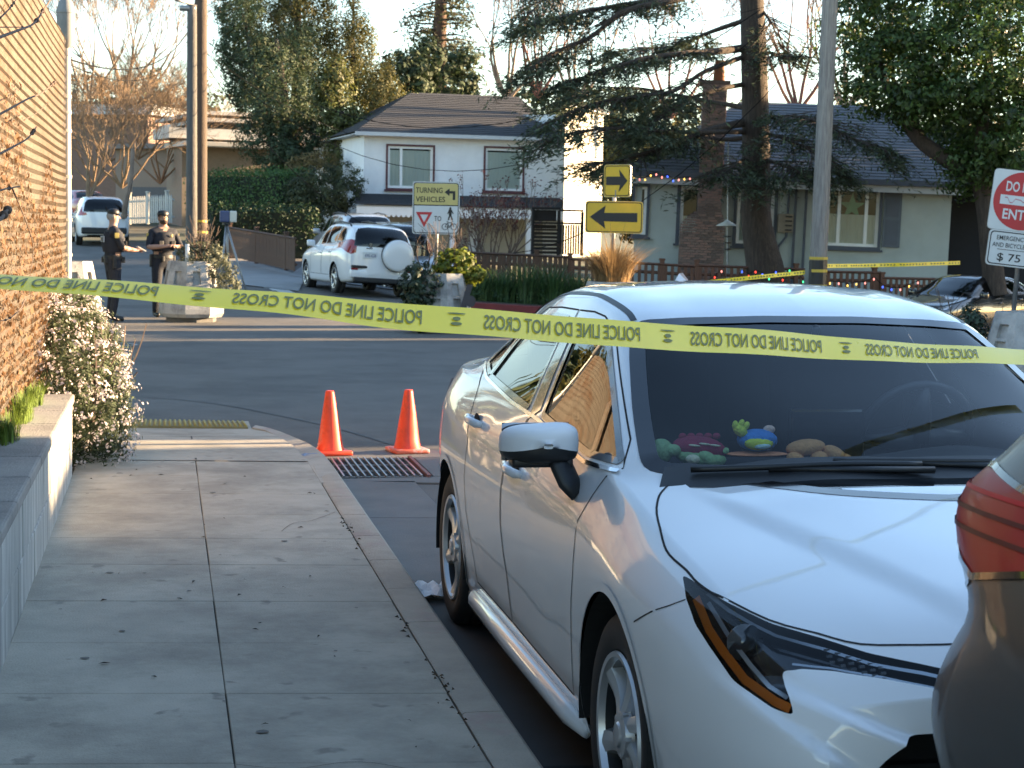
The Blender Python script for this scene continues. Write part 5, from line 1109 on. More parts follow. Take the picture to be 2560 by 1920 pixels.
TAILP = [([(.62, .98), (.60, 1.24), (.70, 1.28), (.80, 1.25), (.86, 1.12), (.84, 1.0), (.74, .93)], PAINT['red'], 'front')]
RZ = R(189.5); gencar('parked_suv', 'white SUV with a covered spare wheel on its tailgate, parked beyond the tape', park((834, 740), 41.2, (.86, 3.62), RZ), RZ, PAINT['white'], 'suv', (1, 1, 1), tail=TAILP, rails=True, roll=-.05, extra=rav_extra, clad=PAINT['white'])
def crv_extra(car, bvh, L, sx, sy, sz):
    m = MB(); m.rbox((0, L-.02, .50), (1.5, .14, .22), .05); obj('rear_bumper', m, PAINT['dark'], car); m = MB(); m.rbox((0, L+.0, .88), (.34, .03, .14), .008); obj('licence_plate', m, SGW, car)
RZ2 = R(186); gencar('parked_suv', 'white SUV with tall red tail lamps parked up the side street behind the officers', park((195, 598), 60, (.8, 3.62), RZ2), RZ2, PAINT['white'], 'suv', (1.0, 1, 1.0), tail=[([(.66, 1.0), (.56, 1.02), (.58, 1.10), (.70, 1.12), (.70, 1.50), (.80, 1.46), (.86, 1.15), (.84, 1.0)], PAINT['red'], 'front')], extra=crv_extra, nu=50)
BLK = mk('paint_black', (.012, .013, .015), .2, var=0, coat=1); SIL = mk('paint_silver', (.46, .47, .48), .3, metal=.4, var=0, coat=1); REDP = mk('paint_red', (.30, .02, .025), .3, var=0, coat=1)
RZ3 = R(188); gencar('parked_suv', 'black SUV parked just beyond the white SUV, partly hidden by the turning vehicles sign', park((1060, 735), 47, (-.8, 3.62), RZ3), RZ3, BLK, 'suv', (.98, 1, 1.06), tail=TAILP, rails=True, nu=50)
RZ4 = R(20); gencar('parked_car', 'silver sedan nosing out between the black SUV and the wooden fence', park((1075, 730), 45.5, (0, .2), RZ4), RZ4, SIL, 'sedan', (1, 1, 1.06), head=[(.78, .79), (.60, .735), (.42, .71), (.40, .66), (.60, .67), (.76, .68)], nu=50)
YW = math.degrees(YAW); RZ5 = R(-90-YW+42); gencar('parked_car', 'black sedan with amber-cornered headlights parked behind the planter at the picture edge', park((2415, 836), 38, (.9, 1.03), RZ5), RZ5, BLK, 'sedan', (1, 1.0, 1.0), head=[(.79, .79), (.70, .75), (.52, .715), (.46, .68), (.60, .66), (.74, .665), (.80, .70)], nu=60)
RZ6 = R(200); gencar('parked_car', 'red car far up the side street below the bare trees', park((240, 560), 72, (0, 4.4), RZ6), RZ6, REDP, 'sedan', (1, 1, 1.05), nu=40)
RZ7 = R(187); gencar('parked_suv', 'grey SUV with roof rails behind the white SUV', park((838, 722), 50, (.8, 3.62), RZ7), RZ7, SIL, 'suv', (.97, 1, 1.0), tail=TAILP, rails=True, nu=50)

# ------------------------------------------------------------------ houses and yards
class Front:
    """a house front: local x along the wall to the right, y into the house, z up"""
    def __init__(s, pa, da, pb, db, z0, roll=0.):
        A, B = gp(pa, da), gp(pb, db); s.o = Vector((A.x, A.y, z0)); d = B-A; s.w = d.length; s.rz = math.atan2(d.y, d.x); s.roll = roll
        s.mt = Matrix.Translation(s.o) @ Matrix.Rotation(s.rz, 4, 'Z') @ Matrix.Rotation(roll, 4, 'Y'); s.inv = s.mt.inverted()
    def at(s, px, py):
        d = s.inv.to_3x3() @ Vector(ray(px, py)); o = s.inv @ Vector((0, 0, CAM_H)); t = -o.y/d.y; p = o+d*t; return p.x, p.z
    def rect(s, x0, y0, x1, y1): a, b = s.at(x0, (y0+y1)/2)[0], s.at(x1, (y0+y1)/2)[0]; c, d = s.at((x0+x1)/2, y1)[1], s.at((x0+x1)/2, y0)[1]; return (a, c, b, d)
    def root(s, name, label, cat): t = thing(name, label, cat, s.o); t.rotation_euler = Euler((0, s.roll, s.rz), 'XYZ'); return t
def wall_mesh(W, z0, z1, rects, depth=.12, y=0., x0=0.):
    """front wall with window openings and their reveals"""
    mb = MB(); xs = sorted({x0, W}|{r[0] for r in rects}|{r[2] for r in rects}); zs = sorted({z0, z1}|{r[1] for r in rects}|{r[3] for r in rects})
    xs = [x for x in xs if x0 <= x <= W]; zs = [z for z in zs if z0 <= z <= z1]
    for i in range(len(xs)-1):
        for j in range(len(zs)-1):
            a, b, c, d = xs[i], zs[j], xs[i+1], zs[j+1]; cx, cz = (a+c)/2, (b+d)/2
            if any(r[0] < cx < r[2] and r[1] < cz < r[3] for r in rects): continue
            mb.add([(a, y, b), (c, y, b), (c, y, d), (a, y, d)], [(0, 1, 2, 3)])
    for a, b, c, d in rects:
        mb.add([(a, y, b), (c, y, b), (c, y, d), (a, y, d), (a, y+depth, b), (c, y+depth, b), (c, y+depth, d), (a, y+depth, d)], [(1, 0, 4, 5), (2, 1, 5, 6), (3, 2, 6, 7), (0, 3, 7, 4)])
    return mb
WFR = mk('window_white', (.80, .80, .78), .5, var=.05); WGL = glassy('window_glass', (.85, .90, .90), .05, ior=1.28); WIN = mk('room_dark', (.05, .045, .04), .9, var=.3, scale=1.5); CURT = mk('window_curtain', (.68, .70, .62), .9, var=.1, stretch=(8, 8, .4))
def window(root, r, lites=(0, 1), fr=.06, trim=None, tw=.07, curtain=0., y=0., sill=True, cm=None):
    a, b, c, d = r; w = bpy.data.objects.new('window', None); COL.objects.link(w); w.parent = root; w.empty_display_size = .1
    m = MB(); yy = y+.05
    for x0, z0, x1, z1 in ((a, b, c, b+fr), (a, d-fr, c, d), (a, b+fr, a+fr, d-fr), (c-fr, b+fr, c, d-fr)): m.box(((x0+x1)/2, yy, (z0+z1)/2), (x1-x0, .06, z1-z0))
    obj('frame', m, WFR, w)
    for t in lites[1:-1]: m = MB(); m.box((a+(c-a)*t, yy, (b+d)/2), (fr*1.1, .05, d-b-2*fr)); obj('mullion', m, WFR, w)
    for k in range(len(lites)-1):
        x0, x1 = a+(c-a)*lites[k]+fr*.6, a+(c-a)*lites[k+1]-fr*.6; m = MB(); m.add([(x0, yy+.012, b+fr), (x1, yy+.012, b+fr), (x1, yy+.012, d-fr), (x0, yy+.012, d-fr)], [(0, 1, 2, 3)]); obj('pane', m, WGL, w)
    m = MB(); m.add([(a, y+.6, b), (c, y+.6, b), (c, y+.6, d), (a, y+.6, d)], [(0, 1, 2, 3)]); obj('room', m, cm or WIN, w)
    if curtain: m = MB(); m.sheet(24, 2, lambda u, v: (a+fr+(c-a-2*fr)*u, y+.085+.008*math.sin(u*60), b+fr+(d-b-fr)*curtain*v)); obj('curtain', m, CURT, w)
    if trim:
        m = MB()
        for x0, z0, x1, z1 in ((a-tw, b-tw, c+tw, b), (a-tw, d, c+tw, d+tw), (a-tw, b, a, d), (c, b, c+tw, d)): m.box(((x0+x1)/2, y-.02, (z0+z1)/2), (x1-x0, .05, z1-z0))
        if sill: m.box(((a+c)/2, y-.05, b-tw-.02), (c-a+2*tw+.1, .12, .05))
        obj('trim', m, trim, w)
    return w
def shingles(root, A, B, C, D, n, mat, name='shingle_course', over=.03):
    """roof slope A-B (eave) to D-C (ridge) laid in overlapping courses"""
    A, B, C, D = map(Vector, (A, B, C, D)); nr = (B-A).cross(D-A).normalized(); nr = nr if nr.z > 0 else -nr
    for k in range(n):
        t0, t1 = k/n, min(1, (k+1.15)/n); a, b, c, d = A.lerp(D, t0), B.lerp(C, t0), B.lerp(C, t1), A.lerp(D, t1); h = nr*.028; l = nr*.008
        m = MB(); m.add([a+h, b+h, c+l, d+l, a, b], [(0, 1, 2, 3), (4, 5, 1, 0)]); obj(name, m, mat, root)
SHG = mk('shingle_dark', (.042, .042, .046), .9, var=.25, scale=6, bump=.5, bscale=40, stretch=(1, 1, 3)); SHB = mk('shingle_blue_grey', (.095, .10, .112), .85, var=.25, scale=5, bump=.5, bscale=40, stretch=(1, 1, 3))
STW = mk('stucco_white', (.78, .78, .78), .9, var=.08, scale=2, bump=.3, bscale=70); STG = mk('stucco_grey_green', (.45, .49, .465), .9, var=.12, scale=1.2, bump=.4, bscale=60)
MAR = mk('trim_maroon', (.10, .03, .035), .6, var=.1); NAVY = mk('trim_slate', (.075, .085, .11), .6, var=.1); FASC = mk('fascia_pale', (.50, .51, .52), .6, var=.08)
def box_part(root, nm, x0, x1, y0, y1, z0, z1, mat): m = MB(); m.box(((x0+x1)/2, (y0+y1)/2, (z0+z1)/2), (x1-x0, y1-y0, z1-z0)); return obj(nm, m, mat, root)
# --- white two-storey house
F = Front(904, 58.5, 1402, 60.5, .75); W_ = F.w
wh = F.root('white_house', 'white stucco two-storey house with dark hipped roof and maroon window trim', 'house')
zt = F.at(1000, 338)[1]; r1 = F.rect(969, 366, 1082, 471); r2 = F.rect(1213, 371, 1306, 477); zl = F.at(1000, 490)[1]
obj('wall', wall_mesh(W_, 0, zt, [r1, r2]), STW, wh)
box_part(wh, 'side_wall', -.0, .15, .01, 9, 0, zt, STW); box_part(wh, 'side_wall', W_-.15, W_, .01, 9, 0, zt, STW)
box_part(wh, 'rear_wall', 0, W_, 8.9, 9, 0, zt, STW)
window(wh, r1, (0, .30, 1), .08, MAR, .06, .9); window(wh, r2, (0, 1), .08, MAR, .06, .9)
e = .38; zr = F.at(1010, 248)[1]+.55; rx0, rx1 = 2.6, W_-2.0
rf = box_part(wh, 'roof', -e+.05, W_+e-.05, -e+.05, 9+e, zt-.02, zt+.02, FASC)
shingles(rf, (-e, -e, zt+.05), (W_+e, -e, zt+.05), (rx1, 4.5, zr), (rx0, 4.5, zr), 22, SHG); shingles(rf, (-e, 9.4, zt+.05), (-e, -e, zt+.05), (rx0, 4.5, zr), (rx0, 4.5, zr), 22, SHG); shingles(rf, (W_+e, -e, zt+.05), (W_+e, 9.4, zt+.05), (rx1, 4.5, zr), (rx1, 4.5, zr), 22, SHG)
box_part(wh, 'gutter', -e, W_+e, -e-.06, -e+.03, zt-.06, zt+.06, FASC)
# upper gable behind to the right
box_part(wh, 'rear_gable', W_-3.2, W_+.5, 6, 9, zt, zt+1.2, STW); shingles(rf, (W_-3.6, 5.6, zt+1.1), (W_+.9, 5.6, zt+1.1), (W_+.6, 7.6, zt+2.0), (W_-3.3, 7.6, zt+2.0), 8, SHG)
# porch roof with scalloped fringe
zp0, zp1 = F.at(900, 527)[1]+.15, zl+.05; pr = box_part(wh, 'porch_roof', -.55, W_-.3, -1.55, 0, zp0-.03, zp0+.02, FASC)
shingles(pr, (-.6, -1.65, zp0+.04), (W_-.2, -1.65, zp0+.04), (W_-.2, 0, zp1), (-.3, 0, zp1), 9, SHG)
m = MB(); n = 44; w = (W_+.2)/n; pl = [(-.55, .32), (-.55, .08)]
for k in range(n): pl += [(-.55+w*(k+.2), .02), (-.55+w*(k+.5), -.01), (-.55+w*(k+.8), .02), (-.55+w*(k+1), .08)]
pl += [(-.55+w*n, .32)]; m.prism(pl, .04, Matrix.Translation((0, -1.52, zp0-.34)) @ Matrix.Rotation(math.pi/2, 4, 'X')); obj('scalloped_fringe', m, STW, wh)
for x in (-.42, -.02, 2.6, 5.2): box_part(wh, 'porch_post', x, x+.14, -1.45, -1.31, 0, zp0-.3, STW)
box_part(wh, 'garage_door', .9, 3.6, -.04, -.01, 0, 1.5, mk('garage_cream', (.42, .38, .30), .7, var=.08)); box_part(wh, 'garage_door', 3.9, 6.2, -.04, -.01, 0, 1.5, MATS['garage_cream'])
# sunlit wing
F2 = Front(1400, 58.0, 1494, 61.5, .75); wg = F2.root('white_house_wing', 'brightly sunlit white wall of a wing behind the cedar branches', 'house')
zt2 = F2.at(1440, 272)[1]; obj('wall', wall_mesh(F2.w, 0, zt2, []), mk('stucco_cream', (.68, .64, .55), .9, var=.1, scale=1.5, bump=.3, bscale=50), wg); box_part(wg, 'side_wall', F2.w-.1, F2.w-.002, .01, 3, 0, zt2, STW)
rr2 = box_part(wg, 'roof', -.2, F2.w+.2, -.2, .6, zt2, zt2+.04, FASC); shingles(rr2, (-.25, -.25, zt2+.06), (F2.w+.25, -.25, zt2+.06), (F2.w+.25, .6, zt2+.35), (-.25, .6, zt2+.35), 5, SHG)
# --- grey house
GD = 44.0
F3 = Front(1572, 44.8, 2354, 44.2, -.55, .022); W3 = F3.w; gh = F3.root('grey_house', 'grey-green single-storey house with brick chimney, white windows and coloured fairy lights', 'house')
zt3 = F3.at(1950, 448)[1]
ra, rb, rc_, rd = F3.rect(1586, 466, 1616, 586), F3.rect(1700, 466, 1772, 602), F3.rect(1842, 466, 1935, 610), F3.rect(2066, 469, 2197, 616)
obj('wall', wall_mesh(W3, -1, zt3, [ra, rb, rc_, rd]), STG, gh); box_part(gh, 'side_wall', .002, .15, .01, 8, -1, zt3, STG); box_part(gh, 'side_wall', W3-.15, W3-.002, .01, 8, -1, zt3, STG); box_part(gh, 'rear_wall', 0, W3, 7.9, 8, -1, zt3, STG)
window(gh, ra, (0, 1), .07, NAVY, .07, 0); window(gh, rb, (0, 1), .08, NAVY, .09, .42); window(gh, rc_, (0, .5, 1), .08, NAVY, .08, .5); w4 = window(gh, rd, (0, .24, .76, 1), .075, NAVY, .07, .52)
a, b, c, d = rd; cx, cz = (a+c)/2, b+(d-b)*.68; m = MB(); st = []
for k in range(10): g_ = math.pi/2+k*math.pi/5; r_ = .34 if k % 2 == 0 else .13; st.append((cx+r_*math.cos(g_), cz+r_*math.sin(g_)))
m.prism(st, .04, Matrix.Translation((0, .24, 0)) @ Matrix.Rotation(math.pi/2, 4, 'X')); tag(obj('star_ornament', m, mk('star_green', (.10, .35, .22), .5, var=.2), w4))
sh = F3.rect(2208, 474, 2252, 619)
o = box_part(gh, 'shutter', sh[0], sh[2], -.05, -.01, sh[1], sh[3], mk('shutter_slate', (.12, .14, .17), .6, var=.1))
for z0, z1 in ((sh[1]+.06, (sh[1]+sh[3])/2-.04), ((sh[1]+sh[3])/2+.04, sh[3]-.06)): box_part(o, 'shutter_panel', sh[0]+.06, sh[2]-.06, -.06, -.049, z0, z1, mk('shutter_panel_slate', (.10, .115, .145), .6, var=.1))
x0, z0 = F3.at(1985, 560); box_part(gh, 'downpipe', x0-.02, x0+.04, -.08, -.02, -1, zt3, NAVY); x1, _ = F3.at(2012, 540); box_part(gh, 'downpipe', x1-.02, x1+.04, -.08, -.02, .8, zt3, NAVY); x2, _ = F3.at(1960, 540); m = MB(); m.tube([(x2+.1, -.05, zt3), (x2+.08, -.05, 2.2), (x2-.1, -.05, 1.95), (x2-.12, -.05, 1.7)], .03, 6); obj('conduit', m, NAVY, gh)
v = F3.rect(1944, 535, 1982, 581); vb = box_part(gh, 'vent_box', v[0], v[2], -.12, -.01, v[1], v[3], mk('vent_tan', (.26, .22, .17), .7, var=.15))
for k in range(4): zz = v[1]+.06+(v[3]-v[1]-.12)*k/3; box_part(vb, 'slat', v[0]+.18, v[2]-.03, -.15, -.119, zz-.02, zz+.02, WIN)
# dark porch on the right end
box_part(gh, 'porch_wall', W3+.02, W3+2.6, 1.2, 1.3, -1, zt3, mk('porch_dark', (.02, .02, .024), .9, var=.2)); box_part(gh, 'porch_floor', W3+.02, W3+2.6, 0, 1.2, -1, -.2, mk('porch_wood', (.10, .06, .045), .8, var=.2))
# roof
e = .45; zr3 = F3.at(2000, 272)[1]+.42; g0, g1 = -e, W3+2.9
rf3 = box_part(gh, 'roof', g0+.05, g1-.05, -e+.05, 8+e, zt3-.02, zt3+.015, FASC)
shingles(rf3, (g0, -e, zt3+.05), (g1, -e, zt3+.05), (g1-4.6, 4, zr3), (g0+3.2, 4, zr3), 26, SHB); shingles(rf3, (g0, 8.4, zt3+.05), (g0, -e, zt3+.05), (g0+3.2, 4, zr3), (g0+3.2, 4, zr3), 26, SHB); shingles(rf3, (g1, -e, zt3+.05), (g1, 8.4, zt3+.05), (g1-4.6, 4, zr3), (g1-4.6, 4, zr3), 26, SHB)
box_part(gh, 'gutter', g0, g1, -e-.08, -e+.03, zt3-.07, zt3+.06, NAVY); box_part(gh, 'fascia', g0+.1, g1-.1, -e+.03, -e+.07, zt3-.24, zt3-.05, FASC)
# brick chimney on the front
bx0, bx1 = F3.at(1726, 560)[0], F3.at(1800, 560)[0]; sx0, sx1 = F3.at(1752, 300)[0], F3.at(1812, 300)[0]; ztop = F3.at(1790, 205)[1]; zsh = F3.at(1760, 530)[1]
BR = [mk('brick_%s' % n_, c_, .9, var=.2, scale=9, bump=.3, bscale=60) for n_, c_ in (('brown', (.235, .165, .14)), ('dark', (.165, .12, .105)), ('red', (.28, .175, .145)))]; MORT = mk('mortar', (.20, .185, .17), .95, var=.2, scale=12)
lo0, lo1 = bx0-.28, bx1+.10
ch = box_part(gh, 'chimney', lo0+.01, lo1-.01, -.62, -.005, -1, zsh-.52, MORT); box_part(ch, 'chimney_core', sx0+.01, sx1-.01, -.455, -.005, zsh-.52, zt3, MORT); box_part(ch, 'chimney_core', sx0+.01, sx1-.01, -.455, .3, zt3, ztop, MORT)
bw, bh, bd, gapm = .205, .064, .10, .011; shared = {}
def brick_mesh(w, mat):
    k = (round(w, 2), mat.name)
    if k not in shared: m = MB(); m.rbox((0, 0, 0), (w-gapm, bd, bh-gapm), .004); shared[k] = m.mesh('brick', mat)
    return shared[k]
bricks = []; z = -.2; row = 0; rb_ = random.Random(9)
while z < ztop-.1:
    t = max(0, min(1, (z-zsh+.5)/.5)); t2 = 1 if z > zsh else t*t; xa, xb = lo0+(sx0-lo0)*t2, lo1+(sx1-lo1)*t2; yf = -.62+.16*t2
    x = xa-(bw/2 if row % 2 else 0)
    while x < xb-.01:
        u0, u1 = max(x, xa), min(x+bw, xb)
        if u1-u0 > .05: bricks.append(((u0+u1)/2, yf-.01, z+bh/2, u1-u0, 0))
        x += bw
    y = yf+.05
    while y < (-.05 if z < zt3 else .3): bricks.append((xb-bd/2+.012, y+bw/2+.05*(row % 2), z+bh/2, bw, 1)); y += bw
    z += bh; row += 1
vis = [b for b in bricks if b[4] == 0]; vis.sort(key=lambda b: abs(b[2]-2.4)); keep = set(map(id, vis[:290])); rest = MB()
for b in bricks:
    mt_ = rb_.choice(BR)
    if id(b) in keep: o = link('brick', brick_mesh(b[3], mt_), ch); o.location = b[:3]
    else: rest.cur = BR.index(mt_); rest.rbox(b[:3], ((b[3]-gapm, bd, bh-gapm) if not b[4] else (bd, b[3]-gapm, bh-gapm)), .004)
obj('brickwork', rest, BR, ch)['kind'] = 'stuff'
box_part(ch, 'chimney_cap', sx0-.08, sx1+.08, -.53, .38, ztop-.10, ztop, mk('cap_brown', (.12, .08, .065), .9, var=.2)); m = MB(); m.lathe([(.15, 0), (.12, .5), (.14, .52), (.10, .53)], 12, o=((sx0+sx1)/2+.1, -.1, ztop)); obj('chimney_pot', m, mk('terracotta', (.30, .14, .08), .8, var=.1), ch, True)
# fairy lights
cols = [(1, .06, .03), (.05, .12, 1), (.05, .7, .25), (1, .55, .1), (.9, .25, .2)]
BULB = [mk('bulb_%d' % k, c_, .4, var=0, emit=(*c_, .45)) for k, c_ in enumerate(cols)]
def fairy(name, label, pts, front=True):
    t = thing(name, label, 'string lights', (0, 0, 0)); P = [at_d(*p) for p in pts]; m = MB(); m.tube(P, .008, 4); obj('cable', m, WIRE, t); q = random.Random(len(pts))
    for k, p in enumerate(P): m = MB(); m.ball(p-Vector((0, 0, .05)), .019, 8, 6, 1, 1, 1.5); obj('bulb', m, BULB[q.randrange(5)], t, True)
eL = lambda x: 448+(x-1960)*.055
q = random.Random(12); fairy('fairy_lights', 'coloured fairy lights strung along the eave left of the chimney', [(1585+14*k, 443+q.uniform(-12, 8), 43.0) for k in range(11)])
fairy('fairy_lights', 'coloured fairy lights strung under the eave between the window shutter and the dark porch', [(2262+12*k, 452+k*1.6+q.uniform(-12, 12), 45.6) for k in range(14)])
fairy('fairy_lights', 'coloured fairy lights looped along the wooden railing below the cedar', [(1770+17*k, 680+q.uniform(-10, 26), 41.2) for k in range(15)])
fairy('fairy_lights', 'coloured fairy lights looped along the railing right of the pale pole', [(2075+22*k, 700+q.uniform(-8, 20), 41.0) for k in range(11)])
# --- wooden fences
FWD = mk('fence_wood', (.115, .062, .04), .85, var=.3, scale=4, bump=.5, bscale=14, stretch=(6, 6, .8), col2=(.085, .055, .04), mscale=3); FWD2 = mk('fence_wood_red', (.15, .075, .05), .85, var=.3, scale=4, bump=.4, bscale=14, stretch=(6, 6, .8))
def board_fence(name, label, pa, da, pb, db, ya, yb, h, bwid, gap, mat, posts=2.2, cap=True, low=None, pointed=False):
    A, B = at_d(pa, ya, da), at_d(pb, yb, db); t = thing(name, label, 'fence', (A.x, A.y, A.z-h)); d = B-A; L = d.length; dn = d.normalized(); flat_ = Vector((dn.x, dn.y, 0)).normalized(); rz = math.atan2(flat_.y, flat_.x); shr = {}
    n = int(L/(bwid+gap)); q = random.Random(pa)
    bm_ = MB(); bm_.box((0, 0, h/2), (bwid, .022, h)) if not pointed else bm_.prism([(-bwid/2, 0), (bwid/2, 0), (bwid/2, h-.09), (0, h), (-bwid/2, h-.09)], .022, Matrix.Rotation(math.pi/2, 4, 'X')); me = bm_.mesh('board', mat)
    for k in range(n): o = link('board', me, t); o.location = d*((k+.5)/n)+Vector((0, 0, q.uniform(-.012, .012))); o.rotation_euler = (0, q.uniform(-.012, .012), rz)
    for zz in ((h*.2, h*.82) if not low else low): m = MB(); s_ = Vector((-flat_.y, flat_.x, 0))*.035; m.tube([Vector((0, 0, zz))+s_, d+Vector((0, 0, zz))+s_], .04, 4); obj('rail', m, mat, t)
    if cap: m = MB(); m.tube([Vector((0, 0, h+.02)), d+Vector((0, 0, h+.02))], .055, 4, squash=.6); obj('cap_rail', m, mat, t)
    k = 0
    while k*posts <= L+.01: m = MB(); m.rbox((0, .03, h/2+.04), (.11, .11, h+.16), .015); m.rbox((0, .03, h+.14), (.14, .14, .05), .015); o = obj('fence_post', m, mat, t); o.location = dn*(k*posts); o.rotation_euler = (0, 0, rz); k += 1
    return t
board_fence('wooden_fence', 'brown board fence running down the side street behind the tripod', 512, 56, 738, 47, 560, 598, .85, .12, .022, FWD, 3)
board_fence('wooden_fence', 'brown board fence behind the green shrubs, right of the ivy planter', 1140, 41.5, 1420, 41.5, 632, 645, 1.15, .10, .02, FWD, 1.9)
board_fence('wooden_fence', 'brown open railing behind the dry grass planter', 1425, 41.6, 1738, 41.8, 650, 668, 1.0, .075, .075, FWD2, 2.2)
board_fence('wooden_fence', 'brown open railing between the chimney and the pale pole', 1742, 41.8, 2012, 42.0, 666, 676, 1.0, .075, .075, FWD2, 2.4)
board_fence('wooden_fence', 'brown open railing right of the pale pole in front of the grey house', 2048, 42.0, 2202, 42.4, 681, 684, 1.0, .075, .075, FWD2, 1.45)
board_fence('wooden_fence', 'lower brown railing leading to the black sedan', 2206, 42.4, 2345, 43.0, 697, 700, .9, .075, .075, FWD2, 3)
PICK = mk('picket_white', (.48, .46, .42), .7, var=.15)
board_fence('picket_fence', 'white picket fence far up the side street', 322, 66, 432, 63, 492, 486, 1.0, .09, .07, PICK, 1.6, False, pointed=True)
# dark trellis gate
DK = mk('dark_stained_wood', (.028, .022, .02), .8, var=.3, scale=6)
t = thing('trellis_gate', 'dark wooden trellis gate and frame beside the white house', 'gate', (0, 0, 0)); A = Front(1327, 46, 1456, 46.4, 0)
def tb(nm, x0, y0, x1, y1, th=.06, dy=0.): a, b, c, d = A.rect(x0, y0, x1, y1); m = MB(); m.box(((a+c)/2, dy, (b+d)/2), (c-a, th, d-b)); o = obj(nm, m, DK, t); return o
t.location = A.o; t.rotation_euler = (0, 0, A.rz)
for r in ((1328, 522, 1334, 640), (1393, 526, 1399, 640), (1452, 530, 1457, 640), (1328, 518, 1400, 524), (1399, 524, 1457, 529), (1330, 555, 1398, 560), (1399, 556, 1457, 561), (1330, 572, 1398, 577)): tb('frame_bar', *r, .09, -.02)
for k in range(9): tb('slat', 1400+k*6.3, 562, 1404+k*6.3, 636, .03)
for k in range(6): tb('slat', 1335, 580+k*9.5, 1392, 587+k*9.5, .03)
for r in ((1335, 525, 1392, 553), (1335, 562, 1392, 571)): tb('back_panel', *r, .02, .04)
# --- houses up the side street
F5 = Front(508, 78, 760, 80, 1.5); z5 = lambda y: F5.at(600, y)[1]
ml = F5.root('flat_roofed_house', 'low modern house with stacked white flat roofs behind the hedge', 'house'); GB = mk('siding_blue_grey', (.11, .13, .15), .8, var=.1); WR = mk('roof_edge_white', (.55, .53, .50), .6, var=.1)
box_part(ml, 'upper_wall', .3, F5.w, .3, 7, z5(345), z5(292), GB); box_part(ml, 'upper_roof', -.3, F5.w+.5, -.6, 7.5, z5(292), z5(283), WR); box_part(ml, 'clerestory', 1.2, 4.2, .24, .29, z5(312), z5(296), WIN); box_part(ml, 'roof_slab', -.2, F5.w+.4, -1.0, 7.2, z5(310), z5(301), WR); box_part(ml, 'window', 1.6, 3.0, .22, .28, z5(342), z5(318), WFR)
box_part(ml, 'lower_roof', -2.2, F5.w+.4, -2.6, .2, z5(358), z5(333), WR); box_part(ml, 'lower_roof', -1.8, F5.w+.4, -3.4, -.2, z5(378), z5(366), WR); box_part(ml, 'lower_wall', -1.6, F5.w, -2.4, .2, -1.5, z5(374), mk('siding_tan', (.22, .175, .13), .8, var=.15)); box_part(ml, 'fascia', -1.8, F5.w+.4, -3.44, -3.4, z5(376), z5(368), mk('fascia_grey', (.42, .40, .38), .7, var=.1))
F6 = Front(290, 84, 500, 82, 1.2); gz = lambda y: F6.at(400, y)[1]; hb = F6.root('beige_house', 'pale pink-beige house with a garage behind the bare trees', 'house')
box_part(hb, 'wall', 0, F6.w, 0, 7, -.5, gz(372), mk('stucco_beige', (.27, .21, .17), .9, var=.1, scale=1)); rr3 = box_part(hb, 'roof', -.4, F6.w+.4, -.4, 7.4, gz(372), gz(360), mk('roof_grey', (.22, .2, .19), .8, var=.1)); box_part(hb, 'garage_door', 1.0, 3.0, -.05, -.01, -.5, gz(468), mk('garage_grey', (.10, .10, .11), .7, var=.1)); box_part(hb, 'window', 3.2, 4.0, -.05, -.01, gz(455), gz(425), WIN)
F7 = Front(180, 96, 370, 95, 2.0); hz = lambda y: F7.at(280, y)[1]; hc = F7.root('brown_house', 'low brown house with pale eaves seen through the bare trees', 'house'); box_part(hc, 'wall', 0, F7.w, 0, 8, -2, hz(285), mk('siding_brown', (.20, .13, .10), .9, var=.15)); rr4 = box_part(hc, 'eave', -.4, F7.w+.4, -.5, 8.4, hz(287), hz(262), FASC); shingles(rr4, (-.5, -.6, hz(262)), (F7.w+.5, -.6, hz(262)), (F7.w-1, 4, hz(240)), (1, 4, hz(240)), 8, mk('shingle_brown', (.12, .08, .06), .9, var=.2))
# far pavements, kerbs and yards
FSW = mk('far_pavement', (.24, .24, .235), .85, var=.15, scale=2)
def gpoly(name, pts, dz, mat, kind='structure', n=10):
    P = [Vector(p) for p in pts]; m = MB(); m.sheet(n, n, lambda u, v: (lambda q: tv(q.x, q.y, dz))(P[0].lerp(P[1], u).lerp(P[3].lerp(P[2], u), v))); return tag(obj(name, m, mat, None, True), kind=kind)
gpoly('far_pavement', [gp(600, 43.5), gp(745, 42), gp(760, 47), gp(530, 58)], .02, FSW)
gpoly('driveway', [gp(720, 47), gp(1140, 44), gp(1200, 58), gp(800, 58)], .03, FSW)
gpoly('front_yard', [gp(1120, 38.2), gp(2700, 40.5), gp(2800, 75), gp(1120, 62)], .16, mk('yard_soil', (.06, .055, .035), .95, var=.4, scale=3, col2=(.04, .06, .02)))
for nm, P, mt_ in (('red_kerb', [gp(1120, 37.6), gp(1250, 37.8), gp(1400, 38.0)], mk('kerb_red', (.17, .03, .028), .85, var=.3, scale=3)), ('far_kerb', [gp(1400, 38.0), gp(1700, 38.6), gp(2100, 39.4), gp(2600, 40.2)], FSW)):
    rk = MB(); Q = [tv(p.x, p.y) for p in spline(P, 6)]; n = len(Q); rk.add([q+Vector((0, 0, -.02)) for q in Q]+[q+Vector((0, .02, .15)) for q in Q]+[q+Vector((0, .17, .165)) for q in Q], [(i, i+1, n+i+1, n+i) for i in range(n-1)]+[(n+i, n+i+1, 2*n+i+1, 2*n+i) for i in range(n-1)])
    tag(obj(nm, rk, mt_), kind='structure')
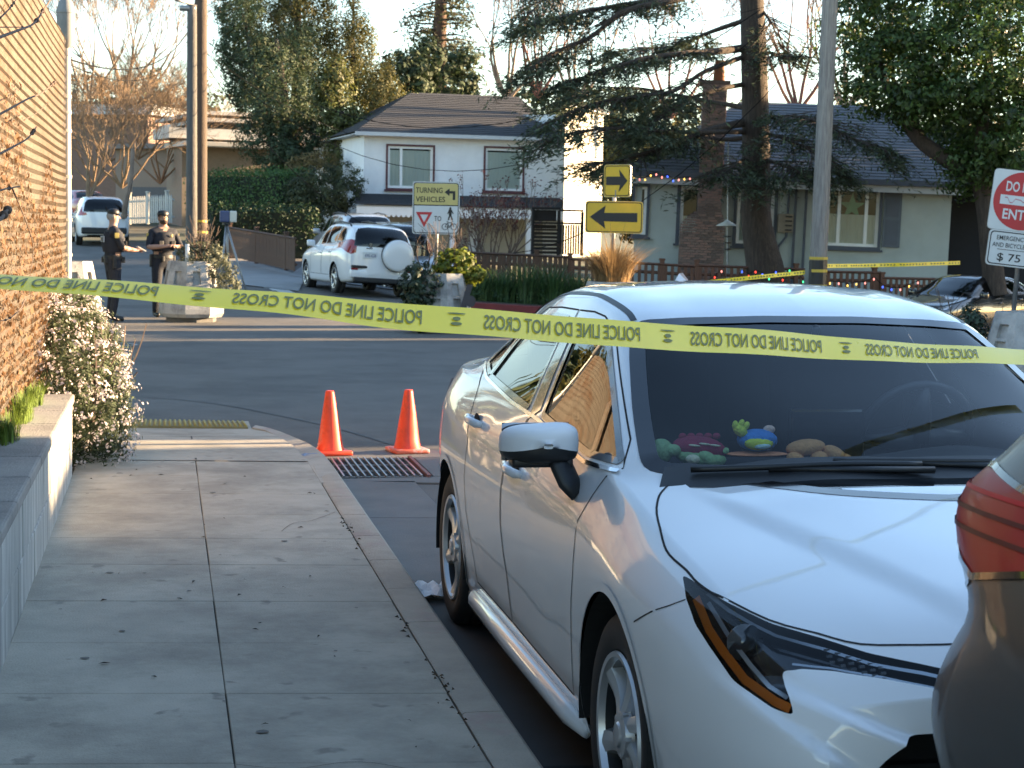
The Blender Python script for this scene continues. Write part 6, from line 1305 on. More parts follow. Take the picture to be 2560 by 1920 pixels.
# feeder pole in front of the grey house
t = thing('bird_feeder_pole', 'thin pole with a small conical cover and trays in front of the chimney', 'bird feeder', at_d(1818, 720, 42.6)); o_ = Vector(t.location); f = lambda x, y: at_d(x, y, 42.6)-o_
m = MB(); m.tube([f(1818, 720), f(1821, 345)], .018, 6); obj('pole', m, STEEL, t); m = MB(); c_ = f(1818, 555); m.lathe([(.27, -.10), (.27, -.09), (.05, .03), (.02, .06)], 16, o=tuple(c_)); obj('cover', m, mk('feeder_cover', (.50, .50, .44), .6, var=.1), t, True)
for y in (591, 607, 623): m = MB(); m.lathe([(.10, -.015), (.10, .015)], 10, o=tuple(f(1818, y))); obj('tray', m, PAINT['dark'], t)
# ------------------------------------------------------------------ unseen house and hedges added on the right to shade the street
oh = thing('shade_house', 'tall plain unseen house added on the right to shade the street', 'house', (15.5, -13, 0))
box_part(oh, 'wall', 0, 9, 0, 23.6, 0, 5.8, STG); r5 = box_part(oh, 'roof', -.4, 9.4, -.4, 23.7, 5.8, 5.9, FASC); shingles(r5, (-.4, -.4, 5.9), (-.4, 23.7, 5.9), (4.5, 23.7, 7.6), (4.5, -.4, 7.6), 10, SHG); shingles(r5, (9.4, 23.7, 5.9), (9.4, -.4, 5.9), (4.5, -.4, 7.6), (4.5, 23.7, 7.6), 10, SHG)
for y in (3, 8, 13, 18): box_part(oh, 'window', -.03, -.005, y, y+1.4, 1.2, 2.6, WIN)
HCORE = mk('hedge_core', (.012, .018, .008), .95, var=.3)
def hedge(label, x0, x1, y0, y1, h, n, mat, z0=0., wob=.15, name='clipped_hedge', parent_rz=0., o=None):
    o = o or Vector(((x0+x1)/2, (y0+y1)/2, z0)); t = thing(name, label, 'hedge', o, parent_rz); sx, sy = (x1-x0)/2, (y1-y0)/2; rg = np.random.default_rng(int(abs(x0*10+y0)))
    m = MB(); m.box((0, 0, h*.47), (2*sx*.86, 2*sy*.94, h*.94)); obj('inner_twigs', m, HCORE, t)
    a = np.array([2*sy*h, 2*sy*h, 2*sx*h, 2*sx*h, 4*sx*sy]); f = rg.choice(5, n, p=a/a.sum()); u = rg.uniform(-1, 1, n); v = rg.uniform(0, 1, n); w = rg.uniform(-1, 1, n); P = np.zeros((n, 3)); N_ = np.zeros((n, 3))
    for k, (ax, s_) in enumerate(((0, 1), (0, -1), (1, 1), (1, -1))):
        i = f == k; P[i, ax] = s_*(sx if ax == 0 else sy); P[i, 1-ax] = u[i]*(sy if ax == 0 else sx); P[i, 2] = v[i]*h; N_[i, ax] = s_
    i = f == 4; P[i, 0] = u[i]*sx; P[i, 1] = w[i]*sy; P[i, 2] = h; N_[i, 2] = 1
    P += rg.normal(0, wob*.5, P.shape)+N_*(np.sin(P[:, [1]]*3.1+P[:, [2]]*2.3)*wob*.6); N_ += rg.normal(0, .6, N_.shape); cards('foliage', P, N_, rg.uniform(.05, .11, n), .6, mat, t, rg); return t
HEDG = mk('hedge_leaf', (.06, .125, .03), .6, var=.2, island=.5, transl=.3)
hedge('unseen clipped hedge added to shade the street up to a narrow sun gap', 16.0, 17.2, 10.5, 14.1, 3.78, 4000, HEDG)  # made-up hedges; heights and gap are set by where sun should fall
hedge('unseen low hedge block added to let a sliver of sun through', 16.0, 17.2, 14.1, 14.55, 2.97, 400, HEDG, wob=.05)
hedge('unseen long hedge added to shade the street beyond the sun gap', 16.0, 17.2, 14.55, 27.2, 3.6, 9000, HEDG)
hedge('unseen small hedge block added to cast a shadow band on the road', 18.0, 18.8, 28.2, 29.0, 3.8, 1200, HEDG)  # made-up blocks, there only for their shadow bands
hedge('second unseen small hedge block added to cast a shadow band on the road', 18.2, 19.0, 30.2, 30.9, 3.8, 1200, HEDG)

# ------------------------------------------------------------------ people
SKIN = mk('skin', (.42, .24, .17), .6, var=.08, scale=12); UNI = mk('uniform_navy', (.014, .016, .024), .85, var=.25, scale=9, bump=.3, bscale=30); BOOT = mk('boot_leather', (.012, .011, .010), .4, var=.2); GEAR = mk('duty_gear', (.010, .010, .011), .5, var=.2); HAIRG = mk('hair_grey', (.30, .28, .26), .8, var=.2, scale=40); HAIRB = mk('hair_brown', (.05, .028, .018), .8, var=.3, scale=40)
def person(label, loc, rz, arms, hair, beard, knees=0., bulk=1., head_turn=0., nod=0.):
    t = thing('person', label, 'person', loc, rz); V = []; E = []; Rd = []; Mt = []
    def add(p, r, par=None, mat=0):
        V.append(Vector(p)); Rd.append(r if hasattr(r, '__len__') else (r, r)); Mt.append(mat)
        if par is not None: E.append((par, len(V)-1))
        return len(V)-1
    b = bulk; pel = add((0, .01, .98), (.155*b, .115*b)); wa = add((0, .0, 1.12), (.16*b, .13*b), pel); ch = add((0, -.01, 1.33), (.185*b, .145*b), wa); cl = add((0, .0, 1.47), (.15*b, .10*b), ch); nk = add((0, .0, 1.555), .058, cl, 1); hd = add((0, -.012, 1.63), (.072, .082), nk, 1); h2 = add((0, -.012, 1.71), (.076, .094), hd, 1); h3 = add((0, -.002, 1.775), (.058, .07), h2, 1)
    for s in (-1, 1):
        hp = add((s*.10, .0, .90), .115*b, pel); kn = add((s*.12, -.02-knees, .50), .078, hp); an = add((s*.125, .03, .12), .058, kn); hl = add((s*.128, .04, .055), .05, an, 2); add((s*.14, -.15, .04), (.045, .035), hl, 2)
        sh = add((s*.20, .0, 1.455), .078, cl); el = add(arms[s][0], .053, sh); mid = add(Vector(arms[s][0]).lerp(Vector(arms[s][1]), .45), .046, el, 1); wr = add(arms[s][1], .031, mid, 1); d = (Vector(arms[s][2])-Vector(arms[s][1])).normalized(); pm = add(Vector(arms[s][1])+d*.06, (.04, .022), wr, 1)
        sd_ = d.cross(Vector((0, 0, 1))).normalized()
        for k, (off, ln) in enumerate(((-.027, .075), (-.009, .085), (.009, .08), (.027, .065))): f1 = add(V[pm]+d*.045+sd_*off, .010, pm, 1); f2 = add(V[f1]+d*ln*.5+Vector((0, 0, -.012)), .009, f1, 1); add(V[f2]+d*ln*.2+Vector((0, 0, -.035)), .008, f2, 1)
        th = add(V[pm]+sd_*(-.04*s)+d*.0, .011, pm, 1); add(V[th]+d*.05+sd_*(-.012*s), .009, th, 1)
    me = bpy.data.meshes.new('body_cage'); me.from_pydata([tuple(v) for v in V], E, []); o = bpy.data.objects.new('body_cage', me); COL.objects.link(o)
    md = o.modifiers.new('skin', 'SKIN'); md.use_smooth_shade = True; sv = me.skin_vertices[0].data
    for i, r in enumerate(Rd): sv[i].radius = r; sv[i].use_root = (i == 0)
    ss = o.modifiers.new('sub', 'SUBSURF'); ss.levels = 2; ss.render_levels = 2
    bpy.context.view_layer.update(); ev = o.evaluated_get(bpy.context.evaluated_depsgraph_get()); m2 = bpy.data.meshes.new_from_object(ev); bpy.data.objects.remove(o)
    m2.materials.clear(); [m2.materials.append(k) for k in (UNI, SKIN, BOOT)]
    segs = [(V[a], V[c], Mt[c]) for a, c in E]
    for p in m2.polygons:
        c = p.center; best = 9
        for a, d, mt_ in segs:
            ab = d-a; u = max(0, min(1, (c-a).dot(ab)/max(1e-9, ab.length_squared))); q = (c-a-ab*u).length
            if q < best: best = q; p.material_index = mt_
        p.use_smooth = True
    body = link('body', m2, t)
    # face
    m = MB(); m.add([(-.012, -.098, 1.685), (.012, -.098, 1.685), (0, -.126, 1.672), (0, -.098, 1.725)], [(0, 1, 2), (0, 2, 3), (2, 1, 3)]); obj('nose', m, SKIN, t, True)
    for s in (-1, 1):
        m = MB(); m.ball((s*.030, -.092, 1.712), .011, 8, 6, 1.2, .6, .7); obj('eye', m, mk('eye_white', (.5, .48, .45), .3, var=0), t, True); m = MB(); m.ball((s*.030, -.0985, 1.712), .005, 6, 4); obj('pupil', m, PAINT['dark'], t, True)
        m = MB(); m.ball((s*.080, .0, 1.70), .03, 8, 6, .35, .6, 1); obj('ear', m, SKIN, t, True)
    m = MB(); m.ball((0, -.092, 1.645), .025, 8, 5, 1, .3, .22); obj('mouth', m, mk('lips', (.30, .12, .10), .5, var=0), t, True)
    m = MB(); m.ball((0, .012, 1.715), .092, 18, 12, .93, 1.02, 1.02); m.f = [f for f in m.f if sum(m.v[i][1] for i in f)/len(f) > -.018 and sum(m.v[i][2] for i in f)/len(f) > 1.65]; m.m = m.m[:len(m.f)]; obj('hair', m, hair, t, True)
    if beard:
        m = MB(); m.ball((0, -.03, 1.645), .082, 16, 10, .86, .98, .8); m.f = [f for f in m.f if sum(m.v[i][1] for i in f)/len(f) < -.02 and sum(m.v[i][2] for i in f)/len(f) < 1.662]; m.m = m.m[:len(m.f)]; obj('beard', m, beard, t, True)
    m = MB(); m.lathe([(.096, 1.748), (.099, 1.758), (.097, 1.79), (.083, 1.818), (.05, 1.834), (.001, 1.838)], 20, o=(0, -.004, 0)); m.sheet(9, 4, lambda u, v: ((u-.5)*.17*(1-.25*v*v), -.085-.085*v*math.sin(math.pi*(.12+.76*u)), 1.752-.018*v)); obj('cap', m, GEAR, t, True)
    m = MB(); k = 22; vs = []
    for zz, sc in ((1.015, 1.02), (1.07, 1.02)):
        for j in range(k): g_ = 2*math.pi*j/k; vs.append((.178*b*sc*math.cos(g_), .14*b*sc*math.sin(g_)+.005, zz))
    m.add(vs, [(j, (j+1) % k, k+(j+1) % k, k+j) for j in range(k)]); obj('duty_belt', m, GEAR, t, True)
    for x, y, w, h in ((-.19, .02, .06, .22), (.18, -.02, .05, .13), (.12, .12, .08, .10), (-.10, .13, .07, .12), (-.06, -.14, .05, .10)): m = MB(); m.rbox((x*b, y*b, 1.03-h*.25), (w, .06, h), .012); obj('pouch', m, GEAR, t)
    m = MB(); vs = []
    for zz, rx, ry in ((1.13, .178, .155), (1.22, .195, .172), (1.36, .20, .172), (1.46, .17, .13)):
        for j in range(k): g_ = 2*math.pi*j/k; vs.append((rx*b*math.cos(g_), ry*b*math.sin(g_)-.005, zz))
    m.add(vs, [(i*k+j, i*k+(j+1) % k, (i+1)*k+(j+1) % k, (i+1)*k+j) for i in range(3) for j in range(k)]); obj('vest', m, UNI, t, True)
    for s in (-1, 1): m = MB(); m.rbox((s*.11, -.165*b, 1.26), (.085, .04, .11), .012); obj('vest_pouch', m, GEAR, t); m = MB(); m.rbox((s*.283, -.0, 1.40), (.012, .07, .085), .006); obj('shoulder_patch', m, mk('patch_gold', (.50, .38, .10), .7, var=.2), t)
    m = MB(); m.rbox((.08, -.175*b, 1.40), (.04, .02, .05), .01); obj('badge', m, mk('badge_brass', (.55, .45, .2), .3, metal=.8, var=.1), t)
    return t
q = at_d(283, 797, 28.9); pl = person('officer in dark uniform and cap, grey hair, back half turned, looking at a notebook', (q.x, q.y, terrain(q.x, q.y)), R(104), {-1: ((-.27, -.10, 1.20), (-.13, -.34, 1.16), (-.03, -.45, 1.18)), 1: ((.27, -.10, 1.20), (.10, -.35, 1.15), (.02, -.46, 1.17))}, HAIRG, None, bulk=1.08)
m = MB(); m.rbox((0, .172, 1.34), (.26, .012, .10), .004); bp = obj('back_patch', m, mk('patch_grey', (.40, .42, .44), .7, var=.1), pl); m = MB(); lettering(m, 'POLICE', Matrix.Translation((0, .181, 1.34)) @ Matrix(((-1, 0, 0, 0), (0, 0, 1, 0), (0, 1, 0, 0), (0, 0, 0, 1))), .055, .2, .006); obj('lettering', m, GEAR, bp)
nb = thing('notebook', 'small pale notebook in the hands of the grey-haired officer', 'notebook', (Matrix.Translation(pl.location) @ Matrix.Rotation(R(104), 4, 'Z')) @ Vector((-.01, -.46, 1.165)), R(104)); m = MB(); m.rbox((0, 0, .02), (.12, .16, .02), .004, mat=Matrix.Rotation(.5, 3, 'X')); obj('cover', m, mk('paper', (.7, .66, .58), .8, var=.05), nb)
q = at_d(407, 786, 30.4); person('bearded officer in black short sleeves with hands clasped at his chest, facing the street', (q.x, q.y, terrain(q.x, q.y)), R(24), {-1: ((-.30, -.06, 1.20), (-.09, -.30, 1.22), (.03, -.34, 1.24)), 1: ((.30, -.08, 1.20), (.11, -.31, 1.22), (-.02, -.35, 1.25))}, HAIRB, HAIRB, bulk=1.05)
# ------------------------------------------------------------------ plush toys on the dashboard
def at_Y(px, py, Y): d = ray(px, py); return Vector((d[0]*Y/d[1], Y, CAM_H+d[2]*Y/d[1]))
TY = 4.76
def plush(label, c, parts): 
    t = thing('plush_toy', label, 'plush toy', c)
    for nm, off, r, sc, rot, mt_ in parts: m = MB(); m.ball((0, 0, 0), r, 16, 10, *sc, mat=Matrix.Rotation(rot, 3, 'Y')); o = obj(nm, m, mt_, t, True); o.location = off
    return t
PL = lambda n, c: mk('plush_'+n, tuple(min(.85, k*1.7) for k in c), .95, var=.15, scale=30, bump=.4, bscale=120)
MA, GN, BL, LM, TN, CR, OR_ = PL('maroon', (.20, .02, .05)), PL('green', (.22, .36, .18)), PL('blue', (.03, .16, .42)), PL('lime', (.42, .55, .06)), PL('tan', (.40, .20, .08)), PL('cream', (.55, .5, .36)), PL('orange', (.5, .2, .1))
c = at_Y(1748, 1122, TY); plush('maroon and green striped plush toy lying on the dashboard of the white sedan', c, [('body', (0, 0, 0), .06, (1.35, .9, .62), .12, MA), ('belly', (.0, -.015, -.022), .055, (1.4, .8, .5), .12, GN), ('head', (-.115, -.01, -.005), .036, (1, .9, 1), 0, GN), ('snout', (-.085, -.03, .0), .022, (1, .9, .8), 0, GN), ('hand', (.01, -.05, -.02), .022, (1.4, .8, .8), .5, GN), ('foot', (-.03, -.045, -.022), .02, (1.2, .8, .7), 0, CR)]+[('stripe', (-.03+.03*k, -.052, .02-.004*abs(k-1)), .006, (3, .5, .5), .12, CR) for k in range(3)]+[('spot', (.065, -.045, .0), .009, (1, .4, 1), 0, GN)]+[('crest', (-.05+.025*k, 0, .036), .012, (1, .6, .8), 0, MA) for k in range(5)])
c = at_Y(1893, 1100, TY); plush('blue and lime plush toy lying in the middle of the dashboard', c, [('body', (0, 0, 0), .052, (1.15, .9, .62), 0, BL), ('belly', (-.005, -.03, -.006), .036, (1.2, .6, .55), 0, LM), ('tummy_patch', (0, -.045, -.012), .018, (1.4, .5, .5), 0, PL('sky', (.35, .55, .7))), ('hand', (-.055, -.01, .028), .02, (1.2, .8, .8), .6, LM), ('finger', (-.07, -.01, .043), .009, (1, 1, 1.6), 0, LM), ('finger', (-.052, -.01, .047), .009, (1, 1, 1.6), .3, LM), ('finger', (-.038, -.01, .042), .009, (1, 1, 1.5), .6, LM), ('ear', (.035, 0, .03), .014, (1.3, .8, .9), 0, PL('peach', (.6, .35, .28))), ('base', (0, 0, -.04), .05, (1.9, .8, .14), 0, OR_)])
c = at_Y(2022, 1122, TY); plush('tan plush paw toy lying beside the blue one on the dashboard', c, [('arm', (-.01, 0, .004), .04, (1.5, .8, .6), -.1, TN), ('paw', (.075, -.01, -.014), .03, (1.3, .8, .7), .5, TN), ('leg', (-.045, -.02, -.028), .022, (1.4, .8, .9), .4, TN), ('leg', (.025, -.02, -.026), .023, (1.2, .8, 1), .2, TN), ('toe', (.112, -.015, -.026), .014, (1.4, .9, .8), .5, TN), ('toe', (.10, -.03, -.03), .012, (1.4, .9, .8), .4, TN)])

# ------------------------------------------------------------------ trees and shrubs
BARK = mk('bark_dark', (.045, .033, .026), .95, var=.35, scale=5, bump=.9, bscale=16, stretch=(5, 5, .7), col2=(.075, .055, .042), mscale=4); BARKP = mk('bark_pale', (.20, .15, .115), .9, var=.3, scale=4, bump=.4, bscale=20); BARKB = mk('bark_twig_tan', (.22, .145, .085), .9, var=.3, scale=3); BARKR = mk('bark_reddish', (.16, .075, .06), .9, var=.2)
NEED = mk('cedar_needles', (.075, .098, .055), .7, var=.25, scale=1.2, island=.55, transl=.3); CYP = mk('cypress_foliage', (.105, .10, .028), .75, var=.3, scale=.5, island=.5, transl=.3); DKG = mk('evergreen_dark', (.045, .068, .03), .75, var=.3, scale=.6, island=.5, transl=.25); GLOS = mk('glossy_leaf', (.055, .095, .022), .45, var=.25, scale=.8, island=.6, transl=.45); PITT = mk('ivy_column_leaf', (.10, .11, .03), .6, var=.3, scale=.7, island=.5, transl=.35)
# deodar cedar in front of the grey house
cd = thing('cedar_tree', 'big dark cedar with bare trunk and wide drooping branches in front of the grey house', 'tree', gp(1893, 42.0)); co = Vector(cd.location); co.z = terrain(co.x, co.y); cd.location = co
D0 = 42.0; L_ = lambda x, y, dd=0.: at_d(x, y, D0+dd)-co
m = MB(); pts = [L_(1925, 740), L_(1915, 690), L_(1902, 620), L_(1890, 540), L_(1890, 430), L_(1889, 300), L_(1885, 150), L_(1880, 0), L_(1876, -150), L_(1872, -420)]; pts[0].z = -.2; m.tube(spline(pts, 3), [.62, .54, .5, .47, .44, .42, .40, .385, .37, .36, .35, .345, .34, .335, .33, .325, .32, .315, .31, .30, .29, .28, .27, .24, .2, .17, .13, .09], 16); obj('trunk', m, BARK, cd, True)
limbs = [  # main boughs: (x, y, depth offset)
 [(1865, 305, 0), (1780, 325, -1), (1720, 345, -1.6), (1640, 375, -2.2), (1560, 400, -2.6), (1480, 410, -3)], [(1865, 345, 0), (1800, 348, .5), (1740, 330, 1), (1640, 335, 1.6), (1560, 345, 2)],
 [(1865, 210, 0), (1790, 225, -1), (1720, 250, -1.6), (1660, 290, -2.2), (1620, 310, -2.6), (1560, 300, -3)], [(1865, 120, 0), (1780, 130, -1), (1700, 135, -2), (1600, 150, -3), (1500, 180, -3.6), (1400, 210, -4)],
 [(1865, 50, 0), (1790, 75, .5), (1740, 95, 1), (1700, 115, 1.4), (1620, 120, 2), (1540, 130, 2.4)], [(1868, -40, 0), (1760, -20, -1), (1640, 0, -1.6), (1500, 22, -2.2), (1400, 45, -2.8), (1330, 60, -3)],
 [(1865, -60, 0), (1700, -5, -2), (1560, 30, -3), (1480, 90, -3.4), (1390, 130, -3.8), (1330, 170, -4)], [(1900, 300, 0), (1980, 290, -1), (2060, 310, -2), (2130, 345, -2.6), (2210, 370, -3)], [(1905, 330, 0), (1970, 350, -1), (2030, 380, -1.6), (2080, 420, -2)],
 [(1905, 130, 0), (1935, 135, -.5), (1975, 140, -1)], [(1870, -140, 0), (1700, -120, -2), (1540, -80, -3), (1400, -30, -4), (1330, 30, -4.4)], [(1900, 20, 0), (1930, 60, -.4), (1950, 120, -.6)], [(1865, 140, 0), (1760, 180, -1.5), (1690, 225, -2.6), (1600, 240, -3.4), (1480, 260, -4), (1390, 300, -4.4)], [(1868, 330, 0), (1690, 330, -2.8), (1560, 320, -3.8), (1440, 330, -4.4), (1370, 350, -4.6)],
 [(1865, 270, 0), (1700, 240, 2), (1580, 220, 3), (1480, 230, 3.6), (1400, 260, 4)], [(1865, 395, 0), (1830, 420, -1), (1800, 440, -1.6)], [(1910, 400, 0), (1950, 410, -1), (1990, 430, -1.6)]]
m = MB(); mt2 = MB(); rg = np.random.default_rng(77); CP = []; CD = []; rq = random.Random(31)
THIN = [(1790, 270, 50, 120, .85), (1550, 75, 75, 45, .8), (1650, 215, 50, 40, .6), (1600, 135, 40, 25, .6), (1510, 340, 55, 75, .72), (1965, 220, 45, 60, .8), (1720, 160, 45, 35, .6), (1440, 110, 60, 35, .5), (1690, 440, 90, 45, .8), (1590, 440, 60, 40, .7), (1380, 360, 60, 60, .4), (2110, 350, 110, 60, .45), (1960, 400, 80, 60, .4)]   # open places in the boughs
def spray(p, d, n, ln):
    """a flat drooping fan of needle tufts"""
    for k in range(n):
        t = rg.random(); q = p+d*ln*t+Vector((rg.normal(0, .10), rg.normal(0, .10), rg.normal(0, .035)-.14*t*t))
        w_ = q+co-Vector((0, 0, CAM_H)); z_ = w_.dot(Vector(FW)); u_ = 1280+FPX*w_.dot(Vector(RT))/z_; v_ = 960-FPX*w_.dot(Vector(UP))/z_
        if any(((u_-a)/c)**2+((v_-b)/e)**2 < 1 and rg.random() < pr for a, b, c, e, pr in THIN): continue
        CP.append(q); CD.append(d+Vector((rg.normal(0, .55), rg.normal(0, .55), rg.normal(-.15, .3))))
for i, lb in enumerate(limbs):
    P = spline([L_(*p) for p in lb], 7); k = len(P); r0 = .105 if i in (0, 3, 5, 6) else .065
    if i in (7, 8, 9, 11): r0 = .045
    m.tube(P, [max(.012, r0*(1-.86*j/(k-1))) for j in range(k)], 7, cap=False)
    ln = sum((P[j+1]-P[j]).length for j in range(k-1)); dens = 1.0 if i not in (9, 11) else .5
    for j in range(2, k):
        f = j/(k-1)
        if f < .25 and i not in (7, 8, 15, 16): continue
        tn = (P[min(j+1, k-1)]-P[j-1]).normalized(); sd_ = tn.cross(Vector((0, 0, 1))).normalized()
        for s_ in (-1, 1):
            for rep in range(1 if j % 3 else 2):
                d = (tn*rq.uniform(.3, .9)+sd_*s_*rq.uniform(.5, 1)+Vector((0, 0, rq.uniform(-.35, .12)))).normalized(); l = rq.uniform(.5, 1.5)*(1.15-.4*f); tip = P[j]+d*l+Vector((0, 0, -.12*l)); mt2.tube([P[j], P[j]+d*l*.55, tip], [.02, .012, .005], 3, cap=False)
                for h in range(5): spray(P[j]+(tip-P[j])*(.2+.2*h), (d+sd_*s_*rq.uniform(-.6, .6)+tn*rq.uniform(-.5, .5)).normalized(), int(9*dens), .40)
    spray(P[-1], (P[-1]-P[-2]).normalized(), 40, .5)
obj('branch', m, BARK, cd, True)['kind'] = 'stuff'; obj('twigs', mt2, BARK, cd)['kind'] = 'stuff'
P = np.array(CP); D_ = np.array(CD); up_ = np.tile([0, 0, 1.], (len(P), 1))+rg.normal(0, .5, P.shape); cards('crown', P, up_, rg.uniform(.10, .22, len(P)), .22, NEED, cd, rg, along=D_)['kind'] = 'stuff'
print('cedar', len(P))
# generic tree pieces
def crown_tree(name, label, px, d, base_py, envs, w, nc, npc, cr, size, asp, mat, trunk=None, bark=BARK, seed=1, flat=.8, cat='tree', zoff=0.):
    c = gp(px, d); z = terrain(c.x, c.y); o = Vector((c.x, c.y, z)); t = thing(name, label, cat, o); rg = np.random.default_rng(seed)
    E = [ellip(tuple(at_d(x, y, dd)-o), r, lo) for (x, y, dd, r, lo) in envs]; P, N_ = clumps(rg, multi(E, w), nc, npc, cr, flat)
    cards('crown', P, N_, rg.uniform(size*.55, size*1.3, len(P)), asp, mat, t, rg)['kind'] = 'stuff'
    if trunk:
        m = MB()
        for pts, r0, r1 in trunk: q = spline([at_d(*p)-o for p in pts], 5); k = len(q); m.tube(q, [r0+(r1-r0)*j/(k-1) for j in range(k)], 10, cap=False)
        obj('trunk', m, bark, t, True)
    return t
# broadleaf at the right
crown_tree('broadleaf_tree', 'large dark green broadleaf tree overhanging the grey house at the picture edge', 2480, 39, 700,
    [(2330, 60, 39, (2.2, 2.2, 1.4), .3), (2180, 60, 40, (1.2, 1.6, 1.3), .3), (2230, 180, 39, (1.4, 1.8, 1.1), .3), (2480, 150, 38, (1.9, 2.0, 1.6), .3), (2560, 300, 38, (1.3, 1.6, 1.5), .3), (2330, 250, 38.5, (1.0, 1.5, .7), .3), (2450, 400, 39, (.9, 1.2, .8), .4), (2290, -120, 39, (2.6, 2.6, 1.4), .3), (2600, -60, 38, (2, 2, 2), .3), (2420, 330, 40, (.9, 1.2, .5), .4), (2545, 440, 40, (.8, 1.0, .7), .4)], (6, 3, 4, 7, 5, 3, 2.5, 5, 5, 2, 2), 900, 70, .42, .125, .5, GLOS,
    [([(2490, 740, 39), (2478, 640, 39), (2465, 520, 39), (2440, 440, 39), (2370, 400, 39), (2300, 350, 39), (2262, 290, 39), (2240, 220, 39)], .26, .13), ([(2445, 440, 39), (2455, 330, 38.6), (2470, 180, 38.4), (2480, 20, 38)], .17, .07), ([(2262, 290, 39), (2210, 200, 39.4), (2190, 80, 39.6)], .13, .05), ([(2310, 350, 39), (2250, 240, 40), (2220, 160, 40.4)], .10, .04)], seed=3)
# left evergreens
crown_tree('cypress_tree', 'tall golden-lit cypress spires rising behind the white house', 760, 69, 420,
    [(690, 110, 69, (1.5, 1.6, 3.2), .25), (790, 60, 69, (1.1, 1.4, 3.2), .25), (740, 20, 70, (1.5, 1.5, 2.6), .25), (700, 230, 68, (1.7, 1.6, 1.6), .3), (880, 110, 69, (.55, .8, 2.4), .2), (910, 150, 69.5, (.45, .8, 2.0), .2), (850, 160, 69, (.8, 1.2, 1.6), .3), (930, 230, 68, (1.0, 1.2, 1.2), .3), (640, 60, 70, (1.0, 1.2, 2.2), .3), (960, 260, 68.5, (.9, 1.0, .9), .3)], (6, 5, 5, 4, 2, 2, 3, 3, 3, 2), 760, 60, .42, .17, .3, CYP, [([(735, 600, 69), (740, 300, 69), (745, 0, 69)], .35, .12), ([(880, 500, 69), (882, 150, 69), (884, 0, 69)], .14, .03)], seed=4, flat=1.7)
crown_tree('evergreen_tree', 'dark evergreen in shade in front of the golden cypress', 720, 64, 560,
    [(720, 250, 64, (1.5, 1.5, 1.9), .3), (700, 340, 63.5, (1.7, 1.5, 1.3), .3), (730, 400, 63, (1.2, 1.3, .9), .3), (660, 180, 65, (1.0, 1.2, 1.5), .3), (620, 90, 66, (.7, 1, 2.2), .3), (575, 130, 66, (.6, .9, 1.0), .3), (600, 230, 66, (.6, .9, .8), .3), (745, 130, 66, (.9, 1.1, 1.2), .3), (580, 20, 67, (.7, .9, 1.6), .3)], (5, 5, 3, 3, 2.5, 2, 1.5, 2, 2), 600, 56, .38, .15, .35, DKG, [([(720, 600, 64), (715, 300, 64), (690, 100, 65)], .3, .08), ([(690, 400, 64), (640, 200, 65), (610, 40, 66)], .14, .04)], seed=5, flat=1.1)
crown_tree('ivy_clad_tree', 'ivy-clad trunk with small yellow-green leaves beside the white house', 850, 62, 560,
    [(830, 210, 62, (.75, .8, 1.0), .3), (850, 300, 62, (.8, .8, 1.2), .3), (860, 390, 62, (.75, .8, 1.1), .3), (820, 260, 62, (.6, .8, 1.0), .3), (905, 330, 61.5, (.5, .7, .8), .3)], (4, 4, 4, 3, 2), 330, 34, .26, .13, .6, PITT, [([(850, 600, 62), (848, 300, 62), (835, 150, 62)], .3, .1)], seed=6, flat=1.3)
def mound(name, label, px, d, envs, w, nc, npc, cr, size, mat, seed, cat='shrub', asp=.55, core=None): return crown_tree(name, label, px, d, 600, envs, w, nc, npc, cr, size, asp, mat, None, seed=seed, cat=cat)
mound('rounded_shrub', 'large rounded grey-green shrub between the hedge and the white house', 805, 57, [(805, 490, 57, (1.05, 1.2, 1.0), .5), (850, 470, 57, (.8, 1, .85), .5), (760, 500, 57, (.75, 1, .8), .5), (800, 550, 57, (1.2, 1.3, .7), .5)], (4, 3, 3, 3), 420, 40, .2, .09, mk('mallow_leaf', (.055, .068, .03), .75, var=.3, scale=1, island=.45, transl=.3), 7)
mound('blossoming_shrub', 'shrub top with pale golden leaves above the rounded shrub', 800, 60, [(790, 405, 60, (.9, .8, .35), .3), (740, 425, 60, (.5, .6, .3), .3)], (3, 1), 90, 26, .16, .10, mk('golden_leaf', (.20, .15, .06), .7, var=.3, island=.4, transl=.4), 8)
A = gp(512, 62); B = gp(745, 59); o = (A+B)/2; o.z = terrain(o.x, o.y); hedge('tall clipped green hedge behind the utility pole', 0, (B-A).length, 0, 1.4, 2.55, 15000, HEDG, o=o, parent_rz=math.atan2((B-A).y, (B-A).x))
hedge('dark lower hedge behind the brown board fence', 0, 3.4, 0, 1.2, 1.5, 6000, mk('hedge_dark_leaf', (.025, .05, .018), .7, var=.2, island=.5, transl=.25), o=tv(*gp(640, 55)[:2]), parent_rz=.15)
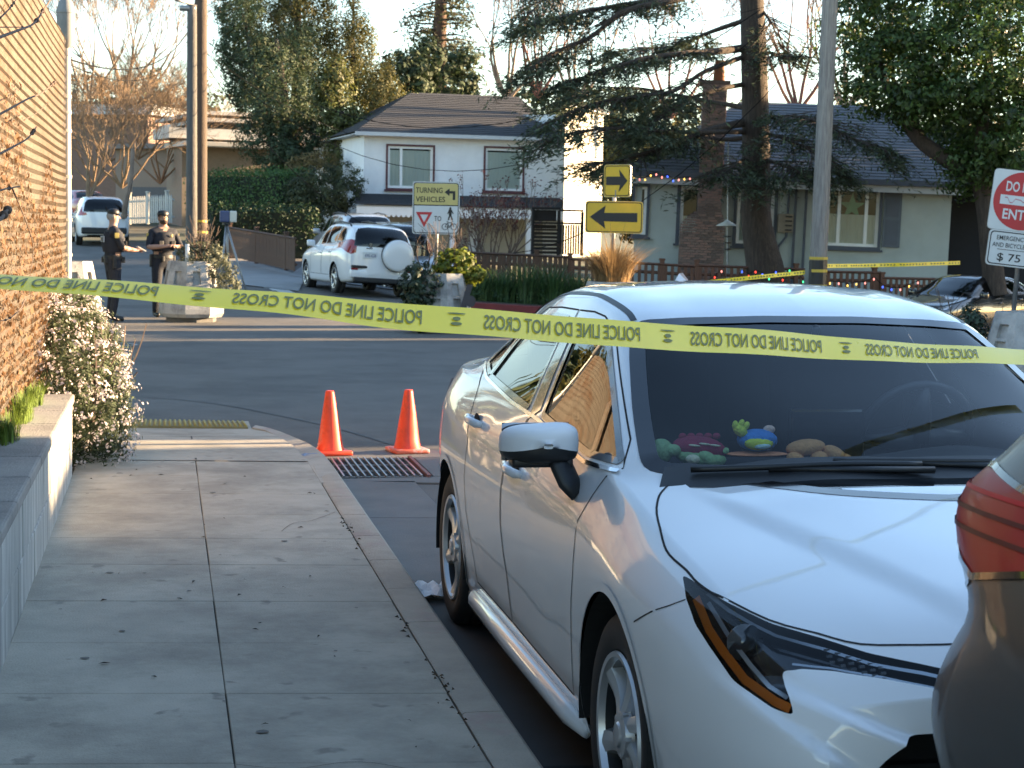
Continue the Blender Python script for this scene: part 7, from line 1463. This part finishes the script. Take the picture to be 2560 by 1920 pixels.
# redwood
rw_ = thing('redwood_tree', 'tall redwood with a bare reddish trunk and short level branches, behind the white house', 'tree', gp(1097, 82)); ro = Vector(rw_.location); ro.z = 1.; rw_.location = ro; Q = lambda x, y, dd=0: at_d(x, y, 82+dd)-ro
m = MB(); m.tube(spline([Q(1095, 560), Q(1096, 300), Q(1098, 120), Q(1102, 0), Q(1104, -150)], 4), [.5, .48, .46, .44, .42, .40, .38, .36, .34, .33, .32, .30, .28, .26, .24, .22, .18], 10, cap=False); obj('trunk', m, mk('bark_redwood', (.10, .06, .045), .95, var=.3, scale=4, bump=.7, bscale=12), rw_, True)
m = MB(); P = []; rg = np.random.default_rng(9); q = random.Random(6)
for k in range(60):
    y = -120+k*6.4+q.uniform(-4, 4); s_ = q.choice((-1, 1)); ln = (50+60*min(1, max(0, y+120)/300))*q.uniform(.6, 1.25); b = Q(1098, y); e_ = Q(1098+s_*ln, y+q.uniform(-6, 26), q.uniform(-2.5, 2.5)); md = b.lerp(e_, .5)+Vector((0, 0, .1)); m.tube([b, md, e_], [.05, .035, .015], 4, cap=False)
    for j in range(90):
        t = q.uniform(.12, 1.05); c = b.lerp(e_, t); P.append(c+Vector((rg.normal(0, .22), rg.normal(0, .3), rg.normal(-.12, .2))))
obj('branch', m, BARK, rw_)['kind'] = 'stuff'; P = np.array(P); cards('crown', P, rg.normal(size=P.shape)+np.array([0, 0, .6]), rg.uniform(.12, .28, len(P)), .4, mk('redwood_needles', (.055, .062, .03), .75, var=.3, scale=.6, island=.5, transl=.3), rw_, rg)['kind'] = 'stuff'
crown_tree('evergreen_tree', 'dark conifer low beside the redwood trunk behind the white house roof', 1020, 74, 500, [(1010, 200, 74, (1.2, 1.2, 1.4), .3), (1060, 160, 75, (.9, 1, 1.3), .3), (1120, 210, 76, (1.3, 1.2, .8), .3), (1150, 160, 77, (.8, 1, .9), .3)], (4, 3, 2, 2), 200, 40, .4, .22, .5, DKG, [([(1020, 500, 74), (1020, 150, 74)], .2, .05)], seed=11)
# bare trees
def bare(name, label, px, d, py, tops, r, depth, seed, mat, length, spread=.55, nb=(2, 3), shrink=.72, rmin=.012, up=.12, cat='tree', z=None, stems=None, bend=.3):
    o = gp(px, d); o.z = at_d(px, py, d).z if z is None else z; t = thing(name, label, cat, o); m = MB(); q = random.Random(seed)
    for dr in tops: grow(m, Vector((dr[3] if len(dr) > 3 else 0, 0, 0)), Vector(dr[:3]), length*q.uniform(.9, 1.1), r, depth, q, bend, nb, spread, shrink, 5, 6, up, rmin)
    obj('branches', m, mat, t); return t
bare('bare_tree', 'bare pale sycamore with a pollarded trunk behind the brown house', 310, 92, 250, [(.1, 0, 1), (-.5, .2, 1), (.55, -.1, .9), (-.2, -.2, 1), (.3, .2, 1), (-1, 0, .7)], .10, 6, 1, BARKP, 2.6, .5, (2, 3), .74, .010)
bare('bare_tree', 'bare slender tree just left of the stub pole against the sky', 372, 94, 240, [(0, 0, 1), (.35, .1, 1), (-.4, 0, 1), (.6, 0, .8)], .07, 6, 2, BARKP, 2.5, .5, (2, 3), .74, .010)
bare('bare_tree', 'bare spreading tree right of the corner fence post', 225, 88, 250, [(-.3, 0, 1), (.2, .1, 1), (.7, 0, .9), (-.7, 0, .8)], .07, 6, 14, BARKP, 2.6, .5, (2, 3), .74, .010)
for i, (px, py, nm) in enumerate(((305, 470, 'broad twiggy brown tree in the middle of the side street trees'), (235, 470, 'twiggy brown tree with a lit trunk above the red car'), (400, 460, 'twiggy brown tree beside the stub pole'), (345, 400, 'dense russet twiggy tree top behind the other brown trees'), (430, 440, 'twiggy brown tree half hidden by the tall brown pole'), (270, 410, 'upper twiggy brown tree behind the picket fence'))):
    bare('twiggy_tree', nm, px, 70+3*i, py, [(0, 0, 1), (.5, .2, 1), (-.5, -.1, 1), (.2, -.4, 1), (-.8, .2, .7), (.85, 0, .7)], .05, 6, 20+i, BARKB, 1.6, .6, (2, 3), .74, .007, .05)
bare('small_street_tree', 'small leafless street tree with a slim trunk on the verge behind the officer', 318, 60, 545, [(0, 0, 1, -.1)], .10, 0, 40, BARKP, 2.4, .1, (1, 1), .7, .07); bare('small_street_tree', 'leafless branches of the forked small tree by the parked white SUV', 222, 64, 500, [(.05, 0, 1), (.5, 0, 1)], .08, 5, 41, BARKB, 1.5, .6, (2, 3), .72, .011)
for i, (px, d, py, L2, nm) in enumerate(((1255, 74, 260, 2.5, 'bare tree with pinkish twigs right of the redwood'), (1330, 78, 250, 2.6, 'bare tree with upright twigs behind the cedar boughs'), (1430, 76, 270, 2.4, 'bare tree behind the cedar boughs above the sunlit wing'), (1970, 66, 290, 2.6, 'bare tree between the cedar trunk and the pale pole'), (2090, 64, 290, 2.7, 'bare reddish tree right of the pale pole'), (1660, 72, 300, 2.3, 'bare tree behind the chimney'))):
    bare('bare_tree', nm, px, d, py, [(0, 0, 1), (.4, .1, 1), (-.4, 0, 1), (.7, 0, .8), (-.7, 0, .8)], .08, 6, 60+i, BARKR if i % 2 else BARKP, L2, .52, (2, 3), .73, .009)
# reddish multi-stem shrub by the white house
ct = gp(1225, 49); t = thing('multi_stem_shrub', 'leafless many-stemmed shrub with reddish twigs in front of the white house', 'shrub', tv(ct.x, ct.y, .15)); m = MB(); q = random.Random(5); tips = []
for k in range(9): g_ = k*.7; grow(m, Vector((.12*math.cos(g_), .12*math.sin(g_), 0)), Vector((.62*math.cos(g_), .62*math.sin(g_), 1)), 1.05, .055, 4, q, .3, (2, 3), .5, .70, 5, 6, .1, .008, tips)
obj('stems', m, mk('bark_grey_tan', (.17, .12, .09), .9, var=.3), t)['kind'] = 'stuff'
P = np.array([tuple(p) for p, d in tips for _ in range(5)]); rg = np.random.default_rng(2); P += rg.normal(0, .06, P.shape); cards('leaves', P, rg.normal(size=P.shape), rg.uniform(.05, .10, len(P)), .5, mk('maroon_leaf', (.12, .035, .03), .7, var=.2, island=.4, transl=.4), t, rg)['kind'] = 'stuff'
# green strap-leaved planting behind the red kerb
for i, (px, d, h, nm) in enumerate(((1185, 39.2, .75, 'strap-leaved green shrub nearest the ivy planter'), (1245, 39.4, .8, 'second strap-leaved green shrub from the ivy planter'), (1310, 39.5, .95, 'third strap-leaved green shrub from the ivy planter'), (1375, 39.5, 1.0, 'fourth strap-leaved green shrub from the ivy planter'), (1440, 39.7, .85, 'strap-leaved green shrub left of the dry grass planter'), (1490, 39.6, .7, 'small strap-leaved shrub just behind the dry grass planter'))):
    c = gp(px, d); t = thing('strap_leaf_shrub', nm, 'shrub', tv(c.x, c.y, .14), 0, 'green shrubs behind the red kerb'); rg = np.random.default_rng(90+i); tuft('leaves', (0, 0, 0), 420, h, .42, mk('strap_leaf_b', (.05, .10, .03), .6, var=.2, island=.5, transl=.3) if i % 2 else mk('strap_leaf', (.07, .12, .04), .6, var=.2, island=.5, transl=.3), rg, t, .022, .75)
    P, N_ = clumps(rg, ellip((0, 0, .25), (.5, .5, .28)), 40, 24, .12); cards('low_leaves', P, N_, rg.uniform(.04, .09, len(P)), .5, GRASSD, t, rg)['kind'] = 'stuff'
# wooded hillside closing the view
for i, (px, d, y0, rx, rz2, nm, mt_) in enumerate(((430, 118, 330, 6, 4, 'rounded dark tree on the hill behind the brown house', DKG), (250, 120, 300, 7, 3.2, 'low wooded hump on the skyline at the left', mk('russet_foliage', (.12, .07, .03), .85, var=.3, scale=.4, island=.4)), (1380, 100, 330, 7, 3.5, 'distant leafy trees behind the white house', DKG), (1700, 90, 380, 6, 3.0, 'distant olive trees behind the chimney', CYP), (2050, 84, 400, 6, 3.0, 'distant olive trees behind the grey house roof', CYP), (2450, 80, 420, 7, 4.0, 'distant dark trees behind the broadleaf tree', DKG), (900, 110, 380, 8, 4, 'distant dark trees behind the evergreens', DKG))):
    crown_tree('distant_tree', nm, px, d, 600, [(px, y0, d, (rx, 3, rz2), .5), (px-90, y0+40, d, (rx*.6, 3, rz2*.7), .5), (px+90, y0+30, d, (rx*.6, 3, rz2*.75), .5), (px, y0+120, d, (rx, 3, rz2), .6)], (4, 2, 2, 3), 260, 30, .8, .42, .6, mt_, [([(px, 600, d), (px, y0, d)], .3, .1)], seed=200+i)

# unseen tall trees added on the right to shade the grey house
for i, (x, y, h) in enumerate(((31, 37.5, 5.5), (33, 42, 6.5), (32, 46.5, 6.5), (34, 51, 6.0))):
    o = tv(x, y); t = thing('unseen_tree', ('first', 'second', 'third', 'fourth')[i]+' tall leafy unseen tree added on the right to shade the grey house', 'tree', o, 0, 'unseen trees added to shade the grey house'); rg = np.random.default_rng(300+i)
    P, N_ = clumps(rg, multi([ellip((0, 0, h), (2.2, 2.9, 3.2), .2), ellip((0, 0, h-2.6), (1.8, 2.6, 2.0), .2)], (3, 2)), 260, 26, .7); cards('crown', P, N_, rg.uniform(.3, .6, len(P)), .6, DKG, t, rg)['kind'] = 'stuff'
    m = MB(); m.tube([(0, 0, 0), (.1, 0, h*.5), (0, .1, h)], [.28, .22, .1], 8); obj('trunk', m, BARK, t, True)

# trees behind the fence, seen only in the sedan's windows
for i, (x, y, h, mt_) in enumerate(((-4.6, 18, 3.2, CYP), (-5.2, 24, 3.6, DKG), (-6.0, 30.5, 4.0, CYP), (-7.2, 38, 4.6, DKG))):
    o = tv(x, y); t = thing('unseen_tree', ('first', 'second', 'third', 'fourth')[i]+' leafy tree in the row hidden behind the tall fence', 'tree', o, 0, 'trees hidden behind the fence'); rg = np.random.default_rng(500+i)
    P, N_ = clumps(rg, ellip((0, 0, h), (2.0+.1*i, 2.9, h*.9), .2), 240, 24, .5); cards('crown', P, N_, rg.uniform(.22, .42, len(P)), .5, mt_, t, rg)['kind'] = 'stuff'
    m = MB(); m.tube([(0, 0, 0), (.1, 0, h*.5), (0, .1, h)], [.25, .2, .1], 8); obj('trunk', m, BARK, t, True)
